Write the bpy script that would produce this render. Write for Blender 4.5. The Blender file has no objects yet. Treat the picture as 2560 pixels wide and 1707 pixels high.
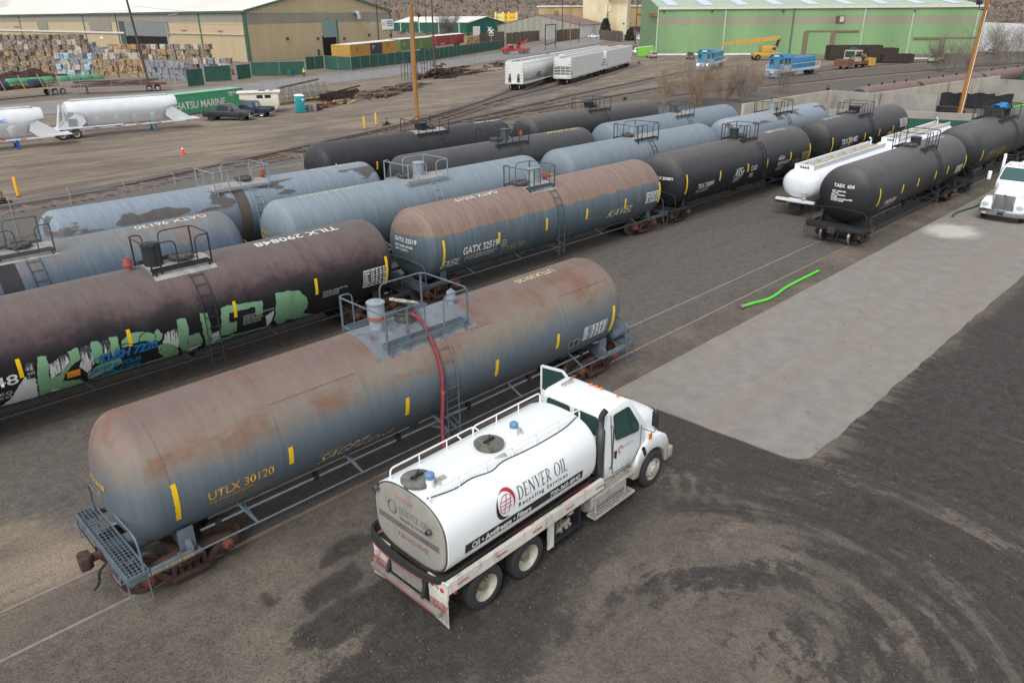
import bpy, bmesh, math, random
from mathutils import Vector, Matrix, noise
rnd = random.Random(11)
S = bpy.context.scene
COL = S.collection
PI = math.pi
R_ = math.radians
# ---------------------------------------------------------------- camera (yard frame: X along the tracks, Y across them, Z up)
F, TH, RO, CH, PHI = 1880.10341, 0.409966513, -0.00794196853, 11.5202066, 0.782488594
PW, PH = 2560.0, 1707.0
def cal2yard(a, b, z):
    return Vector((a*math.cos(PHI)+b*math.sin(PHI), -a*math.sin(PHI)+b*math.cos(PHI), z))
_c, _s = math.cos(TH), math.sin(TH)
CFW = cal2yard(0, _c, -_s); _up = cal2yard(0, _s, _c); _rt = cal2yard(1, 0, 0)
CRT = _rt*math.cos(RO)+_up*math.sin(RO); CUP = _up*math.cos(RO)-_rt*math.sin(RO)
CLOC = Vector((0, 0, CH))
cam = bpy.data.cameras.new('camera'); camo = bpy.data.objects.new('camera', cam); COL.objects.link(camo)
cam.sensor_fit = 'HORIZONTAL'; cam.sensor_width = 36.0; cam.lens = F/PW*36.0
cam.clip_start = 0.1; cam.clip_end = 6000
m = Matrix.Identity(4)
for i in range(3):
    m[i][0] = CRT[i]; m[i][1] = CUP[i]; m[i][2] = -CFW[i]; m[i][3] = CLOC[i]
camo.matrix_world = m
S.camera = camo
# ---------------------------------------------------------------- world: bright overcast daylight
SUN_EL, SUN_AZ = R_(52), R_(205)          # azimuth measured from +X towards +Y
W = bpy.data.worlds.new('World'); S.world = W; W.use_nodes = True
nt = W.node_tree; bg = nt.nodes['Background']
sky = nt.nodes.new('ShaderNodeTexSky'); sky.sky_type = 'NISHITA'; sky.sun_disc = False
sky.sun_elevation = SUN_EL; sky.sun_rotation = R_(90)-SUN_AZ
sky.air_density = 1.0; sky.dust_density = 4.0; sky.ozone_density = 1.0; sky.altitude = 1600
hs = nt.nodes.new('ShaderNodeHueSaturation'); hs.inputs['Saturation'].default_value = 0.22
nt.links.new(sky.outputs[0], hs.inputs['Color']); nt.links.new(hs.outputs[0], bg.inputs['Color'])
bg.inputs['Strength'].default_value = 0.15
sun = bpy.data.lights.new('sun', 'SUN'); sun.energy = 1.3; sun.angle = R_(28); sun.color = (1.0, 0.985, 0.97)
suno = bpy.data.objects.new('sun', sun); COL.objects.link(suno)
sd = Vector((math.cos(SUN_EL)*math.cos(SUN_AZ), math.cos(SUN_EL)*math.sin(SUN_AZ), math.sin(SUN_EL)))
suno.rotation_euler = sd.to_track_quat('Z', 'Y').to_euler(); suno.location = (0, 0, 60)
S.view_settings.view_transform = 'Standard'; S.view_settings.look = 'None'
S.view_settings.exposure = 0.62; S.view_settings.gamma = 1.0; S.view_settings.use_curve_mapping = False
S.cycles.max_bounces = 5; S.cycles.diffuse_bounces = 3; S.cycles.glossy_bounces = 2; S.cycles.transmission_bounces = 3
S.cycles.use_denoising = True

# ---------------------------------------------------------------- helpers
def G(x, y, z=0.0):
    """ground (or height z) point of the yard seen at photograph pixel x, y (2560 wide)"""
    d = CFW + CRT*((x-PW/2)/F) - CUP*((y-PH/2)/F)
    t = (z-CH)/d.z
    return CLOC + d*t
class MB:
    def __init__(s): s.v = []; s.f = []; s.mi = None
    def add(s, vs, fs):
        o = len(s.v); s.v += [tuple(v) for v in vs]; s.f += [[i+o for i in f] for f in fs]; return s
    def box(s, c, d, M=None):
        x, y, z = d[0]/2, d[1]/2, d[2]/2
        vs = [Vector((sx*x, sy*y, sz*z)) for sx in (-1, 1) for sy in (-1, 1) for sz in (-1, 1)]
        if M is not None: vs = [M @ v for v in vs]
        c = Vector(c)
        return s.add([v+c for v in vs], [(0,1,3,2),(4,6,7,5),(0,4,5,1),(2,3,7,6),(0,2,6,4),(1,5,7,3)])
    def bx(s, x0, x1, y0, y1, z0, z1): return s.box(((x0+x1)/2, (y0+y1)/2, (z0+z1)/2), (x1-x0, y1-y0, z1-z0))
    def bar(s, a, b, w, h):
        a, b = Vector(a), Vector(b); d = b-a; L = d.length
        if L < 1e-6: return s
        q = d.to_track_quat('X', 'Z').to_matrix()
        return s.box((a+b)/2, (L, w, h), q)
    def tube(s, pts, r, n=6, closed=False, cap=True):
        P = [Vector(p) for p in pts]; k = len(P); rings = []
        rr = r if isinstance(r, (list, tuple)) else [r]*k
        t0 = (P[1]-P[0]).normalized(); nn = t0.orthogonal().normalized()
        for i in range(k):
            if closed: t = (P[(i+1) % k]-P[i-1])
            else: t = (P[min(i+1, k-1)]-P[max(i-1, 0)])
            t = t.normalized() if t.length > 1e-9 else t0
            nn = (nn - t*nn.dot(t)); nn = nn.normalized() if nn.length > 1e-6 else t.orthogonal().normalized()
            bb = t.cross(nn)
            rings.append([P[i]+(nn*math.cos(2*PI*j/n)+bb*math.sin(2*PI*j/n))*rr[i] for j in range(n)])
        vs = [v for g in rings for v in g]; fs = []
        for i in range(k if closed else k-1):
            a, b = i*n, ((i+1) % k)*n
            for j in range(n): fs.append((a+j, a+(j+1) % n, b+(j+1) % n, b+j))
        if cap and not closed: fs += [tuple(range(n))[::-1], tuple(range((k-1)*n, k*n))]
        return s.add(vs, fs)
    def cyl(s, a, b, r, r2=None, n=16): return s.tube([a, b], [r, r if r2 is None else r2], n)
    def lathe(s, prof, o=(0, 0, 0), ax='z', n=24, a0=0.0, a1=2*PI, caps=False):
        """prof: list of (h, r) along the axis"""
        full = abs(a1-a0-2*PI) < 1e-6; k = n if full else n+1; vs = []; fs = []
        for h, r in prof:
            for j in range(k):
                a = a0+(a1-a0)*j/n; c, d = r*math.cos(a), r*math.sin(a)
                p = {'z': (c, d, h), 'x': (h, c, d), 'y': (d, h, c)}[ax]
                vs.append((p[0]+o[0], p[1]+o[1], p[2]+o[2]))
        for i in range(len(prof)-1):
            for j in range(n):
                a = i*k+j; b = i*k+(j+1) % k; fs.append((a, b, b+k, a+k))
        if full and caps:
            for i, fl in ((0, True), (len(prof)-1, False)):
                if prof[i][1] > 1e-4:
                    g = tuple(range(i*k, i*k+k)); fs.append(g[::-1] if fl else g)
        return s.add(vs, fs)
    def prism(s, pts, fn0, fn1):
        """closed outline extruded: fn0/fn1 map 2D -> 3D for the two caps"""
        n = len(pts); a = [fn0(*p) for p in pts]; b = [fn1(*p) for p in pts]
        fs = [tuple(range(n))[::-1], tuple(range(n, 2*n))]+[(i, (i+1) % n, n+(i+1) % n, n+i) for i in range(n)]
        return s.add(a+b, fs)
    def loft(s, rings, closed=True, caps=True):
        k = len(rings[0]); vs = [v for r in rings for v in r]; fs = []
        for i in range(len(rings)-1):
            for j in range(k if closed else k-1):
                a, b = i*k+j, i*k+(j+1) % k; fs.append((a, b, b+k, a+k))
        if caps and closed: fs += [tuple(range(k))[::-1], tuple(range((len(rings)-1)*k, len(rings)*k))]
        return s.add(vs, fs)
    def mesh(s, name, smooth=40, fix=True, bevel=0):
        me = bpy.data.meshes.new(name); me.from_pydata([tuple(v) for v in s.v], [], s.f)
        return finish(me, smooth, fix, bevel)
def finish(me, smooth=40, fix=True, bevel=0):
    if fix or bevel:
        b = bmesh.new(); b.from_mesh(me)
        if bevel:
            es = [e for e in b.edges if len(e.link_faces) == 2 and e.calc_face_angle(0) > 0.5]
            bmesh.ops.bevel(b, geom=es, offset=bevel, segments=2, profile=.5, affect='EDGES', clamp_overlap=True)
        if fix: bmesh.ops.recalc_face_normals(b, faces=b.faces)
        b.to_mesh(me); b.free()
    if smooth and len(me.polygons):
        me.polygons.foreach_set('use_smooth', [True]*len(me.polygons)); me.set_sharp_from_angle(angle=R_(smooth))
    return me
MESHES = {}
def shared(key, fn):
    if key not in MESHES: MESHES[key] = fn()
    return MESHES[key]
def ob(name, me, mat=None, parent=None, loc=(0, 0, 0), rot=(0, 0, 0), smooth=40, bevel=0, fix=True):
    if isinstance(me, MB): me = me.mesh(name, smooth, fix, bevel)
    o = bpy.data.objects.new(name, me); COL.objects.link(o)
    if mat is not None:
        if len(me.materials) == 0: me.materials.append(mat)
        if me.materials[0] != mat:
            o.material_slots[0].link = 'OBJECT'; o.material_slots[0].material = mat
    o.location = loc; o.rotation_euler = rot
    if parent: o.parent = parent
    return o
def tag(o, label=None, cat=None, group=None, kind=None):
    if label: o['label'] = label
    if cat: o['category'] = cat
    if group: o['group'] = group
    if kind: o['kind'] = kind
    return o
def thing(name, label, cat, loc=(0, 0, 0), rz=0.0, group=None):
    o = bpy.data.objects.new(name, None); COL.objects.link(o); o.empty_display_size = .3
    o.location = loc; o.rotation_euler = (0, 0, rz)
    return tag(o, label, cat, group)
def copy_tree(o, parent=None):
    c = o.copy(); COL.objects.link(c); c.parent = parent
    for ch in o.children: copy_tree(ch, c)
    return c
def clone(o, loc, rz=0.0, label=None, group=None):
    c = copy_tree(o); c.location = loc; c.rotation_euler = (0, 0, rz)
    return tag(c, label, None, group)
# text -> mesh in the XY plane
def text_mesh(body, size, bold=0.0, shear=0.0, align='LEFT', space=1.0, stretch=1.0, line=1.0, res=3):
    cu = bpy.data.curves.new('lettering', 'FONT'); cu.body = body; cu.size = size; cu.offset = bold; cu.shear = shear
    cu.align_x = align; cu.space_character = space; cu.space_line = line; cu.resolution_u = res; cu.fill_mode = 'FRONT'
    o = bpy.data.objects.new('lettering', cu)
    me = bpy.data.meshes.new_from_object(o)
    bpy.data.objects.remove(o); bpy.data.curves.remove(cu)
    me.materials.clear()
    if stretch != 1.0:
        for v in me.vertices: v.co.x *= stretch
    return me
def warp(me, fn, cuts=None, axis='y'):
    """cut a flat mesh in strips, then bend it by fn(x, y) -> point"""
    b = bmesh.new(); b.from_mesh(me)
    if cuts:
        ys = [getattr(v.co, axis) for v in b.verts]
        if ys:
            lo, hi = min(ys), max(ys); k = math.ceil((hi-lo)/cuts)
            no = (0, 1, 0) if axis == 'y' else (1, 0, 0)
            for i in range(1, k):
                c = lo+(hi-lo)*i/k
                bmesh.ops.bisect_plane(b, geom=b.verts[:]+b.edges[:]+b.faces[:], plane_co=(c, c, 0), plane_no=no)
    for v in b.verts: v.co = Vector(fn(v.co.x, v.co.y))
    b.to_mesh(me); b.free(); me.update()
    return me
def poly_mesh(polys):
    me = bpy.data.meshes.new('paint'); b = bmesh.new()
    for P in polys:
        vs = [b.verts.new((x, y, 0)) for x, y in P]
        try: b.faces.new(vs)
        except ValueError: pass
    bmesh.ops.triangulate(b, faces=b.faces[:]); b.to_mesh(me); b.free(); return me

# ---------------------------------------------------------------- materials
MATS = {}
def lin(h):
    """sRGB 0-255 triple -> linear"""
    return tuple(((c/255)/12.92 if c <= 10 else ((c/255+.055)/1.055)**2.4) for c in h)
class NT:
    def __init__(s, name):
        s.m = bpy.data.materials.new(name); s.m.use_nodes = True; s.t = s.m.node_tree
        s.p = s.t.nodes['Principled BSDF']; s.tc = None
    def n(s, typ, **kw):
        x = s.t.nodes.new(typ)
        for k, v in kw.items():
            if k.startswith('i_'):
                key = k[2:]; key = int(key) if key.isdigit() else key
                s.put(x.inputs[key], v)
            else: setattr(x, k, v)
        return x
    def put(s, sock, v):
        if isinstance(v, bpy.types.NodeSocket): s.t.links.new(v, sock)
        else:
            if hasattr(sock.default_value, '__len__') and not hasattr(v, '__len__'): v = (v,)*len(sock.default_value)
            if hasattr(v, '__len__') and len(v) == 3 and len(sock.default_value) == 4: v = tuple(v)+(1,)
            sock.default_value = v
    def obj(s):
        if not s.tc: s.tc = s.n('ShaderNodeTexCoord')
        return s.tc.outputs['Object']
    def world(s): return s.n('ShaderNodeNewGeometry').outputs['Position']
    def map(s, v, scale=(1, 1, 1), rot=(0, 0, 0), loc=(0, 0, 0)):
        return s.n('ShaderNodeMapping', i_Vector=v, i_Scale=scale, i_Rotation=rot, i_Location=loc).outputs[0]
    def noise(s, v, scale, detail=3, rough=.55, dist=0.0):
        return s.n('ShaderNodeTexNoise', i_Vector=v, i_Scale=scale, i_Detail=detail, i_Roughness=rough, i_Distortion=dist).outputs[0]
    def math(s, op, a, b=0.0, c=0.0, clamp=False):
        x = s.n('ShaderNodeMath', operation=op, use_clamp=clamp); s.put(x.inputs[0], a); s.put(x.inputs[1], b); s.put(x.inputs[2], c); return x.outputs[0]
    def step(s, v, lo, hi):
        x = s.n('ShaderNodeMapRange', interpolation_type='SMOOTHSTEP'); s.put(x.inputs[0], v); s.put(x.inputs[1], lo); s.put(x.inputs[2], hi); return x.outputs[0]
    def mix(s, f, a, b):
        x = s.n('ShaderNodeMix', data_type='RGBA'); s.put(x.inputs[0], f); s.put(x.inputs[6], a); s.put(x.inputs[7], b); return x.outputs[2]
    def mul(s, f, a, b):
        x = s.n('ShaderNodeMix', data_type='RGBA', blend_type='MULTIPLY'); s.put(x.inputs[0], f); s.put(x.inputs[6], a); s.put(x.inputs[7], b); return x.outputs[2]
    def ramp(s, f, stops):
        x = s.n('ShaderNodeValToRGB'); s.put(x.inputs[0], f); e = x.color_ramp.elements
        while len(e) < len(stops): e.new(.5)
        for i, (p, c) in enumerate(stops): e[i].position = p; e[i].color = tuple(c)+(1,)
        return x.outputs[0]
    def bump(s, h, strength=.3, dist=.02):
        b = s.n('ShaderNodeBump', i_Height=h, i_Strength=strength, i_Distance=dist); s.t.links.new(b.outputs[0], s.p.inputs['Normal'])
    def out(s, col, rough=.6, metal=0.0, spec=.5):
        s.put(s.p.inputs['Base Color'], col); s.put(s.p.inputs['Roughness'], rough); s.p.inputs['Metallic'].default_value = metal
        s.p.inputs['Specular IOR Level'].default_value = spec
        return s.m
def M(name, rgb, rough=.6, metal=0.0, var=.18, scale=2.5, dirt=None, damt=.0, dscale=4.0, bump=0.0, bscale=30, streak=False, wld=False):
    """plain painted / worn surface: rgb is an sRGB triple"""
    key = name
    if key in MATS: return MATS[key]
    t = NT(name); c = lin(rgb); v = t.world() if wld else t.obj()
    vv = t.map(v, (1, 1, .15)) if streak else v
    n1 = t.noise(vv, scale, 4, .6)
    f = t.math('MULTIPLY_ADD', n1, 2.6, -.8, clamp=True)
    col = t.mix(f, tuple(x*(1-var) for x in c), tuple(min(1, x*(1+var)) for x in c))
    if dirt is not None:
        n2 = t.noise(t.map(v, (1, 1, .5), loc=(3.1, 7.7, 1.3)), dscale, 5, .65)
        col = t.mix(t.math('MULTIPLY', t.step(n2, .62-.3*damt, .78-.1*damt), min(1, .4+damt)), col, lin(dirt))
    if bump: t.bump(t.noise(v, bscale, 3, .6), bump, .01)
    MATS[key] = t.out(col, rough, metal); return MATS[key]
def glass(name='window_glass', rgb=(46, 74, 68), rough=.04):
    if name in MATS: return MATS[name]
    t = NT(name); MATS[name] = t.out(lin(rgb), rough, 0, .8); return MATS[name]
# ================================================================ ground
def seg_d(x, y, a, b):
    dx, dy = b[0]-a[0], b[1]-a[1]; t = max(0., min(1., ((x-a[0])*dx+(y-a[1])*dy)/(dx*dx+dy*dy))); return math.hypot(x-a[0]-t*dx, y-a[1]-t*dy)
ARCS = [([(15.8, 9.3), (17.0, 7.6), (17.6, 6.1), (17.6, 4.6), (16.9, 2.6), (15.7, 1.0)], .16), ([(13.7, 8.9), (15.0, 7.6), (15.5, 6.2), (15.3, 4.6), (14.7, 2.7), (14.1, 1.7)], .16), ([(14.9, 9.1), (16.2, 7.6), (16.8, 6.2), (16.8, 4.6), (16.2, 2.7)], .1), ([(16.6, 9.6), (18.0, 7.4), (18.6, 5.8), (18.6, 4.2)], .12), ([(6.5, 8.6), (9.3, 7.5), (11.9, 6.7), (14, 5)], .14)]
def zone_at(x, y):
    """tan dirt, dark wet millings, grey stone amounts of the bare ground (what lies there, not how it is lit)"""
    n = noise.noise(Vector((x*.09, y*.09, 0))); n2 = noise.noise(Vector((x*.35, y*.35, 5))); n3 = noise.noise(Vector((x*.03, y*.05, 9)))
    sm = lambda a, lo, hi: max(0., min(1., (a-lo)/(hi-lo)))
    tan = 0; dark = 0; grey = 0
    yd = y-.20*max(0, x-40) if x < 150 else y-22
    tan = sm(yd+n*5, 55, 63)
    # left of the front car the soil is bare and tan
    tan = max(tan, sm(4.2-x+n*1.5, 0, 3)*sm(22-y+n*3, 0, 5)*sm(y, 13, 17)*.9)
    tan = max(tan, .45*sm(n2+n, .1, .7)*sm(14-y, 0, 3)*sm(9-x, -3, 4))
    # dark, oily millings beside and behind the road truck, towards the lower right
    if y < 15:
        dark = sm(x-16.5+n*1.5, 0, 3)*sm(7.3-y+n2*.5, 0, 1.0)*(.88+.3*n2+.3*n)
        dark = max(dark, sm(x-14+n, 0, 2)*sm(19-x, 0, 1)*sm(13-y, 0, 1)*.75)
        dark = max(dark, sm(1.6-abs(y-9.6+n2*.8), 0, 1.2)*sm(x-4.5+n*2, 0, 2.5)*sm(15.5-x, 0, 2)*1.0)
        dark = max(dark, sm(1.2-abs(y-8.2-.25*(x-8)+n2*.7), 0, 1.0)*sm(x-5, 0, 3)*sm(15-x, 0, 3)*.9)
        dark = max(dark, .75*sm(n*1.2+n2*.9+.25, .1, .9)*sm(x-8, 0, 4)*sm(8.2-y, 0, 2.5), .5*sm(6.5-y+n, 0, 3)*sm(x-9, 0, 4))
        # turning tyre marks
        for pl, w in ARCS:
            d = min(seg_d(x, y, p, q) for p, q in zip(pl, pl[1:]))
            dark = max(dark, sm(w-abs(abs(d+.06*n2)-.17), -.16, .12)*(.75+.5*n2))
        # dried light dust between the marks
        tan = max(tan, .5*sm(1.0-abs(y-7.1-.3*n), 0, 1.0)*sm(x-12.2, 0, 1.0)*sm(18.0-x, 0, 2.5))
    # spilled oil spots left of the truck
    for (cx, cy, rx, ry) in ((6.3, 12.1, .9, .45), (5.6, 11.2, 1.0, .5), (6.9, 11.0, .7, .6), (4.7, 9.7, .9, .5), (7.3, 12.9, .8, .3), (5.2, 12.7, .4, .5), (6.6, 9.4, 1.5, .7)):
        d = ((x-cx)/rx)**2+((y-cy)/ry)**2
        dark = max(dark, sm(1.2-d+n2*1.2, 0, .5))
    # between the rows: grey fine stone
    grey = sm(y, 14, 16)*(1-tan)*sm(70-y, 0, 8)
    # ballast strips of the far tracks
    for pl in TRACKS:
        for i in range(len(pl)-1):
            a, b = pl[i], pl[i+1]; L2 = (b[0]-a[0])**2+(b[1]-a[1])**2
            t = ((x-a[0])*(b[0]-a[0])+(y-a[1])*(b[1]-a[1]))/L2
            if -.05 <= t <= 1.05:
                d = math.hypot(x-a[0]-t*(b[0]-a[0]), y-a[1]-t*(b[1]-a[1]))
                k = sm(3.0-d+n2*1.2+n, 0, 1.4); grey = max(grey, k); tan *= 1-.85*k
    arc = 0.0
    if y < 12 and x > 3: arc = sm(8.9-y+n*.8, 0, 1.2)*sm(x-8.5, 0, 3)*sm(34-x, 0, 8)
    return tan, min(1, dark), grey, arc
TRK6 = [(-30, 55.6), (-5, 56.6), (10.5, 57.6), (16, 58.1), (24.6, 60.8), (30.5, 62.7), (38, 65.2), (44, 67.3), (52.6, 70.2), (60, 73.4), (76, 81.6), (91, 90.5), (100, 95.8), (112, 102.5), (126, 110.5)]
TRKB = [(38, 64.6), (48, 67.6), (59, 71.6), (72, 78.0), (88, 85.0), (105, 92.0), (130, 102.9), (153.6, 114.6), (162, 118.8)]
TRKC = [(30, 61.6), (44, 64.6), (57.5, 67.4), (71, 71.4), (92, 78.2), (118, 85.4), (136, 90.2), (165, 98)]
TRKD = [(44, 63.6), (58, 66.2), (75, 69.4), (95, 72.6), (116, 76.2), (135, 77.5)]
TRKL = [(118, 79.5), (136, 75), (148, 73.2), (164, 71.8), (190, 69.4), (240, 62)]
TRKM = [(100, 66.2), (120, 64.6), (136, 62.2), (152, 60.6), (180, 55.6), (230, 45)]
TRACKS = [TRK6, TRKB, TRKC, TRKD, TRKL, TRKM]
def axis(segs):
    out = []
    for a, b, st in segs:
        k = max(1, round((b-a)/st)); out += [a+(b-a)*i/k for i in range(k)]
    return out+[segs[-1][1]]
XS = axis([(-900, -60, 60), (-60, -8, 4), (-8, 30, .3), (30, 70, .8), (70, 150, 1.6), (150, 330, 6), (330, 2600, 70)])
YS = axis([(-500, -20, 40), (-20, -4, 4), (-4, 18, .3), (18, 52, .8), (52, 110, .9), (110, 260, 4), (260, 3000, 70)])
def build_ground():
    vs = []; fs = []; cols = []
    for y in YS:
        for x in XS:
            z = 0.0
            near = -60 < x < 330 and -20 < y < 260
            if near and x < 70 and y < 60: z = -.012+.012*noise.noise(Vector((x*.8, y*.8, 2)))
            vs.append((x, y, z)); cols.append(zone_at(x, y) if near else (.75, 0, .2, 0))
    nx = len(XS)
    for j in range(len(YS)-1):
        for i in range(nx-1):
            a = j*nx+i; fs.append((a, a+1, a+nx+1, a+nx))
    me = bpy.data.meshes.new('ground'); me.from_pydata(vs, [], fs)
    at = me.color_attributes.new('zone', 'FLOAT_COLOR', 'POINT')
    flat = []
    for c in cols: flat += [c[0], c[1], c[2], c[3]]
    at.data.foreach_set('color', flat)
    me.polygons.foreach_set('use_smooth', [True]*len(me.polygons))
    t = NT('yard_soil'); P = t.world()
    at = t.n('ShaderNodeAttribute', attribute_name='zone').outputs['Color']
    sep = t.n('ShaderNodeSeparateColor', i_0=at)
    big = t.noise(P, .3, 4, .6); mid = t.noise(P, 2.6, 6, .72); fine = t.noise(P, 30, 3, .75); gr = t.noise(P, 9, 5, .75)
    st = t.noise(t.map(P, (.06, .30, 1), rot=(0, 0, R_(-16))), 1.0, 6, .66, 1.2)      # drag marks along the traffic
    st2 = t.noise(t.map(P, (.16, .9, 1), rot=(0, 0, R_(-9)), loc=(9, 4, 0)), 1.0, 5, .65, .9)
    gf = t.math('MULTIPLY_ADD', gr, .4, t.math('MULTIPLY', mid, .6))
    pol = t.n('ShaderNodeVectorMath', operation='SUBTRACT', i_0=P, i_1=(11.2, 4.6, 0)).outputs[0]
    ps = t.n('ShaderNodeSeparateXYZ', i_0=pol); rho = t.n('ShaderNodeVectorMath', operation='LENGTH', i_0=pol).outputs['Value']
    an = t.math('ARCTAN2', ps.outputs[1], ps.outputs[0])
    pv = t.n('ShaderNodeCombineXYZ', i_0=t.math('MULTIPLY', rho, 2.3), i_1=t.math('MULTIPLY', an, 1.6)).outputs[0]
    sw = t.noise(pv, 1.0, 5, .62, .25)                   # swept by turning wheels
    base = t.mix(t.step(gf, .3, .7), lin((78, 72, 66)), lin((108, 100, 91)))
    base = t.mix(t.math('MULTIPLY', t.step(big, .44, .7), .7), base, lin((122, 111, 99)))
    tan = t.mix(t.step(st, .36, .68), lin((104, 95, 86)), lin((142, 128, 111)))
    tan = t.mix(t.math('MULTIPLY', t.step(st2, .5, .68), .5), tan, lin((94, 86, 79)))
    tan = t.mix(t.math('MULTIPLY', t.step(big, .5, .75), .45), tan, lin((156, 140, 119)))
    grey = t.mix(t.step(gf, .3, .7), lin((82, 77, 72)), lin((107, 101, 94)))
    grey = t.mix(t.math('MULTIPLY', t.step(st2, .52, .7), .45), grey, lin((76, 70, 65)))
    dark = t.mix(t.step(gf, .32, .66), lin((44, 42, 40)), lin((74, 69, 65)))
    edge = t.math('MULTIPLY_ADD', t.math('SUBTRACT', gf, .5), 1.1, 0.0)
    fz = lambda ch, lo=.3, hi=.7: t.step(t.math('ADD', sep.outputs[ch], edge), lo, hi)
    col = t.mix(fz(2), base, grey); col = t.mix(fz(0), col, tan)
    arc = t.n('ShaderNodeAttribute', attribute_name='zone').outputs['Alpha']
    dz = t.math('ADD', t.math('ADD', sep.outputs[1], t.math('MULTIPLY', edge, 3.0)), t.math('MULTIPLY', arc, t.math('MULTIPLY_ADD', sw, 2.6, -1.2)))
    col = t.mix(t.step(dz, .2, .75), col, dark)
    vor = t.n('ShaderNodeTexVoronoi', i_Vector=P, i_Scale=30.0, i_Randomness=1.0)
    vs_ = t.n('ShaderNodeSeparateColor', i_0=vor.outputs['Color'])
    col = t.mul(.5, col, t.mix(t.step(vs_.outputs[0], .05, .95), (.68, .68, .68), (1.34, 1.32, 1.28)))
    col = t.mul(.8, col, t.mix(fine, (.8, .8, .8), (1.2, 1.2, 1.2)))
    h = t.math('ADD', t.math('MULTIPLY', fine, .5), t.math('ADD', mid, t.math('MULTIPLY', vor.outputs['Distance'], -.35)))
    t.bump(h, .55, .03)
    mat = t.out(col, t.math('SUBTRACT', .95, t.math('MULTIPLY', sep.outputs[1], .22)), 0, .3)
    tag(ob('ground', me, mat), kind='structure')
build_ground()

# concrete apron beside the front track
def build_pad():
    out = []
    def edge(a, b, k, amp, seed):
        for i in range(k):
            t = i/k; x = a[0]+(b[0]-a[0])*t; y = a[1]+(b[1]-a[1])*t
            w = amp*(noise.noise(Vector((x*.9, y*.9, seed)))+.5*noise.noise(Vector((x*3, y*3, seed))))
            out.append((x+w*.3, y+w))
    edge((90, 13.3), (18.0, 13.4), 120, .04, 1); edge((18.0, 13.4), (18.25, 7.6), 26, .10, 2)
    for i in range(6):
        a = PI+i/6*PI/2; out.append((18.95+.7*math.cos(a), 7.6+.7*math.sin(a)))
    edge((19.0, 6.9), (90, 6.9), 150, .08, 3)
    mb = MB(); mb.prism(out, lambda x, y: (x, y, -.1), lambda x, y: (x, y, .025))
    me = mb.mesh('concrete_pad', smooth=0)
    t = NT('worn_concrete'); P = t.world()
    st = t.noise(t.map(P, (.07, .9, 1), rot=(0, 0, R_(-2))), 1.0, 5, .6, .3); mid = t.noise(P, 1.4, 5, .65); fine = t.noise(P, 18, 3, .7)
    col = t.mix(t.step(mid, .25, .75), lin((126, 122, 116)), lin((142, 137, 129)))
    col = t.mix(t.math('MULTIPLY', t.step(st, .42, .68), .6), col, lin((138, 126, 112)))
    spl = t.noise(t.map(P, (.35, 1.0, 1)), .55, 4, .6)
    col = t.mix(t.math('MULTIPLY', t.step(spl, .66, .8), .35), col, lin((166, 160, 150)))
    spot = t.n('ShaderNodeTexVoronoi', i_Vector=P, i_Scale=1.1); 
    col = t.mix(t.math('MULTIPLY', t.math('SUBTRACT', 1., t.step(spot.outputs['Distance'], .04, .09)), .7), col, lin((96, 88, 78)))
    # pale dried spill near the far truck
    sp = t.n('ShaderNodeVectorMath', operation='LENGTH', i_0=t.map(P, (.5, .62, 0), loc=(-23.6, -7.4, 0), rot=(0, 0, 0))).outputs['Value']
    col = t.mix(t.math('MULTIPLY', t.step(t.math('ADD', sp, t.math('MULTIPLY', t.math('SUBTRACT', mid, .5), 1.0)), 1.15, .45), .85), col, lin((196, 191, 182)))
    col = t.mul(1.0, col, t.mix(fine, (.86, .86, .86), (1.14, 1.14, 1.14)))
    t.bump(t.math('ADD', fine, mid), .12, .01)
    tag(ob('concrete_pad', me, t.out(col, .9, 0, .3)), kind='structure')
build_pad()
def gravel():
    rg = random.Random(21)
    for nm, c, cnt in (('loose_gravel', (112, 105, 97), 3800), ('loose_gravel', (82, 76, 70), 5200)):
        vs = []; fs = []
        while cnt:
            x = rg.uniform(1, 34); y = rg.uniform(.5, 14.6) if x < 22 else rg.uniform(1, 6.6)
            if 17.9 < x and 6.7 < y < 13.6: continue
            if rg.random() < (x-2)/60: continue
            cnt -= 1; r = rg.uniform(.007, .022)*(1.4 if rg.random() < .06 else 1); k = len(vs)
            vs += [(x+r*rg.uniform(.6, 1.3), y+r*rg.uniform(-.3, .3), r*.2), (x+r*rg.uniform(-.3, .3), y+r*rg.uniform(.6, 1.2), r*.2), (x-r*rg.uniform(.6, 1.3), y, r*.2), (x, y-r*rg.uniform(.6, 1.2), r*.2), (x+r*rg.uniform(-.3, .3), y+r*rg.uniform(-.3, .3), r*rg.uniform(.5, .9)), (x, y, -r)]
            fs += [(k, k+1, k+4), (k+1, k+2, k+4), (k+2, k+3, k+4), (k+3, k, k+4), (k+1, k, k+5), (k+2, k+1, k+5), (k+3, k+2, k+5), (k, k+3, k+5)]
        me = bpy.data.meshes.new(nm); me.from_pydata(vs, [], fs)
        tag(ob(nm, me, M(nm+'_%d' % c[0], c, .95, 0, .3, 9, wld=True)), 'loose %s gravel stones scattered over the foreground' % ('pale' if c[0] > 100 else 'dark'), 'gravel', kind='stuff')
gravel()
M_RAIL = M('worn_rail_steel', (150, 138, 128), .5, .35, .2, 3)
M_RAILR = M('rusty_rail', (92, 70, 58), .8, .1, .25, 2)
M_RAILG = M('dusty_rail', (150, 132, 118), .75, .1, .2, 2)
M_TIE = M('weathered_tie_wood', (74, 62, 54), .95, 0, .3, 6)
M_TIE2 = M('pale_tie_wood', (120, 106, 92), .95, 0, .3, 6)
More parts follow.
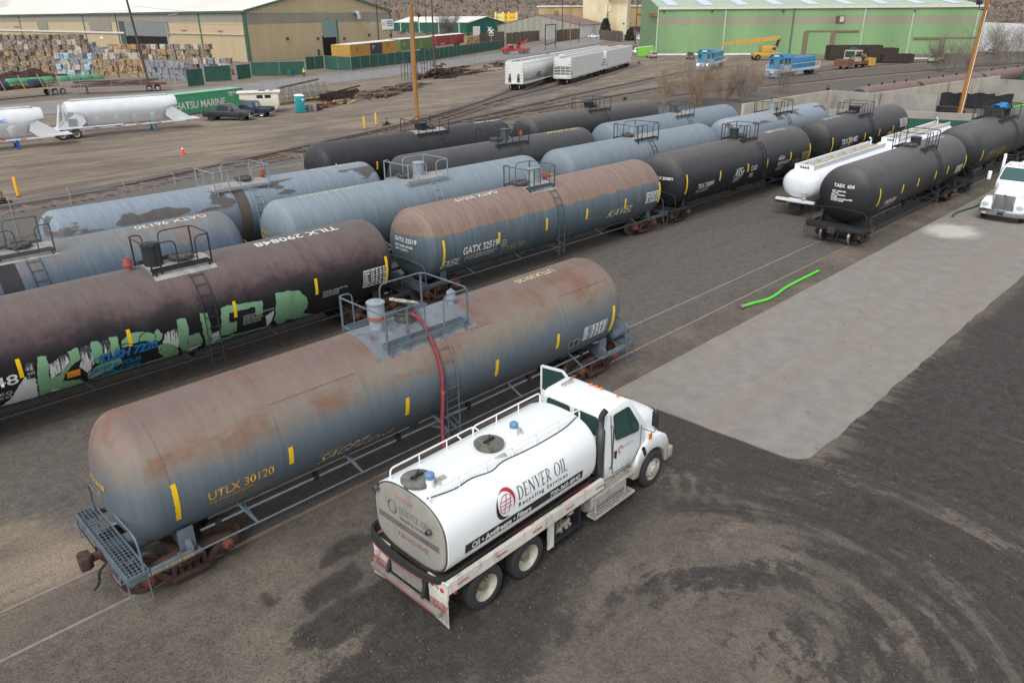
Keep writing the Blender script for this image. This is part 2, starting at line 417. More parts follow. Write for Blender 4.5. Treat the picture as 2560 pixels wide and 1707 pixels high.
# sunk tracks of the tank rows
OFFS = {1: 15.65, 2: 25.4, 3: 31.15, 4: 36.5, 5: 44.2}
for k, o in OFFS.items():
    tr = bpy.data.objects.new('railway_track', None); COL.objects.link(tr); tag(tr, kind='structure')
    for s in (-1, 1):
        mb = MB(); yy = o+s*.752
        pts = [(-40, yy), (3, yy), (20, yy), (60, yy), (125, yy)]
        for a, b in zip(pts, pts[1:]): mb.bx(a[0], b[0], yy-.036, yy+.036, -.1, .02)
        ob('rail', mb, M_RAIL if k == 1 else M_RAILR, tr)
def side(pl, i):
    a = Vector(pl[max(0, i-1)]); b = Vector(pl[min(len(pl)-1, i+1)]); d = (b-a).normalized(); return Vector((-d.y, d.x))
def resample(pl, st):
    out = []; carry = 0.0
    for a, b in zip(pl, pl[1:]):
        a, b = Vector(a), Vector(b); L = (b-a).length; t = carry
        while t < L: out.append(((a+(b-a)*(t/L)), (b-a).normalized())); t += st
        carry = t-L
    return out
TIEM = MB().box((0, 0, 0), (.22, 2.5, .12)).mesh('tie')
for pl, xm in ((TRK6, 72), (TRKB, 80), (TRKC, 84), (TRKD, 80), (TRKL, 0), (TRKM, 0)):
    tr = bpy.data.objects.new('railway_track', None); COL.objects.link(tr); tag(tr, kind='structure')
    sm_ = [p for p, d in resample(pl, 2.0)]
    for s in (-1, 1):
        rings = []
        for i, p in enumerate(sm_):
            n = side([tuple(q) for q in sm_], i); c = p+n*(.752*s)
            rings.append([(c.x+n.x*w, c.y+n.y*w, z) for w, z in ((-.07, .0), (-.036, .1), (-.036, .15), (.036, .15), (.036, .1), (.07, 0))])
        ob('rail', MB().loft(rings), M_RAILR if s > 0 else M_RAILG, tr)
    for p, d in resample(pl, .62):
        if -2 < p.x < xm and rnd.random() < .93:
            ob('tie', TIEM, M_TIE if rnd.random() < .75 else M_TIE2, tr, (p.x, p.y, -.03+rnd.random()*.045), (0, 0, math.atan2(d.y, d.x)+rnd.uniform(-.05, .05)))
# paved street behind the yard
def strip(name, pts, mat, z):
    mb = MB(); k = len(pts)
    mb.add([(a[0], a[1], z) for a, b in pts]+[(b[0], b[1], z) for a, b in pts], [(i, i+1, k+i+1, k+i) for i in range(k-1)])
    return tag(ob(name, mb, mat, smooth=0), kind='structure')
M_ROAD = M('grey_asphalt', (128, 125, 122), .95, 0, .12, .25, dirt=(108, 100, 92), damt=.25, dscale=.15, wld=True)
strip('road', [((10, 110), (0, 128)), ((61, 122.5), (70, 140)), ((95, 132), (105, 150)), ((151, 157.3), (176, 184)), ((205, 183), (240, 222)), ((300, 235), (340, 280)), ((520, 330), (560, 390))], M_ROAD, .02)
# ================================================================ tank cars
XF = {1: 1.0, 2: .98, 3: .99, 4: .991, 5: .993}; DA = {1: 0, 2: 10, 3: 7, 4: 7, 5: 7}; RR = {1: (1.5, 2.40), 2: (1.62, 2.36), 3: (1.58, 2.36), 4: (1.58, 2.36), 5: (1.58, 2.36)}   # per row: measured shell radius, axis height
def tank_mat(name, base, ramp, amp=.35, nscale=.9, blot=None, streak=.35, top=None, rough=.62, patch=None):
    """painted tank shell. ramp: colours by height on the shell (-1 belly .. 1 crown, blurred by rust growth)"""
    t = NT(name); P = t.obj(); sep = t.n('ShaderNodeSeparateXYZ', i_0=P)
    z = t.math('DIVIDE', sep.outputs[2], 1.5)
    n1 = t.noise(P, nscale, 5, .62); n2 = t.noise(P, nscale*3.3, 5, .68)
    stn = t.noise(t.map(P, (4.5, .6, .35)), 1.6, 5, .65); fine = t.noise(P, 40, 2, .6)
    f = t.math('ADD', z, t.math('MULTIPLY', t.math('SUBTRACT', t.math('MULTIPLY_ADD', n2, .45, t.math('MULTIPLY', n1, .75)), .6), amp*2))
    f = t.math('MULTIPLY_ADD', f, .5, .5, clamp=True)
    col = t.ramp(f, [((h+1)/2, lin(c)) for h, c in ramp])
    if patch:       # extra rust clouds (colour, threshold, low height)
        c, th, lo = patch
        pn = t.noise(t.map(P, (.55, 1, 1), loc=(13, 2, 5)), 1.0, 6, .66, .3)
        col = t.mix(t.math('MULTIPLY', t.math('MULTIPLY', t.step(pn, th-.03, th+.16), t.step(z, lo, lo+.3)), .85), col, lin(c))
    if blot:        # peeled or stained fields with a crisp lower edge
        c, th, lo = blot
        bn = t.math('ADD', t.noise(t.map(P, (.35, .9, .9), loc=(4, 1, 2)), 1.0, 3, .5), t.math('MULTIPLY', t.math('SUBTRACT', t.noise(t.map(P, (6, 1, .5)), 3, 4, .7), .5), .10))
        bm = t.math('MULTIPLY', t.step(bn, th, th+.025), t.math('MULTIPLY', t.step(z, lo, lo+.12), t.step(z, .995, .93)))
        col = t.mix(t.math('MULTIPLY', bm, .93), col, lin(c))
    col = t.mul(streak, col, t.mix(t.step(stn, .3, .7), (.62, .62, .62), (1.3, 1.3, 1.3)))
    col = t.mul(1.0, col, t.mix(fine, (.9, .9, .9), (1.1, 1.1, 1.1)))
    t.bump(t.noise(P, 1.1, 2, .5), .10, .05)
    return t.out(col, rough, 0, .35)
BLUEGREY = (104, 116, 123)
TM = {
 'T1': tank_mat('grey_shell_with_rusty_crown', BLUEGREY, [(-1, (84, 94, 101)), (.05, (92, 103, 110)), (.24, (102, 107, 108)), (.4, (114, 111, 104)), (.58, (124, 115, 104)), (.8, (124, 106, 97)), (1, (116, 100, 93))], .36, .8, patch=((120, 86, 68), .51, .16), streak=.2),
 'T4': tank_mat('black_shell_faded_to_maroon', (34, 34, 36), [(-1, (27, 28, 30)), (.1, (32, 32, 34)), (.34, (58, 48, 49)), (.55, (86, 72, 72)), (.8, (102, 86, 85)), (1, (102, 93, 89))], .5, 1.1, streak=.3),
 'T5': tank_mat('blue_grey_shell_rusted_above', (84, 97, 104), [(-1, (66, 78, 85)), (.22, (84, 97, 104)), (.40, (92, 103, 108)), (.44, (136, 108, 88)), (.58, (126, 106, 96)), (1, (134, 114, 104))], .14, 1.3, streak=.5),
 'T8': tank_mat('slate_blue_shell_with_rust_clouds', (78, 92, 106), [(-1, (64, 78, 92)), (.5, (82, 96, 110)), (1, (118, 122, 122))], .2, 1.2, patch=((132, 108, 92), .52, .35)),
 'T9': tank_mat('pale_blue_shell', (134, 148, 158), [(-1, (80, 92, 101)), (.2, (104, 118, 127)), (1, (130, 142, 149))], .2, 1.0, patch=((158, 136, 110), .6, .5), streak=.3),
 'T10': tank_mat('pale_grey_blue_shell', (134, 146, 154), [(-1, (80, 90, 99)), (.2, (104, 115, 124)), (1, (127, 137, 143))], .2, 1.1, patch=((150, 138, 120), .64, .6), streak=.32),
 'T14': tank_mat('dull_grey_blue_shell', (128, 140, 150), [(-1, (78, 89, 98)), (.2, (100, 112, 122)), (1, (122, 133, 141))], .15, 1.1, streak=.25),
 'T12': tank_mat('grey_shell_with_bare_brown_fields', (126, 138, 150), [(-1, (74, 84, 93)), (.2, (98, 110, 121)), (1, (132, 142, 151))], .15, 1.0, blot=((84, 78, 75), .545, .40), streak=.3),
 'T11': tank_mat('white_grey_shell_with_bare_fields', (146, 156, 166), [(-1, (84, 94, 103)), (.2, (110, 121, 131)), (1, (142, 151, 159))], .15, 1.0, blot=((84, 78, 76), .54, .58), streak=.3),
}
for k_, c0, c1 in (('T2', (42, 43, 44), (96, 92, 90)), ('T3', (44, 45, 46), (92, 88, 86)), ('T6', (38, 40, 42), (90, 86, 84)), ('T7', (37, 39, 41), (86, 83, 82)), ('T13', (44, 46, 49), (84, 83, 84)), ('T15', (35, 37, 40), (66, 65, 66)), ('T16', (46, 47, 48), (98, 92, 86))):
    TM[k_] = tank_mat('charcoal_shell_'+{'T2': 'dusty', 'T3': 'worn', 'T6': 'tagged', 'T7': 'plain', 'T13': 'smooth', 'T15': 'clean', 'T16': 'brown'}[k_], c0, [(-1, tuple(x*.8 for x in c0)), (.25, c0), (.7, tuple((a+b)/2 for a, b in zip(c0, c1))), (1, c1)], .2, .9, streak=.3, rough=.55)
M_IRON = M('rusty_cast_iron', (72, 52, 45), .9, 0, .3, 4, dirt=(112, 66, 46), damt=.25, dscale=6)
M_IRON2 = M('oily_dark_iron', (48, 42, 39), .8, .1, .3, 4)
M_TREAD = M('bright_wheel_tread', (186, 186, 188), .28, .85, .08, 6)
M_BLK = M('black_painted_steel', (38, 40, 42), .6, 0, .25, 5)
M_GRY = M('blue_grey_painted_steel', (92, 104, 112), .6, 0, .2, 4, dirt=(70, 66, 62), damt=.2)
M_GRYD = M('dark_grey_painted_steel', (68, 76, 82), .6, 0, .2, 4)
M_LGRY = M('pale_grey_painted_steel', (136, 146, 152), .6, 0, .2, 4, dirt=(96, 90, 84), damt=.15)
M_YEL = M('yellow_reflective_tape', (238, 194, 20), .5, 0, .08, 6)
M_WHT = M('white_stencil_paint', (214, 214, 210), .7, 0, .12, 8)
M_GOLD = M('yellow_stencil_paint', (206, 160, 48), .7, 0, .12, 8)
M_FADE = M('faded_stencil_paint', (150, 134, 88), .8, 0, .2, 8)
M_CREAM = M('cream_spray_paint', (205, 190, 150), .8, 0, .1, 8)
M_SADDLE = M('dusty_dome_plate', (150, 146, 142), .8, 0, .2, 3, dirt=(108, 100, 94), damt=.4, dscale=3)
M_HATCH = M('sooty_hatch_steel', (78, 76, 74), .75, .1, .35, 7, dirt=(150, 142, 132), damt=.2, dscale=8)
M_REDV = M('rust_red_valve', (150, 82, 66), .8, 0, .2, 8)
M_RUBBER = M('black_rubber', (34, 34, 35), .85, 0, .2, 5)

def shell_profile(L, r, d):
    pr = []
    for i in range(9):
        a = i/8*PI/2; pr.append((-L/2+d*(1-math.cos(a)), max(r*math.sin(a), 0.0005)))
    pr[0] = (-L/2, .0005)
    body = [(-L/2+d+(L-2*d)*k/6, r) for k in range(1, 6)]
    return pr+body+[(-h, rr) for h, rr in pr[::-1]]
def shell_mesh(L, r, d, n=56): return MB().lathe(shell_profile(L, r, d), (0, 0, 0), 'x', n).mesh('shell', 50)
def P3(x, th, r): return (x, -r*math.cos(th), r*math.sin(th))
def patch_mesh(x0, x1, a0, a1, r, k=8):
    vs = []; fs = []
    for i in range(k+1):
        th = R_(a0+(a1-a0)*i/k); vs += [P3(x0, th, r), P3(x1, th, r)]
    for i in range(k): fs.append((2*i, 2*i+1, 2*i+3, 2*i+2))
    mb = MB(); mb.add(vs, fs)
    vs2 = []
    for i in range(k+1):
        th = R_(a0+(a1-a0)*i/k); vs2 += [P3(x0, th, r-.012), P3(x1, th, r-.012)]
    o = len(mb.v); mb.add(vs2, [])
    edge = [2*i for i in range(k+1)]+[2*i+1 for i in range(k, -1, -1)]
    for a, b in zip(edge, edge[1:]+edge[:1]): mb.f.append([a, b, o+b, o+a])
    return mb.mesh('patch', 40)
def wheel_mesh():
    return MB().lathe([(-.07, .08), (-.07, .16), (-.045, .20), (-.045, .36), (-.07, .39), (-.07, .455), (.05, .46), (.052, .485), (.08, .485), (.085, .40), (.05, .36), (.04, .2), (.075, .16), (.075, .08)], (0, 0, 0), 'y', 28).mesh('wheel', 35)
def tyre_mesh(): return MB().lathe([(-.066, .463), (.048, .468)], (0, 0, 0), 'y', 28).mesh('tread', 60, fix=False)
def frame_mesh():
    mb = MB(); out = [(-1.12, .36), (-1.12, .60), (-1.02, .66), (-.5, .76), (.5, .76), (1.02, .66), (1.12, .60), (1.12, .36), (.72, .36), (.62, .46), (.42, .14), (-.42, .14), (-.62, .46), (-.72, .36)]
    def slab(poly, y0, y1): mb.prism(poly, lambda x, z: (x, y0, z), lambda x, z: (x, y1, z))
    slab([(-1.14, .40), (-1.14, .60), (-1.02, .67), (-.5, .78), (.5, .78), (1.02, .67), (1.14, .60), (1.14, .40), (.98, .40), (.80, .56), (.45, .62), (-.45, .62), (-.80, .56), (-.98, .40)], -.09, .09)
    for s in (-1, 1):
        slab([(s*.84, .57), (s*.70, .60), (s*.36, .26), (s*.34, .14), (s*.46, .14)], -.08, .08)
        slab([(s*.30, .2), (s*.40, .2), (s*.38, .64), (s*.28, .64)], -.08, .08)
        slab([(s*1.12, .42), (s*.70, .42), (s*.66, .36), (s*.74, .32), (s*1.10, .34)], -.05, .05)
    slab([(-.44, .12), (.44, .12), (.40, .23), (-.40, .23)], -.13, .13)
    return mb.mesh('side_frame', 30, bevel=.012)
def spring_mesh():
    pts = []
    for i in range(4*8+1): a = i/8*2*PI; pts.append((.062*math.cos(a), .062*math.sin(a), .235+.24*i/32))
    return MB().tube(pts, .017, 5).mesh('spring', 60)
def bolster_mesh():
    mb = MB(); mb.box((0, 0, .60), (.42, 2.3, .2)); mb.box((0, 0, .74), (.5, .6, .14))
    for s in (-1, 1): mb.box((s*.889, 0, .25), (.1, 1.3, .08)); mb.box((0, s*1.0, .53), (.5, .3, .12))
    return mb.mesh('bolster', 30, bevel=.015)
def bogie(parent, x, full=True, rusty=True):
    mi = M_IRON if rusty else M_IRON2
    b = ob('bogie', shared('bolster', bolster_mesh), mi, parent, (x, 0, 0))
    for s in (-1, 1):
        ob('side_frame', shared('sframe', frame_mesh), mi, b, (0, s*1.02, 0))
        for w in (-1, 1):
            wh = ob('wheel', shared('wheel', wheel_mesh), M_IRON2 if not rusty else M_IRON, b, (w*.889, s*.752, .475), (0, 0, 0 if s < 0 else PI))
            ob('tread', shared('tread', tyre_mesh), M_TREAD, b, (w*.889, s*.752, .475), (0, 0, 0 if s < 0 else PI))
            if full:
                ob('bearing_cap', shared('cap', lambda: MB().lathe([(-.16, .02), (-.15, .075), (-.12, .09), (-.12, .125), (.05, .14), (.1, .14)], (0, 0, 0), 'y', 14).mesh('cap')), M('red_bearing_iron', (120, 66, 54), .85, 0, .2, 8), b, (w*.889, s*1.06, .475), (0, 0, 0 if s < 0 else PI))
        if full:
            for k in (-1, 0, 1): ob('spring', shared('spring', spring_mesh), mi, b, (k*.17, s*1.02, 0))
    for w in (-1, 1): ob('axle', shared('axle', lambda: MB().cyl((0, -1.0, 0), (0, 1.0, 0), .08, n=10).mesh('axle')), M_IRON2, b, (w*.889, 0, .475))
    return b
def grating(x0, x1, y0, y1, z, pitch=.09, th=.02, along='x', h=.045):
    mb = MB()
    for a in (y0, y1): mb.box(((x0+x1)/2, a, z), (x1-x0, .03, h*1.6))
    for a in (x0, x1): mb.box((a, (y0+y1)/2, z), (.03, y1-y0, h*1.6))
    if along == 'x':
        k = max(2, round((y1-y0)/pitch))
        for i in range(1, k): mb.box(((x0+x1)/2, y0+(y1-y0)*i/k, z+.01), (x1-x0, th*.6, h))
        k = max(2, round((x1-x0)/(pitch*1.6)))
        for i in range(1, k): mb.box((x0+(x1-x0)*i/k, (y0+y1)/2, z+.018), (th*.6, y1-y0, h*.5))
    else:
        k = max(2, round((x1-x0)/pitch))
        for i in range(1, k): mb.box((x0+(x1-x0)*i/k, (y0+y1)/2, z+.01), (th*.6, y1-y0, h))
        k = max(2, round((y1-y0)/(pitch*1.4)))
        for i in range(1, k): mb.box(((x0+x1)/2, y0+(y1-y0)*i/k, z+.018), (x1-x0, th*.6, h*.5))
    return mb
def arc_pts(path, rad, k=4):
    """round the corners of a polyline"""
    P = [Vector(p) for p in path]; out = [P[0]]
    for i in range(1, len(P)-1):
        a = (P[i-1]-P[i]); b = (P[i+1]-P[i]); r = min(rad, a.length*.45, b.length*.45); a.normalize(); b.normalize()
        s, e = P[i]+a*r, P[i]+b*r
        for j in range(k+1):
            t = j/k; out.append(s*(1-t)**2+P[i]*2*t*(1-t)+e*t*t)
    return out+[P[-1]]
def coupler_mesh():
    mb = MB(); mb.box((.25, 0, 0), (.7, .14, .16)); mb.prism([(-.1, -.12), (-.1, .16), (-.28, .2), (-.36, .12), (-.26, .05), (-.26, -.02), (-.38, -.06), (-.36, -.18), (-.2, -.2)], lambda x, y: (x, y, -.15), lambda x, y: (x, y, .15))
    return mb.mesh('coupler', 30, bevel=.02)
def end_unit(car, sx, hl, ha, r, mat, full, style):
    """everything on one end of the car: sill, saddle, platform, rail, coupler, steps. sx = -1 near end, +1 far end"""
    e = hl+.12+style.get('ext', .35)
    mb = MB(); mb.bx(min(sx*(e-.02), sx*(hl-2.2)), max(sx*(e-.02), sx*(hl-2.2)), -.18, .18, .70, 1.0); mb.box((sx*(e-.05), 0, .93), (.12, 3.1, .22))
    ob('draft_sill', mb, mat, car, bevel=.01)
    bx = hl-1.13-style.get('bin', .0)
    mb = MB()                                             # saddle between sill and shell
    for s in (-1, 1):
        mb.prism([(s*.2, .78), (s*1.42, .80), (s*1.42, .98), (s*1.22, ha-r*.78), (s*.2, ha-r*.985)], lambda y, z: (sx*bx-.06, y, z), lambda y, z: (sx*bx+.06, y, z))
        mb.box((sx*bx, s*1.25, 1.16), (.34, .05, .55)); mb.box((sx*bx, s*1.3, .83), (.45, .3, .05))
    ob('saddle', mb, mat, car)
    for s in (-1, 1): ob('side_sill', MB().bx(sx*bx if sx > 0 else -e, e if sx > 0 else sx*bx, s*1.52-.05, s*1.52+.05, .88, 1.04), mat, car, bevel=.008)
    ob('end_platform', grating(min(sx*(e-.42), sx*e), max(sx*(e-.42), sx*e), -1.58, 1.58, 1.06, .085, .022, 'y'), mat, car)
    z1 = style.get('erz', 1.95)
    pts = [(sx*(e-.36), -1.5, 1.05), (sx*(e-.36), -1.45, z1-.1), (sx*(e-.30), 0, z1+.02), (sx*(e-.36), 1.45, z1-.1), (sx*(e-.36), 1.5, 1.05)]
    ob('end_handrail', MB().tube(arc_pts(pts, .3), .024, 6), mat, car)
    ob('coupler', shared('coupler', coupler_mesh), M_IRON, car, (sx*(e+.12), 0, .86), (0, 0, 0 if sx < 0 else PI))
    if full:
        for s in (-1, 1):
            x = sx*(e-.18)
            pts = [(x-.2, s*1.56, .92), (x-.2, s*1.6, .40), (x+.2, s*1.6, .40), (x+.2, s*1.56, .92)]
            ob('sill_step', MB().tube(pts, .018, 5), mat, car)
            ob('grab_iron', MB().tube([(sx*e+sx*.02, s*1.5, .98), (sx*e+sx*.12, s*1.5, .98), (sx*e+sx*.12, s*1.05, .98), (sx*e+sx*.02, s*1.05, .98)], .014, 5), mat, car)
        ob('air_hose', MB().tube(arc_pts([(sx*(e), -.3, .82), (sx*(e+.22), -.34, .7), (sx*(e+.26), -.3, .38), (sx*(e+.38), -.24, .22)], .15), .028, 6), M_RUBBER, car)
        ob('uncoupling_lever', MB().tube(arc_pts([(sx*(e+.05), 1.4, .8), (sx*(e+.05), 1.2, .85), (sx*(e+.05), .25, .8), (sx*(e+.2), .1, .72)], .08), .016, 5), M_IRON2, car)
    return e, bx
def lettering(car, body, x0, x1, a_base, cap, r, ha, mat, shear=0, bold=.0, xa=None, name='lettering', flip=False):
    """stencilled line bent round the shell: from x0 to x1, baseline at angle a_base, letters cap high"""
    me = text_mesh(body, 1.0, bold, shear)
    xs = [v.co.x for v in me.vertices]; ys = [v.co.y for v in me.vertices]
    if not xs: return
    lx, hx = min(xs), max(xs); ly, hy = min(ys), max(ys); n = body.count('\n')
    sx = (x1-x0)/(hx-lx); sy = cap/(hy-ly)
    for v in me.vertices: v.co.x = (v.co.x-lx)*sx; v.co.y = (v.co.y-ly)*sy
    rr = r+.007
    if flip: fn = lambda x, y: P3(x1-x, R_(a_base)-y/rr, rr)
    else: fn = lambda x, y: P3(x0+x, R_(a_base)+y/rr, rr)
    warp(me, fn, .12)
    return ob(name, me, mat, car, (0, 0, ha), fix=False, smooth=0)
def strokes(car, lines, w, r, ha, mat, name='sprayed_tag', kw=.6):
    """free hand paint strokes in (x, angle) shell coordinates"""
    b = MB(); rr = r+.009
    for ln in lines:
        pts = [Vector((x, R_(a)*rr)) for x, a in ln]; d = []
        for i in range(len(pts)-1):
            k = max(1, math.ceil((pts[i+1]-pts[i]).length/.12))
            for j in range(k): d.append(pts[i].lerp(pts[i+1], j/k))
        d.append(pts[-1]); vs = []
        for i, p in enumerate(d):
            t = (d[min(i+1, len(d)-1)]-d[max(i-1, 0)]); t = t.normalized() if t.length else Vector((1, 0)); n = Vector((-t.y, t.x))
            ww = w*(.75+.35*math.sin(i*1.7))/2
            for s in (-1, 1):
                q = p+n*ww*s; vs.append(P3(q.x, q.y/rr, rr))
        b.add(vs, [(2*i, 2*i+1, 2*i+3, 2*i+2) for i in range(len(d)-1)])
    return ob(name, b, mat, car, (0, 0, ha), smooth=0, fix=False)
def stencil_table(car, x0, x1, a0, a1, r, ha, mat):
    r, ha = car['r'], car['ha']; a0 += car['da']; a1 += car['da']
    mb = MB(); rr = r+.008; W = x1-x0; H = R_(a1-a0)*rr; rg = random.Random(int(x0*10))
    me_l = []
    def rect(u0, u1, v0, v1): me_l.append([(u0, v0), (u1, v0), (u1, v1), (u0, v1)])
    t = .022
    for v in (0, H-t): rect(0, W, v, v+t)
    for u in (0, .32*W, W-t): rect(u, u+t, 0, H)
    rows = 7
    for i in range(rows):
        v = H*(i+.28)/rows
        rect(.04*W, (.14+.15*rg.random())*W, v, v+.045)
        for c in range(4):
            u = (.37+.155*c)*W; rect(u, u+(.06+.06*rg.random())*W, v, v+.05)
        if i: rect(0, W, H*i/rows, H*i/rows+.010)
    me = poly_mesh(me_l); warp(me, lambda x, y: P3(x0+x, R_(a0)+y/rr, rr), .15)
    return ob('stencil_table', me, mat, car, (0, 0, ha), smooth=0, fix=False)
def tank_car(key, row, x0, x1, label, r=None, ha=None, d=.74, trim=M_BLK, plat=None, lad=.15, valve=-.9, hatch=.05, stripes=(), group=None, full=True, rusty=True, saddle=None, hz=.72, pz=None, py=.86, valve_style='drum', small=None, seams=(), endx=None, bonnet_mat=None, walk=1.33, ring=True, style=None, pipe=False):
    L = x1-x0; hl = L/2; xc = (x0+x1)/2; st = dict(style or {}); f_ = XF[row]; da = DA[row]
    r = r or RR[row][0]; ha = ha or RR[row][1]
    if plat: plat = (plat[0]*f_, plat[1]*f_)
    small = None if small is None else small*f_; seams = [q*f_ for q in seams]; stripes = [(q*f_, a+da, b+da) for q, a, b in stripes]
    car = thing('tank_car', label, 'tank car', (xc, OFFS[row], 0), 0, group or 'tank cars standing on the yard tracks')
    ob('tank_shell', shell_mesh(L, r, d), TM[key], car, (0, 0, ha))
    for s in seams:
        pts = [P3(s-xc, 2*PI*i/48, r+.001) for i in range(48)]
        ob('weld_seam', MB().tube(pts, .012, 4, closed=True), TM[key], car, (0, 0, ha))
    for sx in (-1, 1):
        e, bx = end_unit(car, sx, hl, ha, r, trim, full, st)
        bogie(car, sx*bx, full, rusty)
    # platform round the dome
    p0 = -walk if plat is None else plat[0]-xc; p1 = walk if plat is None else plat[1]-xc
    pc = (p0+p1)/2
    pz = ha+math.sqrt(max(.05, r*r-(py-.15)**2))+.03
    for s in (-1, 1):
        ob('walkway', grating(p0, p1, s*py-.15, s*py+.15, pz, .07, .016, 'x'), trim, car)
        for x in (p0+.06, p1-.06): ob('bracket', MB().bar((x, s*(py+.12), pz), (x, s*(py+.16), pz-.28), .05, .05), trim, car)
    rz = pz+.92; q = py+.13; hr = .022
    half = [[(pc-.12, -q, pz), (pc-.12, -q, rz), (p0-.12, -q, rz), (p0-.12, q, rz), (p0-.12+.45, q, rz), (p0+.33, q, pz)],
            [(pc+.52, -q, pz), (pc+.52, -q, rz), (p1+.1, -q, rz), (p1+.1, q, rz), (pc-.1, q, rz), (pc-.1, q, pz)]]
    for h in half: ob('handrail', MB().tube(arc_pts(h, .22), hr, 6), trim, car)
    for x, y in ((p0-.04, -q), (p0-.04, q), (p1+.03, -q), (p1+.03, q), (pc-.7 if p1-p0 > 1.9 else p0+.3, -q)):
        ob('post', MB().bar((x, y, pz-.1), (x, y, rz), .045, .045), trim, car)
    # dome plate, hatch, valve drum
    if saddle: ob('dome_plate', patch_mesh(p0-.05, p1+.12, 55 if saddle == 1 else 62, 125 if saddle == 1 else 118, r+.012, 14), M_SADDLE, car, (0, 0, ha))
    top = ha+r
    bm = bonnet_mat or trim
    hx = pc+hatch
    if key == 'T1':
        mb = MB().lathe([(-.1, .30), (.22, .30), (.24, .33), (.27, .33), (.27, .26), (-.02, .26)], (hx, -.05, top), 'z', 22); ob('manway', mb, M_HATCH, car)
        Mx = Matrix.Translation((hx+.22, .30, top+.36)) @ Matrix.Rotation(R_(24), 4, 'Y') @ Matrix.Rotation(R_(-10), 4, 'X')
        lid = MB().lathe([(-.03, .34), (.03, .36), (.05, .30), (.075, .05), (.075, .001)], (0, 0, 0), 'z', 22)
        for k in range(6): a = k*PI/3; lid.box((.36*math.cos(a), .36*math.sin(a), .02), (.09, .06, .07))
        lid.box((0, -.42, .03), (.12, .26, .06)); lid.v = [tuple(Mx @ Vector(v)) for v in lid.v]
        ob('hatch_lid', lid, M('crusted_white_residue', (168, 164, 156), .9, 0, .25, 6, dirt=(84, 78, 70), damt=.35, dscale=7), car)
    else:
        mb = MB().lathe([(-.1, .30), (.10, .30), (.10, .40), (.15, .40), (.19, .34), (.22, .12), (.22, .001)], (hx, 0, top-.02), 'z', 18)
        for k in range(8): a = k*PI/4+.2; mb.box((hx+.40*math.cos(a), .40*math.sin(a), top+.12), (.07, .07, .14))
        mb.box((hx, 0, top+.22), (.5, .08, .05)); ob('hatch', mb, M_HATCH, car)
    vx = pc+valve
    if valve_style == 'drum': ob('valve_housing', MB().lathe([(-.12, .30), (hz-.12, .30), (hz-.12, .32), (hz-.08, .32), (hz-.05, .29), (hz-.04, .001)], (vx, 0, top), 'z', 22), bm, car)
    elif valve_style == 'pot': ob('valve_housing', MB().lathe([(-.06, .34), (.05, .38), (.42, .46), (.42, .50), (.48, .50), (.50, .46), (.52, .001)], (vx, 0, top), 'z', 22), bm, car)
    elif valve_style == 'tall':
        mb = MB().lathe([(-.05, .20), (.26, .20), (.26, .23), (.70, .23), (.70, .25), (.74, .25), (.76, .22), (.77, .001)], (vx, 0, top), 'z', 20); ob('valve_housing', mb, bm, car)
        ob('collar', MB().lathe([(.27, .245), (.36, .245)], (vx, 0, top), 'z', 20), M_REDV, car)
        ob('base_ring', MB().tube([(vx+.36*math.cos(a*PI/12), .34*math.sin(a*PI/12), top-.02-.06*math.sin(a*PI/12)**2) for a in range(24)], .022, 5, closed=True), M_CREAM, car)
    if small is not None:
        mb = MB().lathe([(-.05, .10), (.16, .10), (.16, .17), (.21, .17), (.21, .13), (.36, .13), (.36, .06), (.42, .06), (.42, .001)], (small-xc, 0, top), 'z', 14); ob('relief_valve', mb, bm if key == 'T1' else M_REDV, car)
    # ladder
    if lad is not None:
        mb = MB(); lx0, lx1 = pc+lad, pc+lad+.42; rr = r+.05
        prof = [(-rr*math.cos(R_(a)), ha+rr*math.sin(R_(a))) for a in range(54, -1, -9)]+[(-rr, ha-.5), (-rr-.02, .62)]
        for x in (lx0, lx1): mb.tube([(x, y, z) for y, z in prof], .02, 5)
        sm = resample([(i, 0) for i in range(2)], 1)
        acc = 0; rung = []
        for (y0, z0), (y1, z1) in zip(prof, prof[1:]):
            Ls = math.hypot(y1-y0, z1-z0); t = (.38-acc) if acc else .1
            while t < Ls: rung.append((y0+(y1-y0)*t/Ls, z0+(z1-z0)*t/Ls)); t += .38
            acc = (Ls-(t-.38)) % .38
        for y, z in rung: mb.cyl((lx0, y, z), (lx1, y, z), .013, n=5)
        ob('ladder', mb, trim, car)
        if full:
            mb = MB()
            for x in (lx0, lx1): mb.bar((x, -rr-.02, 1.0), (x-.25 if x == lx0 else x+.25, -.75, 1.0), .04, .04); mb.bar((x, -rr-.02, .75), (x, -.85, 1.06), .035, .035)
            ob('ladder_brace', mb, trim, car)
    # running pipe along both lower sides, with its struts
    zr = .96
    for s in (-1, 1):
        ob('running_rail', MB().tube([(-bx, s*1.56, zr), (bx, s*1.56, zr)], .026, 6), trim, car)
        k = 5
        for i in range(k):
            x = -bx+2*bx*(i+.5)/k; th = R_(-42); mb = MB()
            mb.bar((x-.18, s*(r+.0)*math.cos(th), ha+r*math.sin(th)), (x+.05, s*1.56, zr), .05, .03)
            mb.bar((x-.02, s*1.0, ha-r*.74), (x+.05, s*1.54, zr), .04, .03) if full else None
            ob('strut', mb, trim, car)
    if pipe or full:
        ob('heater_pipe', MB().tube([(-bx+.4, -.98, 1.02), (bx-.4, -.98, 1.02)], .03, 6), M_LGRY if key == 'T1' else trim, car)
        for i in range(6): ob('pipe_hanger', shared('hanger', lambda: MB().box((0, 0, 0), (.12, .12, .2)).mesh('hanger')), M_BLK, car, (-bx+.8+(2*bx-1.6)*i/5, -.98, 1.06))
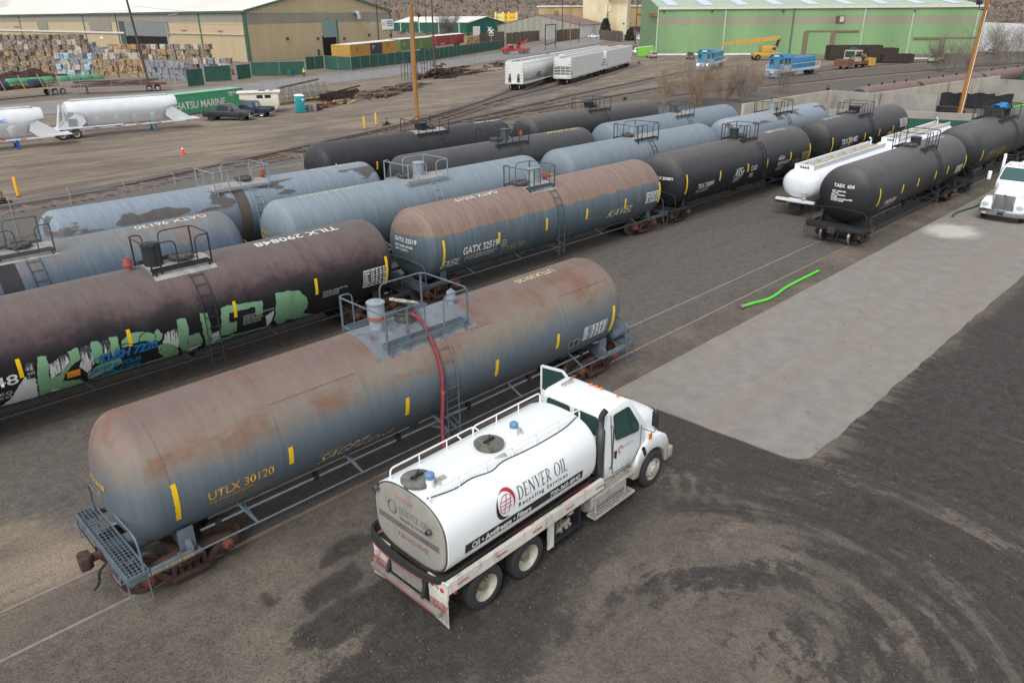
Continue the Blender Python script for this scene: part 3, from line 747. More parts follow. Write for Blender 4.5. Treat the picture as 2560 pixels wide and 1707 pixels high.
    ob('bottom_outlet', MB().lathe([(.42, .08), (.6, .16), (.95, .2)], (pc, 0, 0), 'z', 12), trim, car); ob('valve_gear', MB().box((pc+.9, 0, .8), (.5, .3, .35)), trim, car); ob('brake_cylinder', MB().cyl((pc-2.6, .2, .82), (pc-1.6, .2, .82), .2, n=14), trim, car)
    for sx_, a0, a1 in stripes:
        ob('reflector_stripe', patch_mesh(sx_-xc-.055, sx_-xc+.055, a0, a1, r+.010, 6), M_YEL, car, (0, 0, ha))
    car['r'] = r; car['ha'] = ha; car['hl'] = hl; car['da'] = da; car['xf'] = f_
    return car, xc
def std_stripes(x0, x1, n=6, a0=-1, a1=-21):
    out = [(x0+.92, 9, -29)]
    for i in range(1, n-1): out.append((x0+.92+(x1-x0-1.84)*i/(n-1), a0, a1))
    return out+[(x1-.92, 9, -31)]
def LT(c, body, x0, x1, a, cap, mat, **k):
    car, xc = c; f_ = car['xf']; return lettering(car, body, x0*f_-xc, x1*f_-xc, a+(0 if a > 60 else car['da']), cap, car['r']+k.pop('lift', 0), car['ha'], mat, **k)
def XX(c, x): return x*c[0]['xf']-c[1]
# ---- front row
C1 = tank_car('T1', 1, 3.2, 19.77, 'grey tank car with rusty crown, open hatch and red hose', trim=M_GRY, plat=(10.13, 12.79), lad=.05, valve=-.95, hatch=-.05, stripes=[(4.22, 12, -24), (6.87, 2, -16), (10.24, 2, -18), (13.47, 2, -18), (16.1, 2, -17), (18.86, 9, -28)], valve_style='tall', small=13.1, seams=(4.17, 6.68, 9.1, 13.85, 16.5), pipe=True, py=.88, style={'ext': .12, 'bin': 0}, bonnet_mat=M_LGRY)
LT(C1, 'UTLX 30120', 4.88, 6.42, -17.5, .24, M_GOLD, bold=.012)
LT(C1, 'THE TANK CAR PEOPLE', 4.88, 5.95, -22.5, .075, M_GOLD)
LT(C1, 'LD LMT 199000 LB 90 250 KG\nLT WT 64000 LB 29 030 KG', 4.95, 6.5, -34, .24, M_FADE)
LT(C1, 'UTLX30120', 15.7, 17.4, 93, .26, M('pale_stencil_paint', (206, 190, 130), .7), bold=.01, flip=True)
LT(C1, 'RELIEF VALVE SETTING\nTEST DUE 2024 STN UTL', 7.6, 8.3, -24, .1, M_GOLD)
LT(C1, 'SAGPZ.', 7.6, 9.15, -35, .3, M_CREAM, shear=.6)
LT(C1, 'SDook', 9.0, 9.95, -38, .22, M_CREAM, shear=.6)
LT(C1, 'INSP CVCR\nSDECK 21', 11.95, 12.5, -24, .2, M_FADE)
stencil_table(C1[0], XX(C1, 17.35), XX(C1, 18.53), -24, -4.5, 0, 0, M_WHT)
ob('stencil_box', patch_mesh(XX(C1, 16.72), XX(C1, 17.18), -27, -16.5, C1[0]['r']+.006), M_BLK, C1[0], (0, 0, C1[0]['ha']))
strokes(C1[0], [[(XX(C1, 16.72), -27), (XX(C1, 17.18), -27), (XX(C1, 17.18), -16.5), (XX(C1, 16.72), -16.5), (XX(C1, 16.72), -27)], [(XX(C1, 16.95), -26), (XX(C1, 16.95), -17)]], .025, C1[0]['r']+.003, C1[0]['ha'], M_WHT, 'box_outline')
ob('dome_plate', patch_mesh(XX(C1, 9.75), XX(C1, 13.15), 46, 134, C1[0]['r']+.005, 16), M('dirty_grey_dome', (112, 119, 123), .65, 0, .2, 1.6, dirt=(74, 72, 70), damt=.45, dscale=2.2), C1[0], (0, 0, C1[0]['ha']))
# jacket lap joints, oil runs, end stencil
for (a, b) in ((6.7, 9.05), (12.85, 13.75), (16.5, 18.95)):
    ob('jacket_joint', MB().tube([P3(a-C1[1], R_(44.5), C1[0]['r']+.002), P3(b-C1[1], R_(44.5), C1[0]['r']+.002)], .012, 4), TM['T1'], C1[0], (0, 0, C1[0]['ha']))
sl = text_mesh('2 INCH HF COMP SHOES', .09, .002)
for v in sl.vertices: v.co = Vector((-C1[0]['hl']+.15+v.co.x, -1.573, .93+v.co.y))
ob('sill_lettering', sl, M_GOLD, C1[0], smooth=0, fix=False)
ob('brake_reservoir', MB().lathe([(-.5, .02), (-.48, .16), (-.42, .225), (0, .232), (.42, .225), (.48, .16), (.5, .02)], (8.25, -1.05, 1.36), 'x', 20), M_GRY, C1[0])
def end_text(c, body, size, y, z, mat, line=1.0):
    """lettering laid on the near end cap"""
    car, xc = c; r, ha = car['r'], car['ha']; L = car['hl']; dd = .74
    me = text_mesh(body, size, .006, line=line)
    def fn(u, v):
        yy, zz_ = y-u, z+v; q = min(.995, math.hypot(yy, zz_)/r)
        return (-L+dd*(1-math.sqrt(1-q*q))-.012, yy, zz_)
    warp(me, fn, .15); warp_x = me
    return ob('end_lettering', me, mat, car, (0, 0, ha), smooth=0, fix=False)
end_text(C1, 'UTLX 30120', .17, .5, .12, M_GOLD); end_text(C1, 'CAPY 30120 US GAL\nDOT 111A100W1', .08, .5, -.05, M_FADE, 1.1)
C2 = tank_car('T2', 1, 40.27, 56.39, 'dusty black tank car numbered 654 with bare end facing the yard', r=1.53, ha=2.60, plat=(49.1, 51.2), lad=.3, valve=-.05, hatch=-1.0, stripes=[(41.4, 15, -20), (44.7, 5, -13), (47.1, 5, -13), (50.0, 5, -13), (52.2, 5, -13), (55.6, 14, -18)], hz=.5, rusty=False, style={'ext': .25}, py=.8)
LT(C2, 'TAEX 654', 42.5, 44.1, -26, .28, M_WHT, bold=.015, shear=.1); LT(C2, 'LD LMT 197800 LB\nLT WT 66200 LB', 42.4, 44.1, -38, .22, M_WHT)
end_text(C2, 'TAEX  654', .24, .55, .42, M_WHT); end_text(C2, 'CAPY  23560 GAL\n  89 186 L\nSPEC 111A100W1\nLD LMT\nCOILED AND INSULATED\nDO NOT HUMP', .1, .6, .18, M_WHT, 1.0)
LT(C2, 'TAEX 654', 52.6, 54.6, 92, .3, M_WHT, flip=True, bold=.01); stencil_table(C2[0], XX(C2, 53.9), XX(C2, 55.1), -22, -4, 1.53, 2.6, M_WHT)
C3 = tank_car('T3', 1, 58.1, 75.6, 'black tank car with blue sheet and pump on its platform', r=1.6, ha=2.72, lad=.3, rusty=False, group=None, style={'ext': .25}, stripes=[(59.0, 5, -20)], walk=2.2, hz=.5)
LT(C3, 'XZISMU KAOS', 60.0, 64.6, -26, .6, M('olive_spray_paint', (136, 130, 60), .8), shear=.5); LT(C3, 'DUE', 63.6, 65.6, -32, .6, M('red_spray_paint', (120, 64, 60), .8), shear=.3)
# ---- second row
C4 = tank_car('T4', 2, -0.3, 17.42, 'maroon faded black tank car with big green graffiti letters', plat=(8.35, 10.3), lad=.05, valve=-.65, hatch=.25, stripes=[(.8, 5, -38), (3.82, -1, -22), (6.92, -1, -21), (10.48, -1, -22), (13.74, 0, -22), (17.0, 5, -38)], saddle=1, small=7.85, hz=.78, seams=(6.07, 13.55), style={'ext': .25}, py=.62)
LT(C4, 'TILX 290848', 12.2, 15.7, 86, .33, M_WHT, flip=True, bold=.012)
LT(C4, 'TILX 290848', .2, 3.72, -27.5, .34, M_WHT, bold=.012); LT(C4, 'LD LMT 89 450 KG\nLT WT  30 210 KG', 1.4, 3.5, -45, .3, M_WHT)
stencil_table(C4[0], XX(C4, 15.85), XX(C4, 17.0), -33, -7, 0, 0, M_WHT)
LT(C4, 'MAXIMUM OPERATING PRESSURE FOR\nHEATER COILS 100 PSI\nEXTERIOR HEATER PIPES\nNO INLET OR OUTLET\nFIRE VALVE REQUIRED', 10.75, 11.95, -38, .42, M_WHT); LT(C4, 'STENCIL QUALITY TO\nINSP DUE 2026\nLINING NONE', 14.0, 15.1, -30, .26, M_WHT)
# ---- graffiti of that car: painted fields in (x, angle) on the shell
GRF_GREEN = [
 [(4.24,5.4),(4.33,5.7),(4.46,4.7),(4.47,-2.5),(4.41,-17.0),(4.41,-32.7),(4.41,-53.2),(4.25,-53.2),(4.1,-57.7),(4.1,-26.9),(4.11,-12.8)] ,
 [(5.03,2.9),(5.3,4.0),(5.32,-9.3),(5.01,-15.1),(4.84,-23.5),(4.74,-32.7),(5.0,-36.8),(5.29,-40.0),(5.37,-50.4),(5.22,-59.1),(4.84,-50.8),(4.49,-43.0),(4.41,-47.7),(4.4,-24.1),(4.62,-23.0),(4.81,-17.1),(5.01,-10.6)] ,
 [(5.67,6.0),(5.89,5.7),(5.97,-0.9),(5.96,-12.1),(5.88,-24.1),(5.69,-18.2),(5.64,-7.0)] ,
 [(6.21,6.1),(6.45,5.0),(6.44,-8.8),(6.4,-16.4),(6.19,-18.0),(6.18,-5.8)] ,
 [(6.54,-2.4),(6.79,4.7),(7.03,4.2),(7.29,0.6),(7.49,-3.5),(7.63,1.3),(7.78,-6.7),(7.75,-12.4),(7.51,-16.6),(7.27,-9.5),(6.93,-8.1),(6.68,-10.4),(6.51,-9.1)] ,
 [(7.57,-21.1),(7.9,-20.1),(8.17,-28.9),(8.3,-41.6),(8.37,-59.7),(5.41,-54.7),(7.9,-50.6),(7.64,-33.3)] ,
 [(8.27,5.5),(8.48,5.7),(8.59,4.8),(8.61,-10.0),(8.58,-31.7),(8.67,-49.5),(8.55,-54.8),(8.27,-27.0),(8.27,-6.2)] ,
 [(8.58,-19.5),(8.99,-18.2),(9.11,-40.0),(8.6,-39.7)] ,
 [(9.04,5.4),(9.3,4.6),(9.37,-19.1),(9.51,-54.6),(9.35,-62.0),(9.1,-21.0)] ,
 [(9.77,4.3),(9.99,6.0),(11.28,0.8),(11.27,-17.8),(11.01,-16.7),(11.0,-4.4),(10.03,-3.8),(10.01,-16.6),(10.28,-17.8),(10.34,-35.8),(10.08,-36.8),(10.19,-53.6),(11.5,-57.2),(11.83,-53.4),(9.7,-35.8),(9.73,-13.4)] ,
 [(11.82,4.7),(12.29,4.3),(12.75,-0.3),(13.04,-12.8),(13.1,-27.5),(12.97,-39.8),(13.62,-53.3),(13.32,-59.4),(12.78,-50.1),(12.37,-43.9),(12.2,-61.5),(11.76,-33.7),(11.78,-11.2)] ,
]
GRF_WHITE = [
 [(3.09,-50.8),(3.35,-38.4),(3.61,-20.7),(3.78,-12.9),(4.05,-16.7),(4.08,-58.3),(3.71,-52.0)] ,
 [(3.9,3.5),(4.11,2.0),(4.09,-7.6),(3.85,-5.6)] ,
 [(4.47,-6.2),(4.78,-0.3),(5.01,1.7),(5.02,-9.3),(4.81,-17.1),(4.45,-24.2)] ,
 [(5.33,3.3),(5.62,3.6),(5.64,-8.2),(5.67,-19.4),(5.46,-32.4),(5.25,-19.2),(5.33,-9.4)] ,
 [(6.01,4.7),(6.19,3.9),(6.13,-15.8),(5.97,-13.6)] ,
 [(7.87,-5.7),(8.27,-4.9),(8.28,-34.5),(7.74,-18.0)] ,
 [(4.4,-41.3),(4.85,-52.4),(5.19,-52.6),(4.42,-54.7)] ,
 [(8.59,-41.4),(9.12,-42.2),(8.67,-62.0)] ,
 [(9.41,-27.9),(9.64,-25.4),(9.87,-61.2),(9.52,-52.4)] ,
 [(11.38,-22.3),(11.72,-18.1),(11.59,-56.5)] ,
]
def paint(c, polys, mat, lift, name, jag=.02):
    car, xc = c; r, ha = car['r'], car['ha']; rr = r+lift; out = []; rg = random.Random(3)
    for P in polys:
        Q = []
        if len(P) < 3: continue
        for a, b in zip(P, P[1:]+P[:1]):
            A = Vector((a[0]-xc, R_(a[1])*rr)); B = Vector((b[0]-xc, R_(b[1])*rr)); k = max(1, round((B-A).length/.09))
            for i in range(k): q = A.lerp(B, i/k); Q.append((q.x+rg.uniform(-jag, jag), q.y+rg.uniform(-jag, jag)))
        out.append(Q)
    me = poly_mesh(out); warp(me, lambda x, y: P3(x, y/rr, rr), .14)
    return ob(name, me, mat, car, (0, 0, ha), smooth=0, fix=False)
def drip_mat(name, c1, c2):
    t = NT(name); P = t.obj(); n = t.noise(t.map(P, (9, 1, .8)), 2.5, 4, .7); z = t.n('ShaderNodeSeparateXYZ', i_0=P).outputs[2]
    f = t.step(t.math('ADD', n, t.math('MULTIPLY', t.math('ADD', z, .7), .35)), .60, .70); return t.out(t.mix(f, lin(c1), lin(c2)), .75)
GRF_GREEN += [[(4.2,-52),(5.6,-50),(7.2,-47),(8.3,-47),(8.35,-62),(4.2,-62)], [(5.45,-32),(5.75,-24),(6.4,-22),(6.5,-30),(6.1,-40),(5.5,-48)], [(9.6,-42),(11.3,-44),(11.8,-50),(11.8,-60),(9.5,-60)]]
paint(C4, GRF_WHITE, drip_mat('streaky_white_spray', (206, 208, 204), (60, 62, 66)), .005, 'graffiti_fill')
paint(C4, GRF_GREEN, M('mint_green_spray', (124, 166, 130), .7, 0, .1, 3, dirt=(100, 142, 100), damt=.4, dscale=1.5), .009, 'graffiti_letters')
M_BLUS = M('blue_spray_paint', (20, 112, 168), .7)
LT(C4, 'KUSH 7220', 5.9, 7.75, -33, .34, M_BLUS, bold=.05, shear=.25, lift=.008); LT(C4, 'HOW IS YOUR', 5.65, 7.2, -46, .24, M_BLUS, bold=.045, shear=.25, lift=.008); LT(C4, 'FACE?', 6.0, 7.2, -58, .28, M_BLUS, bold=.05, lift=.008)
def loop(cx, ca, rx, ra, n=14, a0=0, a1=2*PI): return [(cx+rx*math.cos(a0+(a1-a0)*i/n), ca+ra*math.sin(a0+(a1-a0)*i/n)) for i in range(n+1)]
strokes(C4[0], [[(x-C4[1], a) for x, a in l] for l in (loop(5.9, -22, .32, 8, a0=.3, a1=5.6), loop(6.6, -15, .30, 9, a0=0, a1=4.6), loop(7.3, -6, .26, 7, a0=-.5, a1=4.2), loop(6.2, -44, .8, 12, a0=2.2, a1=6.0), loop(7.3, -26, .4, 7, a0=3, a1=6.5), loop(7.0, -38, .3, 6))], .035, C4[0]['r']+.004, C4[0]['ha'], M_BLK)
ob('placard', patch_mesh(XX(C4, 3.93), XX(C4, 4.2), -16, -7, C4[0]['r']+.014), M_BLK, C4[0], (0, 0, C4[0]['ha']))
LT(C4, 'PLATE\nC', 3.97, 4.16, -25.3, .2, M_WHT, lift=.012)
ob('notice_panel', patch_mesh(XX(C4, 4.98), XX(C4, 5.36), -31, -22, C4[0]['r']+.014), M('orange_notice', (214, 140, 40), .7), C4[0], (0, 0, C4[0]['ha']))
C5 = tank_car('T5', 2, 18.69, 36.01, 'blue grey tank car numbered 32519 with rust over its upper half', trim=M_GRYD, plat=(26.2, 27.95), lad=.35, valve=-.05+.3, hatch=-.65, stripes=[(20.05, 6, -35), (23.36, -4, -23), (26.6, -2, -23), (29.66, -4, -24), (32.9, -5, -23), (36.1, 10, -31)], saddle=1, seams=(22.4, 30.6), bonnet_mat=M_LGRY, style={'ext': .25}, py=.72, small=28.2)
LT(C5, 'GATX 32519', 21.15, 23.3, -26, .36, M_WHT, bold=.02); LT(C5, 'LD LMT 188600 LB 85600 KG\nLT WT 74200 LB 33650 KG', 21.3, 23.3, -37, .22, M_WHT)
LT(C5, 'GATX 32519', 22.0, 24.6, 88, .3, M_WHT, flip=True, bold=.012); stencil_table(C5[0], XX(C5, 34.8), XX(C5, 36.0), -26, -5, 0, 0, M_WHT)
end_text(C5, 'GATX 32519', .26, .6, .28, M_WHT); end_text(C5, 'CAPY 30480 US GAL\nCAPY 115 377 L', .14, .6, .06, M_WHT, 1.2)
LT(C5, 'EXEIL.', 19.9, 21.05, -40, .34, M_WHT, shear=.6); LT(C5, 'TYBOB', 23.6, 25.2, -42, .34, M_FADE, shear=.4); LT(C5, 'KAVEL', 31.4, 33.6, -34, .4, M_CREAM, shear=.5); LT(C5, 'EXTERIOR COILS\nWORKING PRESSURE 100 PSI', 29.8, 30.9, -30, .2, M_FADE)
strokes(C5[0], [[(XX(C5, 23.55), -18), (XX(C5, 23.85), -18), (XX(C5, 23.85), -9), (XX(C5, 23.55), -9), (XX(C5, 23.55), -18)]], .025, C5[0]['r'], C5[0]['ha'], M_WHT, 'plate_box')
LT(C5, 'C', 23.65, 23.77, -26, .12, M_WHT)
C6 = tank_car('T6', 2, 37.3, 54.72, 'black tank car with white scribbled tags along its side', plat=(46.6, 48.4), lad=.6, valve=-.75, hatch=.1, stripes=[(38.9, 10, -31), (42.65, 0, -21), (46.1, 0, -19), (48.7, -2, -22), (52.1, 0, -20), (55.1, 9, -32)], rusty=False, style={'ext': .3}, py=.66)
LT(C6, 'TILX 250891', 40.2, 42.0, -27, .30, M_WHT, bold=.01, shear=.1); LT(C6, 'LD LMT 197100 LB\nLT WT 65900 LB', 40.1, 41.6, -37, .2, M_WHT)
LT(C6, 'ARSe', 44.4, 45.6, -24, .55, M_WHT, shear=.5); LT(C6, 'TEST', 44.4, 45.4, -36, .28, M_WHT, shear=.6); LT(C6, 'CUAD\nRBG', 46.5, 47.3, -36, .8, M_WHT); LT(C6, 'ASSe:\nREHVOU\nGOZ', 50.2, 52.0, -38, 1.0, M_WHT, shear=.4); LT(C6, 'CUAD', 52.4, 53.6, -38, .5, M_FADE)
LT(C6, 'TILX 250891', 50.6, 53.4, 88, .3, M_WHT, flip=True); stencil_table(C6[0], XX(C6, 53.9), XX(C6, 55.0), -28, -8, 0, 0, M_FADE)
end_text(C6, 'TILX 250891', .22, .1, .25, M_WHT)
C7 = tank_car('T7', 2, 57.31, 73.88, 'black tank car with yellow bars and orange notices near the green screen fence', plat=(65.3, 67.6), valve_style='pot', valve=-.2, hatch=-.9, stripes=std_stripes(58.03, 75.2), rusty=False, style={'ext': .3})
LT(C7, 'TILX 281482', 60.6, 63.6, -18, .42, M_WHT, bold=.02, shear=.1); LT(C7, 'LD LMT 197 LB\nLT WT 65 LB', 60.6, 62.8, -30, .25, M_WHT)
for x_, a_ in ((64.2, -24), (70.2, -16)): ob('notice_panel', patch_mesh(XX(C7, x_), XX(C7, x_)+1.0, a_-8, a_+8, C7[0]['r']+.012), M('orange_notice', (214, 140, 40), .7), C7[0], (0, 0, C7[0]['ha']))
stencil_table(C7[0], XX(C7, 72.7), XX(C7, 74.4), -12, 12, 0, 0, M_WHT); LT(C7, 'TILX 281482', 60.0, 63.0, 90, .3, M_WHT, flip=True)
# ---- third row
C8 = tank_car('T8', 3, -3.4, 14.06, 'dark slate blue tank car with rust clouds behind the graffiti car', trim=M_GRYD, plat=(4.9, 6.9), lad=.0, valve=-.95, hatch=.1, saddle=1, stripes=std_stripes(-3.3, 14.17), bonnet_mat=M_GRYD, full=False, py=.7, seams=(9.8,))
LT(C8, 'GATX 96130', 10.0, 12.9, 88, .32, M_WHT, flip=True)
ob('oil_stain', patch_mesh(XX(C8, 4.9), XX(C8, 5.55), -20, 58, C8[0]['r']+.005, 16), M('dried_oil', (44, 42, 44), .5), C8[0], (0, 0, C8[0]['ha']))
C9 = tank_car('T9', 3, 15.53, 32.88, 'pale blue tank car with orange rust patches, beside the rusty 32519 car', trim=M_LGRY, plat=(23.1, 25.6), lad=.05, valve=.15, hatch=-.8, stripes=std_stripes(15.79, 33.19), full=False, bonnet_mat=M_LGRY, seams=(20, 24.2, 25.1, 29), saddle=2)
LT(C9, 'UTLX 201112', 17.3, 20.6, 91, .28, M_CREAM, flip=True); end_text(C9, 'UTLX 201112\n\nCAPY 23 GAL', .16, .8, .15, M_GOLD, .8)
C10 = tank_car('T10', 3, 34.43, 51.7, 'pale grey blue tank car with a black ladder and stained drum, third track', trim=M_BLK, plat=(42.3, 44.6), lad=.05, valve=-.4, hatch=-1.1+.2, stripes=std_stripes(34.87, 52.25), full=False, bonnet_mat=M_LGRY, seams=(39, 43.6, 48), saddle=2)
end_text(C10, 'UTLX 201888', .18, .8, .1, M_GOLD)
C11 = tank_car('T11', 3, 54.18, 70.85, 'whitish tank car with peeled brown crown near the concrete wall', trim=M_BLK, plat=(61.6, 64.4), valve=-.3, stripes=(), full=False, bonnet_mat=M_LGRY, seams=(59, 67), saddle=2)
# ---- fourth row
C12 = tank_car('T12', 4, 7.8, 25.11, 'light grey tank car with long brown bare fields on its crown', trim=M_LGRY, plat=(15.5, 18.3), lad=.3, valve=-.9, hatch=.55, stripes=std_stripes(7.96, 25.3), full=False, bonnet_mat=M_LGRY, seams=(11.6, 21.6, 24), small=18.5, valve_style='low', saddle=2)
LT(C12, 'UTLX 647210', 21.2, 24.2, 91, .3, M_CREAM, flip=True); end_text(C12, 'UTLX 647210', .17, .5, .2, M_GOLD)
ob('oil_stain', patch_mesh(XX(C12, 16.3), XX(C12, 16.9), -30, 60, C12[0]['r']+.005, 16), M('brown_run_off', (84, 74, 68), .7), C12[0], (0, 0, C12[0]['ha']))
C13 = tank_car('T13', 4, 26.66, 44.17, 'smooth charcoal tank car with yellow lettering on its end', plat=(34.5, 37.3), lad=.1, valve=.2, hatch=-.65, stripes=std_stripes(26.99, 44.54), full=False, bonnet_mat=M_GRYD, small=37.6, seams=(31, 41), py=.9)
LT(C13, 'UTLX 670664', 40.0, 43.3, 90, .34, M('bright_yellow_stencil', (206, 190, 60), .7), flip=True, bold=.012); end_text(C13, 'UTLX 670664\nCAPY 29000 GAL\n111 A 100', .24, .75, .15, M_GOLD, .75)
C14 = tank_car('T14', 4, 45.99, 64.35, 'dull grey blue tank car in front of the bare shrubs', trim=M_GRYD, plat=(55.0, 57.4), valve=-.3, full=False, bonnet_mat=M_GRYD, seams=(50, 60), py=.95, saddle=2)
end_text(C14, 'NTRX 28841', .26, .3, .05, M_WHT)
# ---- fifth row
C15 = tank_car('T15', 5, 25.56, 43.26, 'clean black tank car nearest the dirt yard with pot shaped dome', plat=(34.1, 36.8), lad=.4, valve_style='pot', valve=-.35, hatch=.5, full=False, py=.9, stripes=std_stripes(25.85, 43.54), saddle=2)
end_text(C15, 'HGRX 3294\nCAPY 23 GAL\nDOT 111A', .26, .8, -.25, M_WHT, .7); LT(C15, 'HGRX 3294', 40.2, 42.9, 90, .3, M_WHT, flip=True)
C16 = tank_car('T16', 5, 45.13, 63.07, 'brownish black tank car, farthest one beside the rail curves', plat=(53.1, 55.9), lad=.3, valve_style='pot', valve=-.4, hatch=.35, full=False, py=.9)
end_text(C16, 'SHPX 213388', .28, -.25, -.45, M_WHT)
# red suction hose from the open hatch of the front car down to the ground beside the road truck
hp = [(11.36, 15.55, 4.0), (11.40, 15.35, 4.12), (11.46, 14.95, 4.02), (11.46, 14.55, 3.55), (11.40, 14.15, 2.9), (11.28, 13.98, 2.2), (11.05, 13.78, 1.5), (10.85, 13.5, .9), (10.65, 13.1, .35), (10.6, 12.6, .12), (10.5, 11.9, .35), (10.3, 11.75, .9)]
def smooth_path(p, k=6):
    P = [Vector(q) for q in p]; out = []
    for i in range(len(P)-1):
        a, b, c, d = P[max(i-1, 0)], P[i], P[i+1], P[min(i+2, len(P)-1)]
        for j in range(k):
            t = j/k; out.append(.5*((2*b)+(c-a)*t+(2*a-5*b+4*c-d)*t*t+(3*b-a-3*c+d)*t**3))
    return out+[P[-1]]
HP = smooth_path(hp, 14)
tag(ob('suction_hose', MB().tube(HP, [.052+.008*(i % 2) for i in range(len(HP))], 10), M('faded_red_hose', (124, 44, 56), .65, 0, .25, 10)), 'ribbed red hose hanging from the open tank hatch', 'hose')
ob('hose_clamp', MB().lathe([(-.06, .066), (.06, .066)], (0, 0, 0), 'z', 12), M_REDV, bpy.data.objects['suction_hose'], (11.30, 13.99, 2.3))
# ================================================================ road vehicles in the foreground
M_TW = M('white_tank_paint', (232, 234, 233), .35, 0, .03, 2)
def dirty_white(name, z0, z1, dirt=(150, 140, 122), base=(230, 233, 232)):
    t = NT(name); P = t.obj(); z = t.n('ShaderNodeSeparateXYZ', i_0=P).outputs[2]; n = t.noise(t.map(P, (2, 2, .6)), 2.2, 5, .65)
    f = t.math('MULTIPLY', t.step(t.math('ADD', z, t.math('MULTIPLY', t.math('SUBTRACT', n, .5), 1.1*(z1-z0))), z1, z0), .8)
    return t.out(t.mix(f, lin(base), lin(dirt)), .42, 0, .5)
M_TWD = dirty_white('white_paint_with_road_film', .95, 1.75)
M_CAB = dirty_white('white_cab_paint', .75, 1.45, (138, 128, 110))
M_HEADD = M('grimy_tank_end', (150, 147, 138), .6, 0, .12, 1.5, dirt=(110, 104, 94), damt=.3, dscale=2.5, streak=True)
M_TYRE = M('dusty_tyre', (46, 46, 47), .9, 0, .25, 3, dirt=(78, 73, 67), damt=.25, dscale=4)
M_RIM = M('dirty_white_rim', (176, 170, 156), .6, .1, .15, 4, dirt=(112, 102, 88), damt=.3, dscale=5)
M_ALU = M('dull_aluminium', (180, 177, 168), .5, .25, .15, 6, dirt=(120, 110, 96), damt=.3)
M_CHROME = M('bright_metal', (190, 192, 194), .22, .9, .05, 6)
M_DECK = M('oily_deck_plate', (52, 47, 42), .7, .1, .35, 3, dirt=(104, 92, 74), damt=.3)
M_STACK = M('heat_stained_pipe', (104, 104, 104), .4, .7, .25, 3, streak=True)
M_AMBER = M('amber_lens', (222, 122, 40), .35, 0, .05)
M_REDL = M('red_lens', (186, 62, 56), .35, 0, .05)
M_INT = M('dark_cab_lining', (52, 54, 54), .8)
M_GREENH = M('bright_green_hose', (84, 206, 54), .5, 0, .12, 5)
GL = glass()
def wheel_set(parent, x, ys, dual, name='wheel'):
    """ys: +1 left / -1 right; builds tyre(s) and rim of one wheel end"""
    s = ys
    def tyre(): return MB().lathe([(-.125, .30), (-.14, .36), (-.145, .44), (-.12, .495), (-.09, .51), (-.05, .512), (-.045, .498), (-.02, .498), (-.015, .512), (.015, .512), (.02, .498), (.045, .498), (.05, .512), (.09, .51), (.12, .495), (.145, .44), (.14, .36), (.125, .30)], (0, 0, 0), 'y', 36).mesh('tyre', 30)
    w = ob(name, shared('trk_tyre', tyre), M_TYRE, parent, (x, s*1.08, .505), (0, 0, 0 if s < 0 else PI))
    if dual:
        ob('tyre', shared('trk_tyre', tyre), M_TYRE, w, (0, .33, 0))
        rim = shared('rim_dual', lambda: MB().lathe([(-.135, .315), (-.125, .30), (-.02, .27), (.06, .255), (.07, .13), (-.03, .12), (-.05, .08), (-.05, .001)], (0, 0, 0), 'y', 28).mesh('rim', 30))
    else:
        def fr():
            mb = MB().lathe([(-.135, .315), (-.11, .29), (-.07, .28), (-.09, .22), (-.14, .14), (-.20, .12), (-.21, .06), (-.21, .001)], (0, 0, 0), 'y', 28)
            for k in range(10):
                a = k*PI/5; mb.cyl((.165*math.cos(a), -.10, .165*math.sin(a)), (.165*math.cos(a), -.17, .165*math.sin(a)), .018, n=6)
            return mb.mesh('rim', 30)
        rim = shared('rim_front', fr)
    ob('rim', rim, M_RIM, w)
    if dual:
        ob('hub', shared('dual_hub', lambda: MB().lathe([(.065, .15), (-.02, .14), (-.075, .09), (-.08, .001)], (0, 0, 0), 'y', 18).mesh('hub')), M('greasy_hub', (120, 112, 98), .6, .2, .2, 8), w)
        for k in range(8):
            a = k*PI/4+.2; ob('hand_hole', shared('hh2', lambda: MB().lathe([(-.004, .03), (0, .001)], (0, 0, 0), 'y', 10).mesh('hh2')), M_RUBBER, w, (.205*math.cos(a), .058, .205*math.sin(a)))
    if not dual:
        for k in range(5):
            a = k*2*PI/5+.3
            ob('hand_hole', shared('hh', lambda: MB().lathe([(-.004, .035), (0, .001)], (0, 0, 0), 'y', 10).mesh('hh')), M_RUBBER, w, (.235*math.cos(a), -.088, .235*math.sin(a)))
    return w
def pane(parent, pts, mat=None, lift=None, gasket=M_RUBBER, name='window', r=.014):
    """glass pane from 3D corner points, with a rubber gasket round it"""
    P = [Vector(p) for p in pts]; n = (P[1]-P[0]).cross(P[2]-P[1]).normalized(); c = sum(P, Vector())/len(P)
    out = []
    for i in range(len(P)):
        a = P[i]+(P[i-1]-P[i]).normalized()*.07; b = P[i]+(P[(i+1) % len(P)]-P[i]).normalized()*.07
        for j in range(4): t = j/3; out.append(a*(1-t)**2+P[i]*2*t*(1-t)+b*t*t)
    mb = MB(); k = len(out); mb.add([p-n*.012 for p in out]+[p+n*.004 for p in out], [tuple(range(k))[::-1], tuple(range(k, 2*k))]+[(i, (i+1) % k, k+(i+1) % k, k+i) for i in range(k)])
    w = ob(name, mb, mat or GL, parent, smooth=20)
    ob('gasket', MB().tube(out, r, 5, closed=True), gasket, w)
    return w
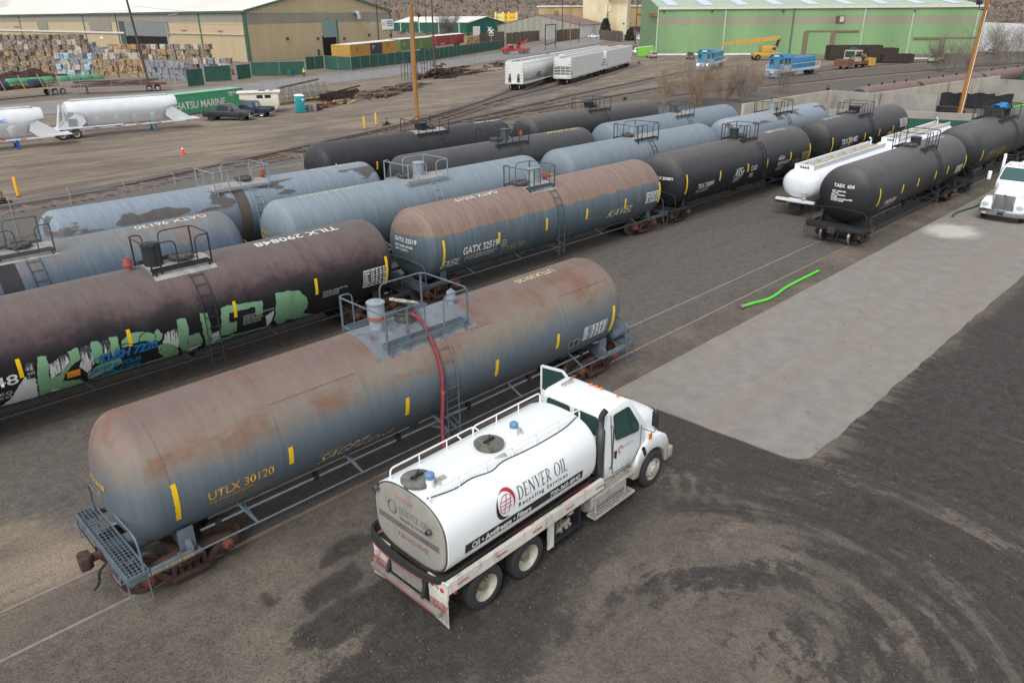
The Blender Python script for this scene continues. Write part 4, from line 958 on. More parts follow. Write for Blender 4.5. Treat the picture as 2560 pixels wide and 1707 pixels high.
# ---- serif capitals
def serif(word, cap):
    polys = []; x = 0.0
    R = lambda x0, x1, y0, y1: [(x0, y0), (x1, y0), (x1, y1), (x0, y1)]
    def ring(cx, cy, rx, ry, ix, iy, a0, a1, n):
        for i in range(n):
            a, b = a0+(a1-a0)*i/n, a0+(a1-a0)*(i+1)/n
            yield [(cx+ix*math.cos(a), cy+iy*math.sin(a)), (cx+rx*math.cos(a), cy+ry*math.sin(a)), (cx+rx*math.cos(b), cy+ry*math.sin(b)), (cx+ix*math.cos(b), cy+iy*math.sin(b))]
    st = [R(.08, .20, .04, .96), R(0, .28, 0, .04), R(0, .28, .96, 1)]
    GLY = {'I': (st, .34), 'L': (st+[[(.28, 0), (.56, 0), (.58, .22), (.53, .06), (.28, .05)]], .62),
      'E': (st+[[(.28, .95), (.5, .94), (.53, .80), (.55, 1), (.28, 1)], R(.2, .42, .49, .54), [(.28, 0), (.56, 0), (.6, .2), (.53, .05), (.28, .05)]], .66),
      'N': ([R(.10, .155, .04, .86), R(.02, .24, 0, .04), [(.02, 1), (.20, 1), (.76, .12), (.76, -.02), (.72, -.02)], R(.72, .775, .14, .96), R(.62, .88, .96, 1)], .92),
      'V': ([[(.08, .96), (.22, .96), (.45, .14), (.40, -.02)], [(.405, -.02), (.455, .14), (.73, .96), (.67, .96)], R(.0, .3, .96, 1), R(.58, .82, .96, 1)], .84),
      'O': (list(ring(.47, .5, .45, .52, .31, .485, 0, 2*PI, 28)), .98),
      'D': (st+list(ring(.28, .5, .48, .5, .35, .45, -PI/2, PI/2, 16)), .86),
      'R': (st+list(ring(.28, .74, .30, .26, .18, .215, -PI/2, PI/2, 12))+[[(.24, .47), (.36, .47), (.76, 0), (.60, 0)]], .78), ' ': ([], .4)}
    for ch in word:
        g, w = GLY[ch]
        polys += [[((px+x)*cap, py*cap) for px, py in p] for p in g]; x += w+.06
    return polys, x*cap
def tank_sec(n, a, b, zc, k=44, ex=2.5):
    out = []
    for i in range(k):
        t = 2*PI*i/k; c, s = math.cos(t), math.sin(t)
        out.append((a*math.copysign(abs(c)**(2/ex), c), zc+b*math.copysign(abs(s)**(2/ex), s)))
    return out
def oil_truck():
    t = thing('tank_truck', 'white oil recycling tank truck parked beside the front tank car', 'truck', (8.05, 10.42, 0), R_(1.3))
    TA, TB, ZC = 1.16, .84, 2.03
    ex = lambda z: 2.5 if z > ZC else 3.5
    def half(z): return TA*max(0, 1-abs((z-ZC)/TB)**ex(z))**(1/ex(z))
    sec = [a if a[1] > ZC else b for a, b in zip(tank_sec(0, TA, TB, ZC, 48, 2.5), tank_sec(0, TA, TB, ZC, 48, 3.5))]
    X0, X1 = -.68, 4.12
    rings = [[(x, y*k, ZC+(z-ZC)*k) for y, z in sec] for x, k in ((X0+.0, .975), (X0+.015, 1.0), (X0+.03, 1), (.9, 1), (2.5, 1), (X1-.22, 1), (X1-.1, .97), (X1-.02, .88), (X1, .7))]
    ob('tank', MB().loft(rings), M_TWD, t, smooth=30)
    hd = [[(X0+dx, y*k, ZC+(z-ZC)*k) for y, z in sec] for dx, k in ((.01, .968), (-.03, .94), (-.055, .7), (-.06, .3), (-.06, .02))]
    ob('tank_head', MB().loft(hd), M_HEADD, t, smooth=30)
    ob('head_rim', MB().tube([(X0-.012, y*.975, ZC+(z-ZC)*.975) for y, z in sec], .018, 5, closed=True), M_STACK, t)
    for s in (-1, 1):
        def sm(u, v, lift=.006, s=s):
            return (u, s*(half(v)+lift), v)
        def decal(polys_or_me, mat, lift, name, dz=0):
            me = polys_or_me if not isinstance(polys_or_me, list) else poly_mesh(polys_or_me)
            if s > 0:
                for v in me.vertices: v.co.x = 3.3-v.co.x        # reads from the other side too
            warp(me, lambda x, y: sm(x, y, lift), .1); return ob(name, me, mat, t, smooth=0, fix=False)
        band = [(-.23+i*.31, 1.60) for i in range(13)]
        decal([[(x0, 1.63), (x0+.31, 1.63), (x0+.31, 1.85), (x0, 1.85)] for x0 in [-.23+.31*i for i in range(12)]], M_BLK, .005, 'black_band')
        P, w = serif('DENVER OIL', .30); k = 1.62/w
        decal([[(1.32+x*k, 2.13+y) for x, y in p] for p in P], M('charcoal_vinyl', (40, 41, 44), .5), .007, 'company_name')
        for body, xx0, xx1, y0, y1, mm, sp in (('Recycling Services', 1.32, 2.92, 1.93, 2.07, M('charcoal_vinyl', (40, 41, 44), .5), 1.3), ('Oil • Antifreeze • Filters', -.05, 1.72, 1.66, 1.815, M_WHT, 1.0), ('720-365-8542', 2.35, 3.4, 1.67, 1.80, M_WHT, 1.0)):
            me = text_mesh(body, 1, .03 if mm == M_WHT else .012, space=sp); xs = [v.co.x for v in me.vertices]; ys = [v.co.y for v in me.vertices]
            for v in me.vertices: v.co.x = xx0+(v.co.x-min(xs))/(max(xs)-min(xs))*(xx1-xx0); v.co.y = y0+(v.co.y-min(ys))/(max(ys)-min(ys))*(y1-y0)
            decal(me, mm, .010, 'lettering')
        # globe emblem: two crescents and a grid
        gx, gz = .95, 2.22
        def cres(a0, a1, r0, r1, sq=.85, rot=.35, n=14):
            out = []; inn = []
            for i in range(n+1):
                a = a0+(a1-a0)*i/n; w_ = math.sin(PI*i/n)
                for L, r in ((out, r0), (inn, r0-(r0-r1)*w_)):
                    x, y = r*sq*math.cos(a), r*math.sin(a); L.append((gx+x*math.cos(rot)+y*math.sin(rot)*.6, gz-x*math.sin(rot)*.4+y*math.cos(rot)))
            return [[out[i], out[i+1], inn[i+1], inn[i]] for i in range(n)]
        decal(cres(-.6, 2.4, .34, .25), M('brick_red_vinyl', (170, 40, 50), .5), .007, 'emblem_arc'); decal(cres(2.5, 5.3, .35, .25), M('charcoal_vinyl', (40, 41, 44), .5), .007, 'emblem_arc')
        grid = []
        for rr_ in (.22,):
            grid += cres(0, 2*PI, rr_, rr_-.02, n=24)
        for q in (-.08, 0, .08):
            grid += [[(gx-.16, gz+q-.008), (gx+.17, gz+q-.008), (gx+.17, gz+q+.008), (gx-.16, gz+q+.008)]]
        for q in (-.07, .06):
            grid += [[(gx+q-.009+j*.03, gz-.2+j*.1), (gx+q+.009+j*.03, gz-.2+j*.1), (gx+q+.009+(j+1)*.03, gz-.2+(j+1)*.1), (gx+q-.009+(j+1)*.03, gz-.2+(j+1)*.1)] for j in range(4)]
        decal(grid, M('brick_red_vinyl', (170, 40, 50), .5), .0085, 'emblem_globe')
    # faded print on the rear head
    def rear(me, mat):
        for v in me.vertices: v.co = Vector((X0-.066, -v.co.x, v.co.y))
        return ob('rear_lettering', me, mat, t, smooth=0, fix=False)
    MF = M('faded_grey_print', (104, 101, 97), .7); MF2 = M('faded_red_print', (138, 104, 98), .7)
    P, w = serif('DENVER OIL', .17); rear(poly_mesh([[(-.25+x*.95/w, 2.2+y) for x, y in p] for p in P]), MF)
    for body, u, v, h, mm in (('Recycling Services', -.25, 2.07, .09, MF), ('720-365-8542', -.35, 1.62, .13, MF2)):
        me = text_mesh(body, h*1.3, .003); 
        for q in me.vertices: q.co.x += u; q.co.y += v
        rear(me, mm)
    rear(poly_mesh([[(-.95+i*.1, 1.84), (-.95+i*.1+.09, 1.84), (-.95+i*.1+.09, 1.98), (-.95+i*.1, 1.98)] for i in range(19)]), MF)
    ob('rear_emblem', MB().tube([(X0-.062, .47+.13*math.cos(a*PI/9), 2.27+.15*math.sin(a*PI/9)) for a in range(18)], .02, 5, closed=True), MF, t)
    ob('marker_bar', MB().box((X0-.06, .05, 2.62), (.05, .5, .05)), M('chipped_red_bar', (150, 120, 112), .7), t)
    for y, z in ((-.72, 2.25), (.95, 2.5)): ob('work_lamp', MB().lathe([(-.1, .05), (-.02, .07), (.02, .04)], (X0-.06, y, z), 'x', 12), M_GRYD, t)
    # hatches, vents, roof rails, cable
    top = ZC+TB
    for x, y in ((1.58, -.03), (-.38, .05)):
        h = ob('hatch', MB().lathe([(-.08, .30), (.07, .30), (.075, .34), (.10, .34), (.13, .22), (.14, .001)], (x, y, top-.01), 'z', 24), M('oily_hatch_lid', (112, 110, 102), .6, .2, .3, 5, dirt=(62, 56, 50), damt=.5), t)
        ob('clamp', MB().box((x, y, top+.15), (.3, .06, .05)).tube([(x-.12, y-.1, top+.14), (x-.12, y-.1, top+.2), (x+.12, y+.1, top+.2), (x+.12, y+.1, top+.14)], .014, 5), M_BLK, h)
    ob('oil_smear', MB().lathe([(0, .0), (.0, .42)], (-.3, -.1, top+.004), 'z', 20) if False else MB().box((-.05, -.22, top-.01), (.35, .1, .1)), M_ALU, t)
    ob('pipe_stub', MB().cyl((1.35, -.42, top-.06), (1.62, -.50, top-.05), .055, n=12), M_ALU, t)
    for x, y in ((2.28, -.12), (-.32, -.28)):
        v = ob('vent_pipe', MB().lathe([(-.06, .085), (.24, .085), (.24, .001)], (x, y, top-.02), 'z', 16), M_TW, t)
        ob('vent_cap', MB().lathe([(.24, .10), (.33, .10), (.36, .07), (.36, .001)], (x, y, top-.02), 'z', 16), M('blue_vent_cap', (92, 130, 164), .5), v)
        ob('vent_hose', MB().tube(arc_pts([(x+.09, y, top+.15), (x+.18, y-.02, top+.12), (x+.2, y-.1, top-.03)], .06), .022, 6), M_ALU, v)
    for s in (-1, 1):
        y = s*.62; zz = lambda dx: top-.17
        for a, b in ((-.62, 1.72), (1.72, 3.98)):
            pts = [(a, y, zz(0)), (a, y, zz(0)+.34), (b, y, zz(0)+.34), (b, y, zz(0))]
            ob('roof_rail', MB().tube(arc_pts(pts, .12), .02, 6), M_TW, t)
            for f_ in (.33, .66): ob('rail_post', MB().cyl((a+(b-a)*f_, y, zz(0)-.03), (a+(b-a)*f_, y, zz(0)+.34), .016, n=6), M_TW, t)
    cb = [(-.6, -.5, top-.04), (0, -.62, top-.14), (.5, -.6, top-.12), (1.0, -.68, top-.16), (1.4, -.62, top-.13), (2.0, -.66, top-.15), (2.6, -.68, top-.16), (3.4, -.66, top-.15), (3.95, -.56, top-.1)]
    ob('cable', MB().tube(smooth_path([(x, y, 2.04+.83*(1-abs(y/1.16)**2.6)**(1/2.6)+.012) for x, y, z in cb], 5), .012, 5), M_RUBBER, t)
    ob('side_ladder_loop', MB().tube(arc_pts([(1.7, .95, 2.55), (1.7, 1.18, 2.6), (2.25, 1.18, 2.6), (2.25, .95, 2.55)], .08), .018, 6), M_TW, t)
    # deck, frame
    ob('deck', MB().bx(-.74, 4.2, -1.12, 1.12, 1.10, 1.17), M_DECK, t)
    M_RAILW = M('scuffed_white_side_rail', (206, 202, 190), .6, 0, .12, 2, dirt=(120, 108, 92), damt=.35, dscale=3)
    for s in (-1, 1):
        ob('deck_rail', MB().prism([(s*1.12, 1.25), (s*1.24, 1.27), (s*1.24, 1.00), (s*1.19, .98), (s*1.19, 1.2), (s*1.12, 1.2)], lambda y, z: (-.76, y, z), lambda y, z: (4.24, y, z)), M_RAILW, t)
        for k in range(5): ob('reflector_strip', MB().box((-.4+k*1.12, s*1.2435, 1.13), (.30, .004, .05)), M('red_white_tape', (176, 110, 106), .5), t)
        ob('frame_rail', MB().bx(-.8, 6.9, s*.42-.04, s*.42+.04, .72, 1.02), M_BLK, t)
        ob('deck_hose', MB().tube(smooth_path([(-.5, s*1.05, 1.2), (.8, s*1.0, 1.21), (2.2, s*1.04, 1.22), (3.6, s*1.0, 1.22), (4.2, s*.98, 1.2)], 4), .035, 7), M_RUBBER, t)
        ob('air_line', MB().tube(smooth_path([(-.2, s*1.1, 1.22), (.4, s*1.13, 1.21), (1.6, s*1.08, 1.21), (2.8, s*1.12, 1.23), (3.9, s*1.04, 1.22)], 4), .014, 5), M('red_air_line', (176, 44, 52), .5), t)
        # rear corner: light panel, mud flap
        ob('corner_panel', MB().prism([(s*1.24, 1.24), (s*.62, 1.22), (s*.66, .96), (s*1.20, .82)], lambda y, z: (-.80, y, z), lambda y, z: (-.76, y, z)), M_RAILW, t)
        for k, mm in ((0, M_REDL), (1, M_ALU), (2, M_REDL)): ob('tail_light', MB().lathe([(-.012, .001), (-.012, .05), (0, .055)], (-.803, s*(1.06-.15*k), 1.03), 'x', 16), mm, t)
        ob('side_light', MB().lathe([(-.012, .001), (-.012, .04), (0, .045)], (-.62, s*1.243, .98), 'y', 14), M_REDL, t)
        fl = MB().prism([(s*.62, .95), (s*1.2, .90), (s*1.24, .16), (s*.70, .24)], lambda y, z: (-.79-.04*(1-z), y, z), lambda y, z: (-.775-.04*(1-z), y, z))
        f_ = ob('mud_flap', fl, M('worn_white_flap', (182, 178, 172), .7, 0, .15, 3, dirt=(112, 102, 92), damt=.45, dscale=3, streak=True), t)
        me = text_mesh('KERSTEN\nTRAILER', .13, .004, align='CENTER', line=.7)
        for v in me.vertices: v.co = Vector((-.815, s*.94-v.co.x, .60+v.co.y))
        ob('flap_lettering', me, M('worn_red_print', (170, 76, 68), .7), t, smooth=0, fix=False)
    ob('rear_panel', MB().bx(-.83, -.80, -.45, .55, .60, 1.14), M('grey_rear_panel', (132, 126, 122), .7, 0, .2, 3, dirt=(92, 84, 78), damt=.3), t)
    ob('bumper', MB().bx(-.98, -.88, -1.12, 1.12, .46, .60), M('mud_grey_bumper', (128, 120, 112), .7, 0, .2, 3, dirt=(88, 78, 70), damt=.4), t, bevel=.01)
    for y in (-.55, .6): ob('bumper_bracket', MB().bar((-.92, y, .55), (-.78, y, .95), .08, .06), M_BLK, t)
    ob('bumper_tape', MB().box((-.984, -.1, .50), (.004, 1.7, .035)), M('worn_red_tape', (150, 84, 80), .6), t)
    for j in range(4):
        y_, z_ = .06*j, .05*j
        ob('coiled_hose', MB().tube(smooth_path([(-.1+.1*j, 1.17, 1.34-.02*j), (-.62, 1.2-.02*j, 1.45-.06*j), (-.86-.01*j, 1.08, 1.42-.08*j), (-.90-.015*j, .6, 1.28-.06*j), (-.91-.01*j, 0, 1.24-.05*j), (-.90, -.6, 1.26-.05*j), (-.80, -1.0, 1.27-.035*j), (-.4, -1.05, 1.24), (.2, -1.02, 1.22)], 6), .045 if j < 3 else .018, 8), M_RUBBER if j < 3 else M('red_air_line', (176, 44, 52), .5), t)
    # under the deck: open tool box, tank, steps
    tb = ob('tool_box', MB().bx(2.55, 3.5, -1.14, -.62, .26, .29).bx(2.55, 3.5, -.66, -.62, .29, .88).bx(2.55, 2.6, -1.14, -.66, .29, .88).bx(3.45, 3.5, -1.14, -.66, .29, .88).bx(2.6, 3.45, -1.14, -.66, .85, .88), M_BLK, t)
    rg = random.Random(5); mb = MB()
    for k in range(9): mb.tube([(2.7+rg.random()*.6, -.75-rg.random()*.3, .32+rg.random()*.1), (2.7+rg.random()*.6, -.75-rg.random()*.3, .38+rg.random()*.15), (2.7+rg.random()*.6, -.75-rg.random()*.3, .34)], .05, 5)
    ob('rags', mb, M('dirty_rags', (150, 142, 130), .9, 0, .3, 6), tb)
    ob('bracket_plate', MB().bx(2.30, 2.50, -1.16, -1.12, .24, .90), M_RAILW, t)
    for s in (-1, 1):
        ob('fuel_tank', MB().lathe([(3.85, .02), (3.86, .30), (3.90, .335), (5.25, .335), (5.29, .30), (5.30, .02)], (0, s*.86, .66), 'x', 28), M_ALU, t)
        for z_, x0_, x1_, y_ in ((.92, 3.8, 5.45, 1.16), (.38, 3.8, 5.42, 1.22)):
            ob('step', grating(x0_, x1_, s*y_-.12, s*y_+.12, z_, .06, .02, 'x', .03), M_ALU, t)
        for x_ in (4.0, 5.2): ob('step_hanger', MB().bar((x_, s*1.18, .9), (x_, s*1.2, .38), .05, .03), M_ALU, t)
    ob('air_tank', MB().lathe([(3.3, .02), (3.32, .14), (3.36, .16), (3.72, .16), (3.76, .14), (3.78, .02)], (0, -.8, .62), 'x', 18), M_RAILW, t)
    for s, sgn in ((-1, 0),):
        ob('exhaust_stack', MB().lathe([(1.15, .07), (1.2, .11), (2.45, .11), (2.5, .075), (2.75, .075)], (4.34, -1.0, 0), 'z', 18), M_STACK, t)
        ob('stack_tip', MB().tube(arc_pts([(4.34, -1.0, 2.72), (4.34, -1.0, 2.86), (4.42, -1.06, 3.0)], .08), .075, 14, cap=False), M_BLK, t)
    for x in (.27, 1.57):
        for s in (-1, 1): wheel_set(t, x, s, True)
        ob('axle', MB().cyl((x, -.9, .5), (x, .9, .5), .1, n=10), M_BLK, t)
    for s in (-1, 1): wheel_set(t, 6.42, s, False)
    # cab
    def yh(z): return 1.1 if z < 1.95 else 1.1-(z-1.95)*.17
    prof = [(4.48, 1.02), (4.48, 2.72), (4.60, 2.84), (5.35, 2.88), (5.58, 2.80), (6.06, 2.08), (6.14, 1.9), (6.14, 1.30), (5.62, .98)]
    ob('cab', MB().prism(prof, lambda x, z: (x, -yh(z), z), lambda x, z: (x, yh(z), z)), M_CAB, t, bevel=.055, smooth=50)
    def sidep(x, z, s): return (x, s*(yh(z)+.010), z)
    for s in (-1, 1):
        w = [(4.84, 2.02), (5.78, 1.90), (5.80, 2.08), (5.46, 2.66), (4.84, 2.66)]
        pts = [sidep(x, z, s) for x, z in (w if s < 0 else w[::-1])]
        if s < 0: pane(t, pts)
        ob('pillar_bar', MB().bar(sidep(5.52, 1.96, s*1.0), sidep(5.36, 2.64, s), .02, .035), M_RUBBER, t) if s < 0 else None
    pane(t, [(4.475, .08, 2.18), (4.475, .82, 2.18), (4.475, .80, 2.66), (4.475, .08, 2.66)][::-1], name='rear_window'); pane(t, [(4.475, -.82, 2.18), (4.475, -.08, 2.18), (4.475, -.08, 2.66), (4.475, -.80, 2.66)][::-1], name='rear_window')
    pane(t, [(6.07, -.92, 2.10), (6.07, .92, 2.10), (5.62, .84, 2.76), (5.62, -.84, 2.76)], name='windscreen')
    # doorway on the far side and the door standing open
    ob('doorway', MB().prism([(4.72, 1.12), (4.72, 2.66), (5.46, 2.66), (5.86, 2.02), (5.86, 1.5), (5.7, 1.12)], lambda x, z: (x, yh(z)+.004, z), lambda x, z: (x, yh(z)+.016, z)), M_INT, t)
    od = ob('open_door', MB().bx(-.02, .02, 0, 1.02, 1.12, 1.98), M_CAB, t, (5.86, 1.12, 0), (0, 0, R_(8)), bevel=.02)
    fr = MB()
    for a, b in (((0, .03, 1.95), (0, .03, 2.42)), ((0, .03, 2.42), (0, .32, 2.70)), ((0, .32, 2.70), (0, .99, 2.68)), ((0, .99, 2.68), (0, .99, 1.95))): fr.bar(a, b, .05, .06)
    ob('window_frame', fr, M_CAB, od)
    ob('window_pane', MB().prism([(.05, 1.97), (.98, 1.97), (.98, 2.66), (.33, 2.68), (.05, 2.42)], lambda y, z: (-.004, y, z), lambda y, z: (.004, y, z)), GL, od)
    ob('door_lining', MB().bx(-.035, -.021, .08, .95, 1.2, 1.5), M('grey_door_lining', (150, 150, 146), .8), od)
    ob('door_seam', MB().tube([sidep(x, z, -1) for x, z in ((4.74, 2.7), (4.74, 1.12), (5.62, 1.06), (5.9, 1.4), (5.92, 2.0))], .010, 4), M_GRYD, t)
    ob('door_handle', MB().bx(4.80, 4.87, -1.125, -1.105, 1.52, 1.72), M_RUBBER, t)
    ob('grab_handle', MB().tube(arc_pts([(4.64, -1.10, 2.5), (4.62, -1.17, 2.45), (4.62, -1.17, 1.4), (4.64, -1.10, 1.3)], .06), .02, 6), M_STACK, t)
    P, w = serif('DENVER OIL', .08)
    me = poly_mesh([[(5.15+x*.45/w, 1.66+y) for x, y in p] for p in P]); warp(me, lambda x, y: sidep(x, y, -1.0003), None); ob('door_lettering', me, M('faded_grey_print', (104, 101, 97), .7), t, smooth=0, fix=False)
    ob('door_emblem', MB().tube([(5.04+.075*math.cos(a*PI/8), -1.113, 1.68+.09*math.sin(a*PI/8)) for a in range(13)], .014, 5), M('brick_red_vinyl', (170, 40, 50), .5), t)
    for k, y in enumerate((-.72, -.16, 0, .16, .72)): ob('roof_light', MB().lathe([(0, .05), (.045, .045), (.06, .001)], (5.42-.05*(abs(y) > .5), y, 2.86), 'z', 12), M_AMBER, t)
    ob('roof_horn', MB().lathe([(-.2, .02), (.1, .03), (.2, .06)], (5.0, .62, 2.95), 'x', 10).cyl((4.95, .62, 2.85), (4.95, .62, 2.95), .015, n=6), M_CHROME, t)
    # bonnet and wings
    def hs(x, w, zt, zb=1.0, k=20):
        out = []
        for i in range(k):
            a = 2*PI*i/k; c, s_ = math.cos(a), math.sin(a); out.append((x, w*math.copysign(abs(c)**.5, c), (zt+zb)/2+(zt-zb)/2*math.copysign(abs(s_)**.5, s_)))
        return out
    ob('bonnet', MB().loft([hs(6.08, .93, 2.04, .8), hs(6.5, .86, 2.0, .75), hs(7.0, .76, 1.88, .7), hs(7.32, .68, 1.72, .65), hs(7.42, .6, 1.58, .72)]), M_CAB, t, smooth=50)
    ob('grille', MB().bx(7.40, 7.44, -.42, .42, .8, 1.45), M_CHROME, t, bevel=.02)
    for s in (-1, 1):
        out = [(7.16, .44), (7.16, 1.02), (7.04, 1.28), (6.78, 1.42), (6.2, 1.44), (5.86, 1.30), (5.64, .98), (5.55, .56), (5.72, .52)]
        cx, cz, rr_ = 6.42, .50, .60
        for i in range(13): a = PI*.98-i/12*PI*.98; out.append((cx+rr_*math.cos(a), cz+rr_*math.sin(a)))
        out.append((7.05, .44))
        ob('wing', MB().prism(out, lambda x, z: (x, s*1.20-s*.10*max(0, z-1.0), z), lambda x, z: (x, s*.62, z)), M_CAB, t, bevel=.035, smooth=50)
        ob('headlight', MB().lathe([(0, .1), (.02, .09), (.035, .001)], (7.15, s*.88, .92), 'x', 16), glass('lamp_glass', (190, 195, 198), .1), t)
        ob('turn_signal', MB().box((6.25, s*1.175, 1.56), (.12, .03, .16)), M_AMBER, t)
        ob('mirror_arm', MB().tube(arc_pts([(5.95, s*1.08, 2.62), (6.02, s*1.42, 2.56), (6.02, s*1.44, 1.86), (5.85, s*1.10, 1.95)], .08), .014, 5), M_CHROME, t)
        ob('mirror', MB().box((6.02, s*1.42, 2.24), (.05, .17, .42)), M_BLK, t, bevel=.015)
        ob('step_guard', MB().box((6.02, s*1.17, 1.18), (.10, .05, .34), Matrix.Rotation(R_(-25), 3, 'Y')), M_RUBBER, t)
    ob('front_bumper', MB().bx(7.22, 7.46, -1.16, 1.16, .42, .74), M_CAB, t, bevel=.03)
oil_truck()

# ---- white conventional tractor on the right edge, facing this way
def road_tractor():
    t = thing('semi_truck', 'white conventional semi truck with chrome bumper and twin grille', 'truck', (51.2, 10.55, 0), PI)
    X = -.02
    W_ = M('glossy_white_paint', (236, 238, 238), .25, 0, .03)
    def hs(x, w, zt, zb=.9, k=24, e=.45):
        out = []
        for i in range(k):
            a = 2*PI*i/k; c, s_ = math.cos(a), math.sin(a); out.append((x, w*math.copysign(abs(c)**e, c), (zt+zb)/2+(zt-zb)/2*math.copysign(abs(s_)**e, s_)))
        return out
    ob('bonnet', MB().loft([hs(-1.95, 1.0, 2.12, .9), hs(-1.2, .85, 1.98, .85), hs(-.5, .70, 1.86, .8), hs(-.12, .62, 1.74, .8), hs(-.05, .56, 1.66, .86)]), W_, t, smooth=50)
    for s in (-1, 1):
        out = [(.02, .72), (.0, 1.08), (-.18, 1.26), (-.5, 1.36), (-.95, 1.36), (-1.35, 1.22), (-1.6, .85), (-1.55, .7)]
        for i in range(11): a = PI*.97-i/10*PI*.97; out.append((-.92-.0+.58*math.cos(a)*-1*-1, .52+.58*math.sin(a)))
        ob('wing', MB().prism(out, lambda x, z: (x, s*1.18-s*.2*max(0, z-.9), z), lambda x, z: (x, s*.56, z)), W_, t, bevel=.05, smooth=50)
        ob('headlight', MB().loft([[(.01+dx, s*(.90+w*math.cos(a*PI/8)), 1.0+h*math.sin(a*PI/8)) for a in range(16)] for dx, w, h in ((0, .19, .13), (.03, .16, .11), (.04, .05, .04))]), glass('lamp_glass', (190, 195, 198), .1), t)
        ob('grille', MB().bx(-.05, .01, .04 if s > 0 else -.50, .50 if s > 0 else -.04, .74, 1.60), M('grey_grille_mesh', (120, 122, 122), .45, .4, .1, 30), t, bevel=.02)
        ob('grille_frame', MB().tube([(.012, s*.03, .72), (.012, s*.52, .72), (.012, s*.56, 1.62), (.012, s*.03, 1.62)], .02, 6, closed=True), M_CHROME, t)
        ob('mirror_arm', MB().tube([(-2.2, s*1.08, 2.2), (-2.1, s*1.5, 2.2)], .025, 6), M_BLK, t); ob('mirror', MB().box((-2.1, s*1.52, 2.3), (.14, .2, .52)), W_, t, bevel=.04)
        ob('tyre', MB().lathe([(-.14, .3), (-.15, .42), (-.12, .5), (.12, .5), (.15, .42), (.14, .3)], (-.92, s*1.02, .5), 'y', 28), M_TYRE, t)
        ob('exhaust_stack', MB().tube([(-2.95, s*1.12, 1.0), (-2.95, s*1.12, 3.3), (-3.02, s*1.14, 3.5)], .085, 12), M_CHROME if s > 0 else W_, t)
    ob('grille_badge', MB().box((.02, 0, 1.6), (.03, .1, .12)), M('red_badge', (150, 40, 44), .4), t)
    ob('front_bumper', MB().prism([(.16, -.6), (.14, .6), (-.05, 1.2), (-.3, 1.24), (-.3, -1.24), (-.05, -1.2)], lambda x, y: (x, y, .42), lambda x, y: (x, y, .76)), M_CHROME, t, bevel=.015)
    for y in (-.75, .75): ob('tow_hole', MB().lathe([(0, .045), (.003, .001)], (.125, y*.8, .58), 'x', 12), M_BLK, t)
    ob('licence_plate', MB().box((.165, 0, .55), (.02, .32, .17)), M_BLK, t); ob('bumper_slot', MB().box((.158, 0, .70), (.01, .5, .05)), M_BLK, t)
    ob('sticker', MB().box((.10, -.85, .50), (.02, .25, .1)), M('pink_sticker', (226, 170, 160), .6), t)
    def yh(z): return 1.06 if z < 2.1 else 1.06-(z-2.1)*.18
    prof = [(-3.6, .9), (-3.6, 3.0), (-3.3, 3.06), (-2.55, 2.98), (-2.38, 2.90), (-1.92, 2.14), (-1.9, 1.9), (-1.9, .9)]
    ob('cab', MB().prism(prof, lambda x, z: (x, -yh(z), z), lambda x, z: (x, yh(z), z)), W_, t, bevel=.06, smooth=50)
    pane(t, [(-1.925, -.92, 2.18), (-1.925, .92, 2.18), (-2.34, .82, 2.84), (-2.34, -.82, 2.84)], glass('green_tinted_glass', (46, 84, 80), .08), name='windscreen')
    for s in (-1, 1):
        pts = [(-2.6, s*1.045, 2.15), (-2.0, s*1.055, 2.08), (-2.4, s*.955, 2.78), (-2.6, s*.955, 2.78)]
        pane(t, pts if s < 0 else pts[::-1])
    for y in (-.66, -.18, 0, .18, .66): ob('roof_light', MB().lathe([(0, .05), (.05, .04), (.06, .001)], (-2.5, y, 2.97), 'z', 10), M_AMBER, t)
    ob('gold_stripe', MB().box((-1.1, -.90, 1.62), (1.1, .01, .04), Matrix.Rotation(R_(-6), 3, 'Y')), M_YEL, t)
    for x in (-3.4, -6.2):
        for s in (-1, 1): ob('frame_rail', MB().bx(x-2.8, x, s*.42-.04, s*.42+.04, .7, 1.0), M_BLK, t)
    for x in (-6.6, -7.9):
        for s in (-1, 1): wheel_set(t, x, s, True)
    ob('rear_tank', MB().loft([[(x, y*k, 2.0+(z-2.0)*k) for y, z in tank_sec(0, 1.15, .85, 2.0, 32)] for x, k in ((-9.6, .8), (-9.5, .95), (-9.4, 1), (-4.3, 1), (-4.15, .95), (-4.05, .8))]), W_, t)
road_tractor()

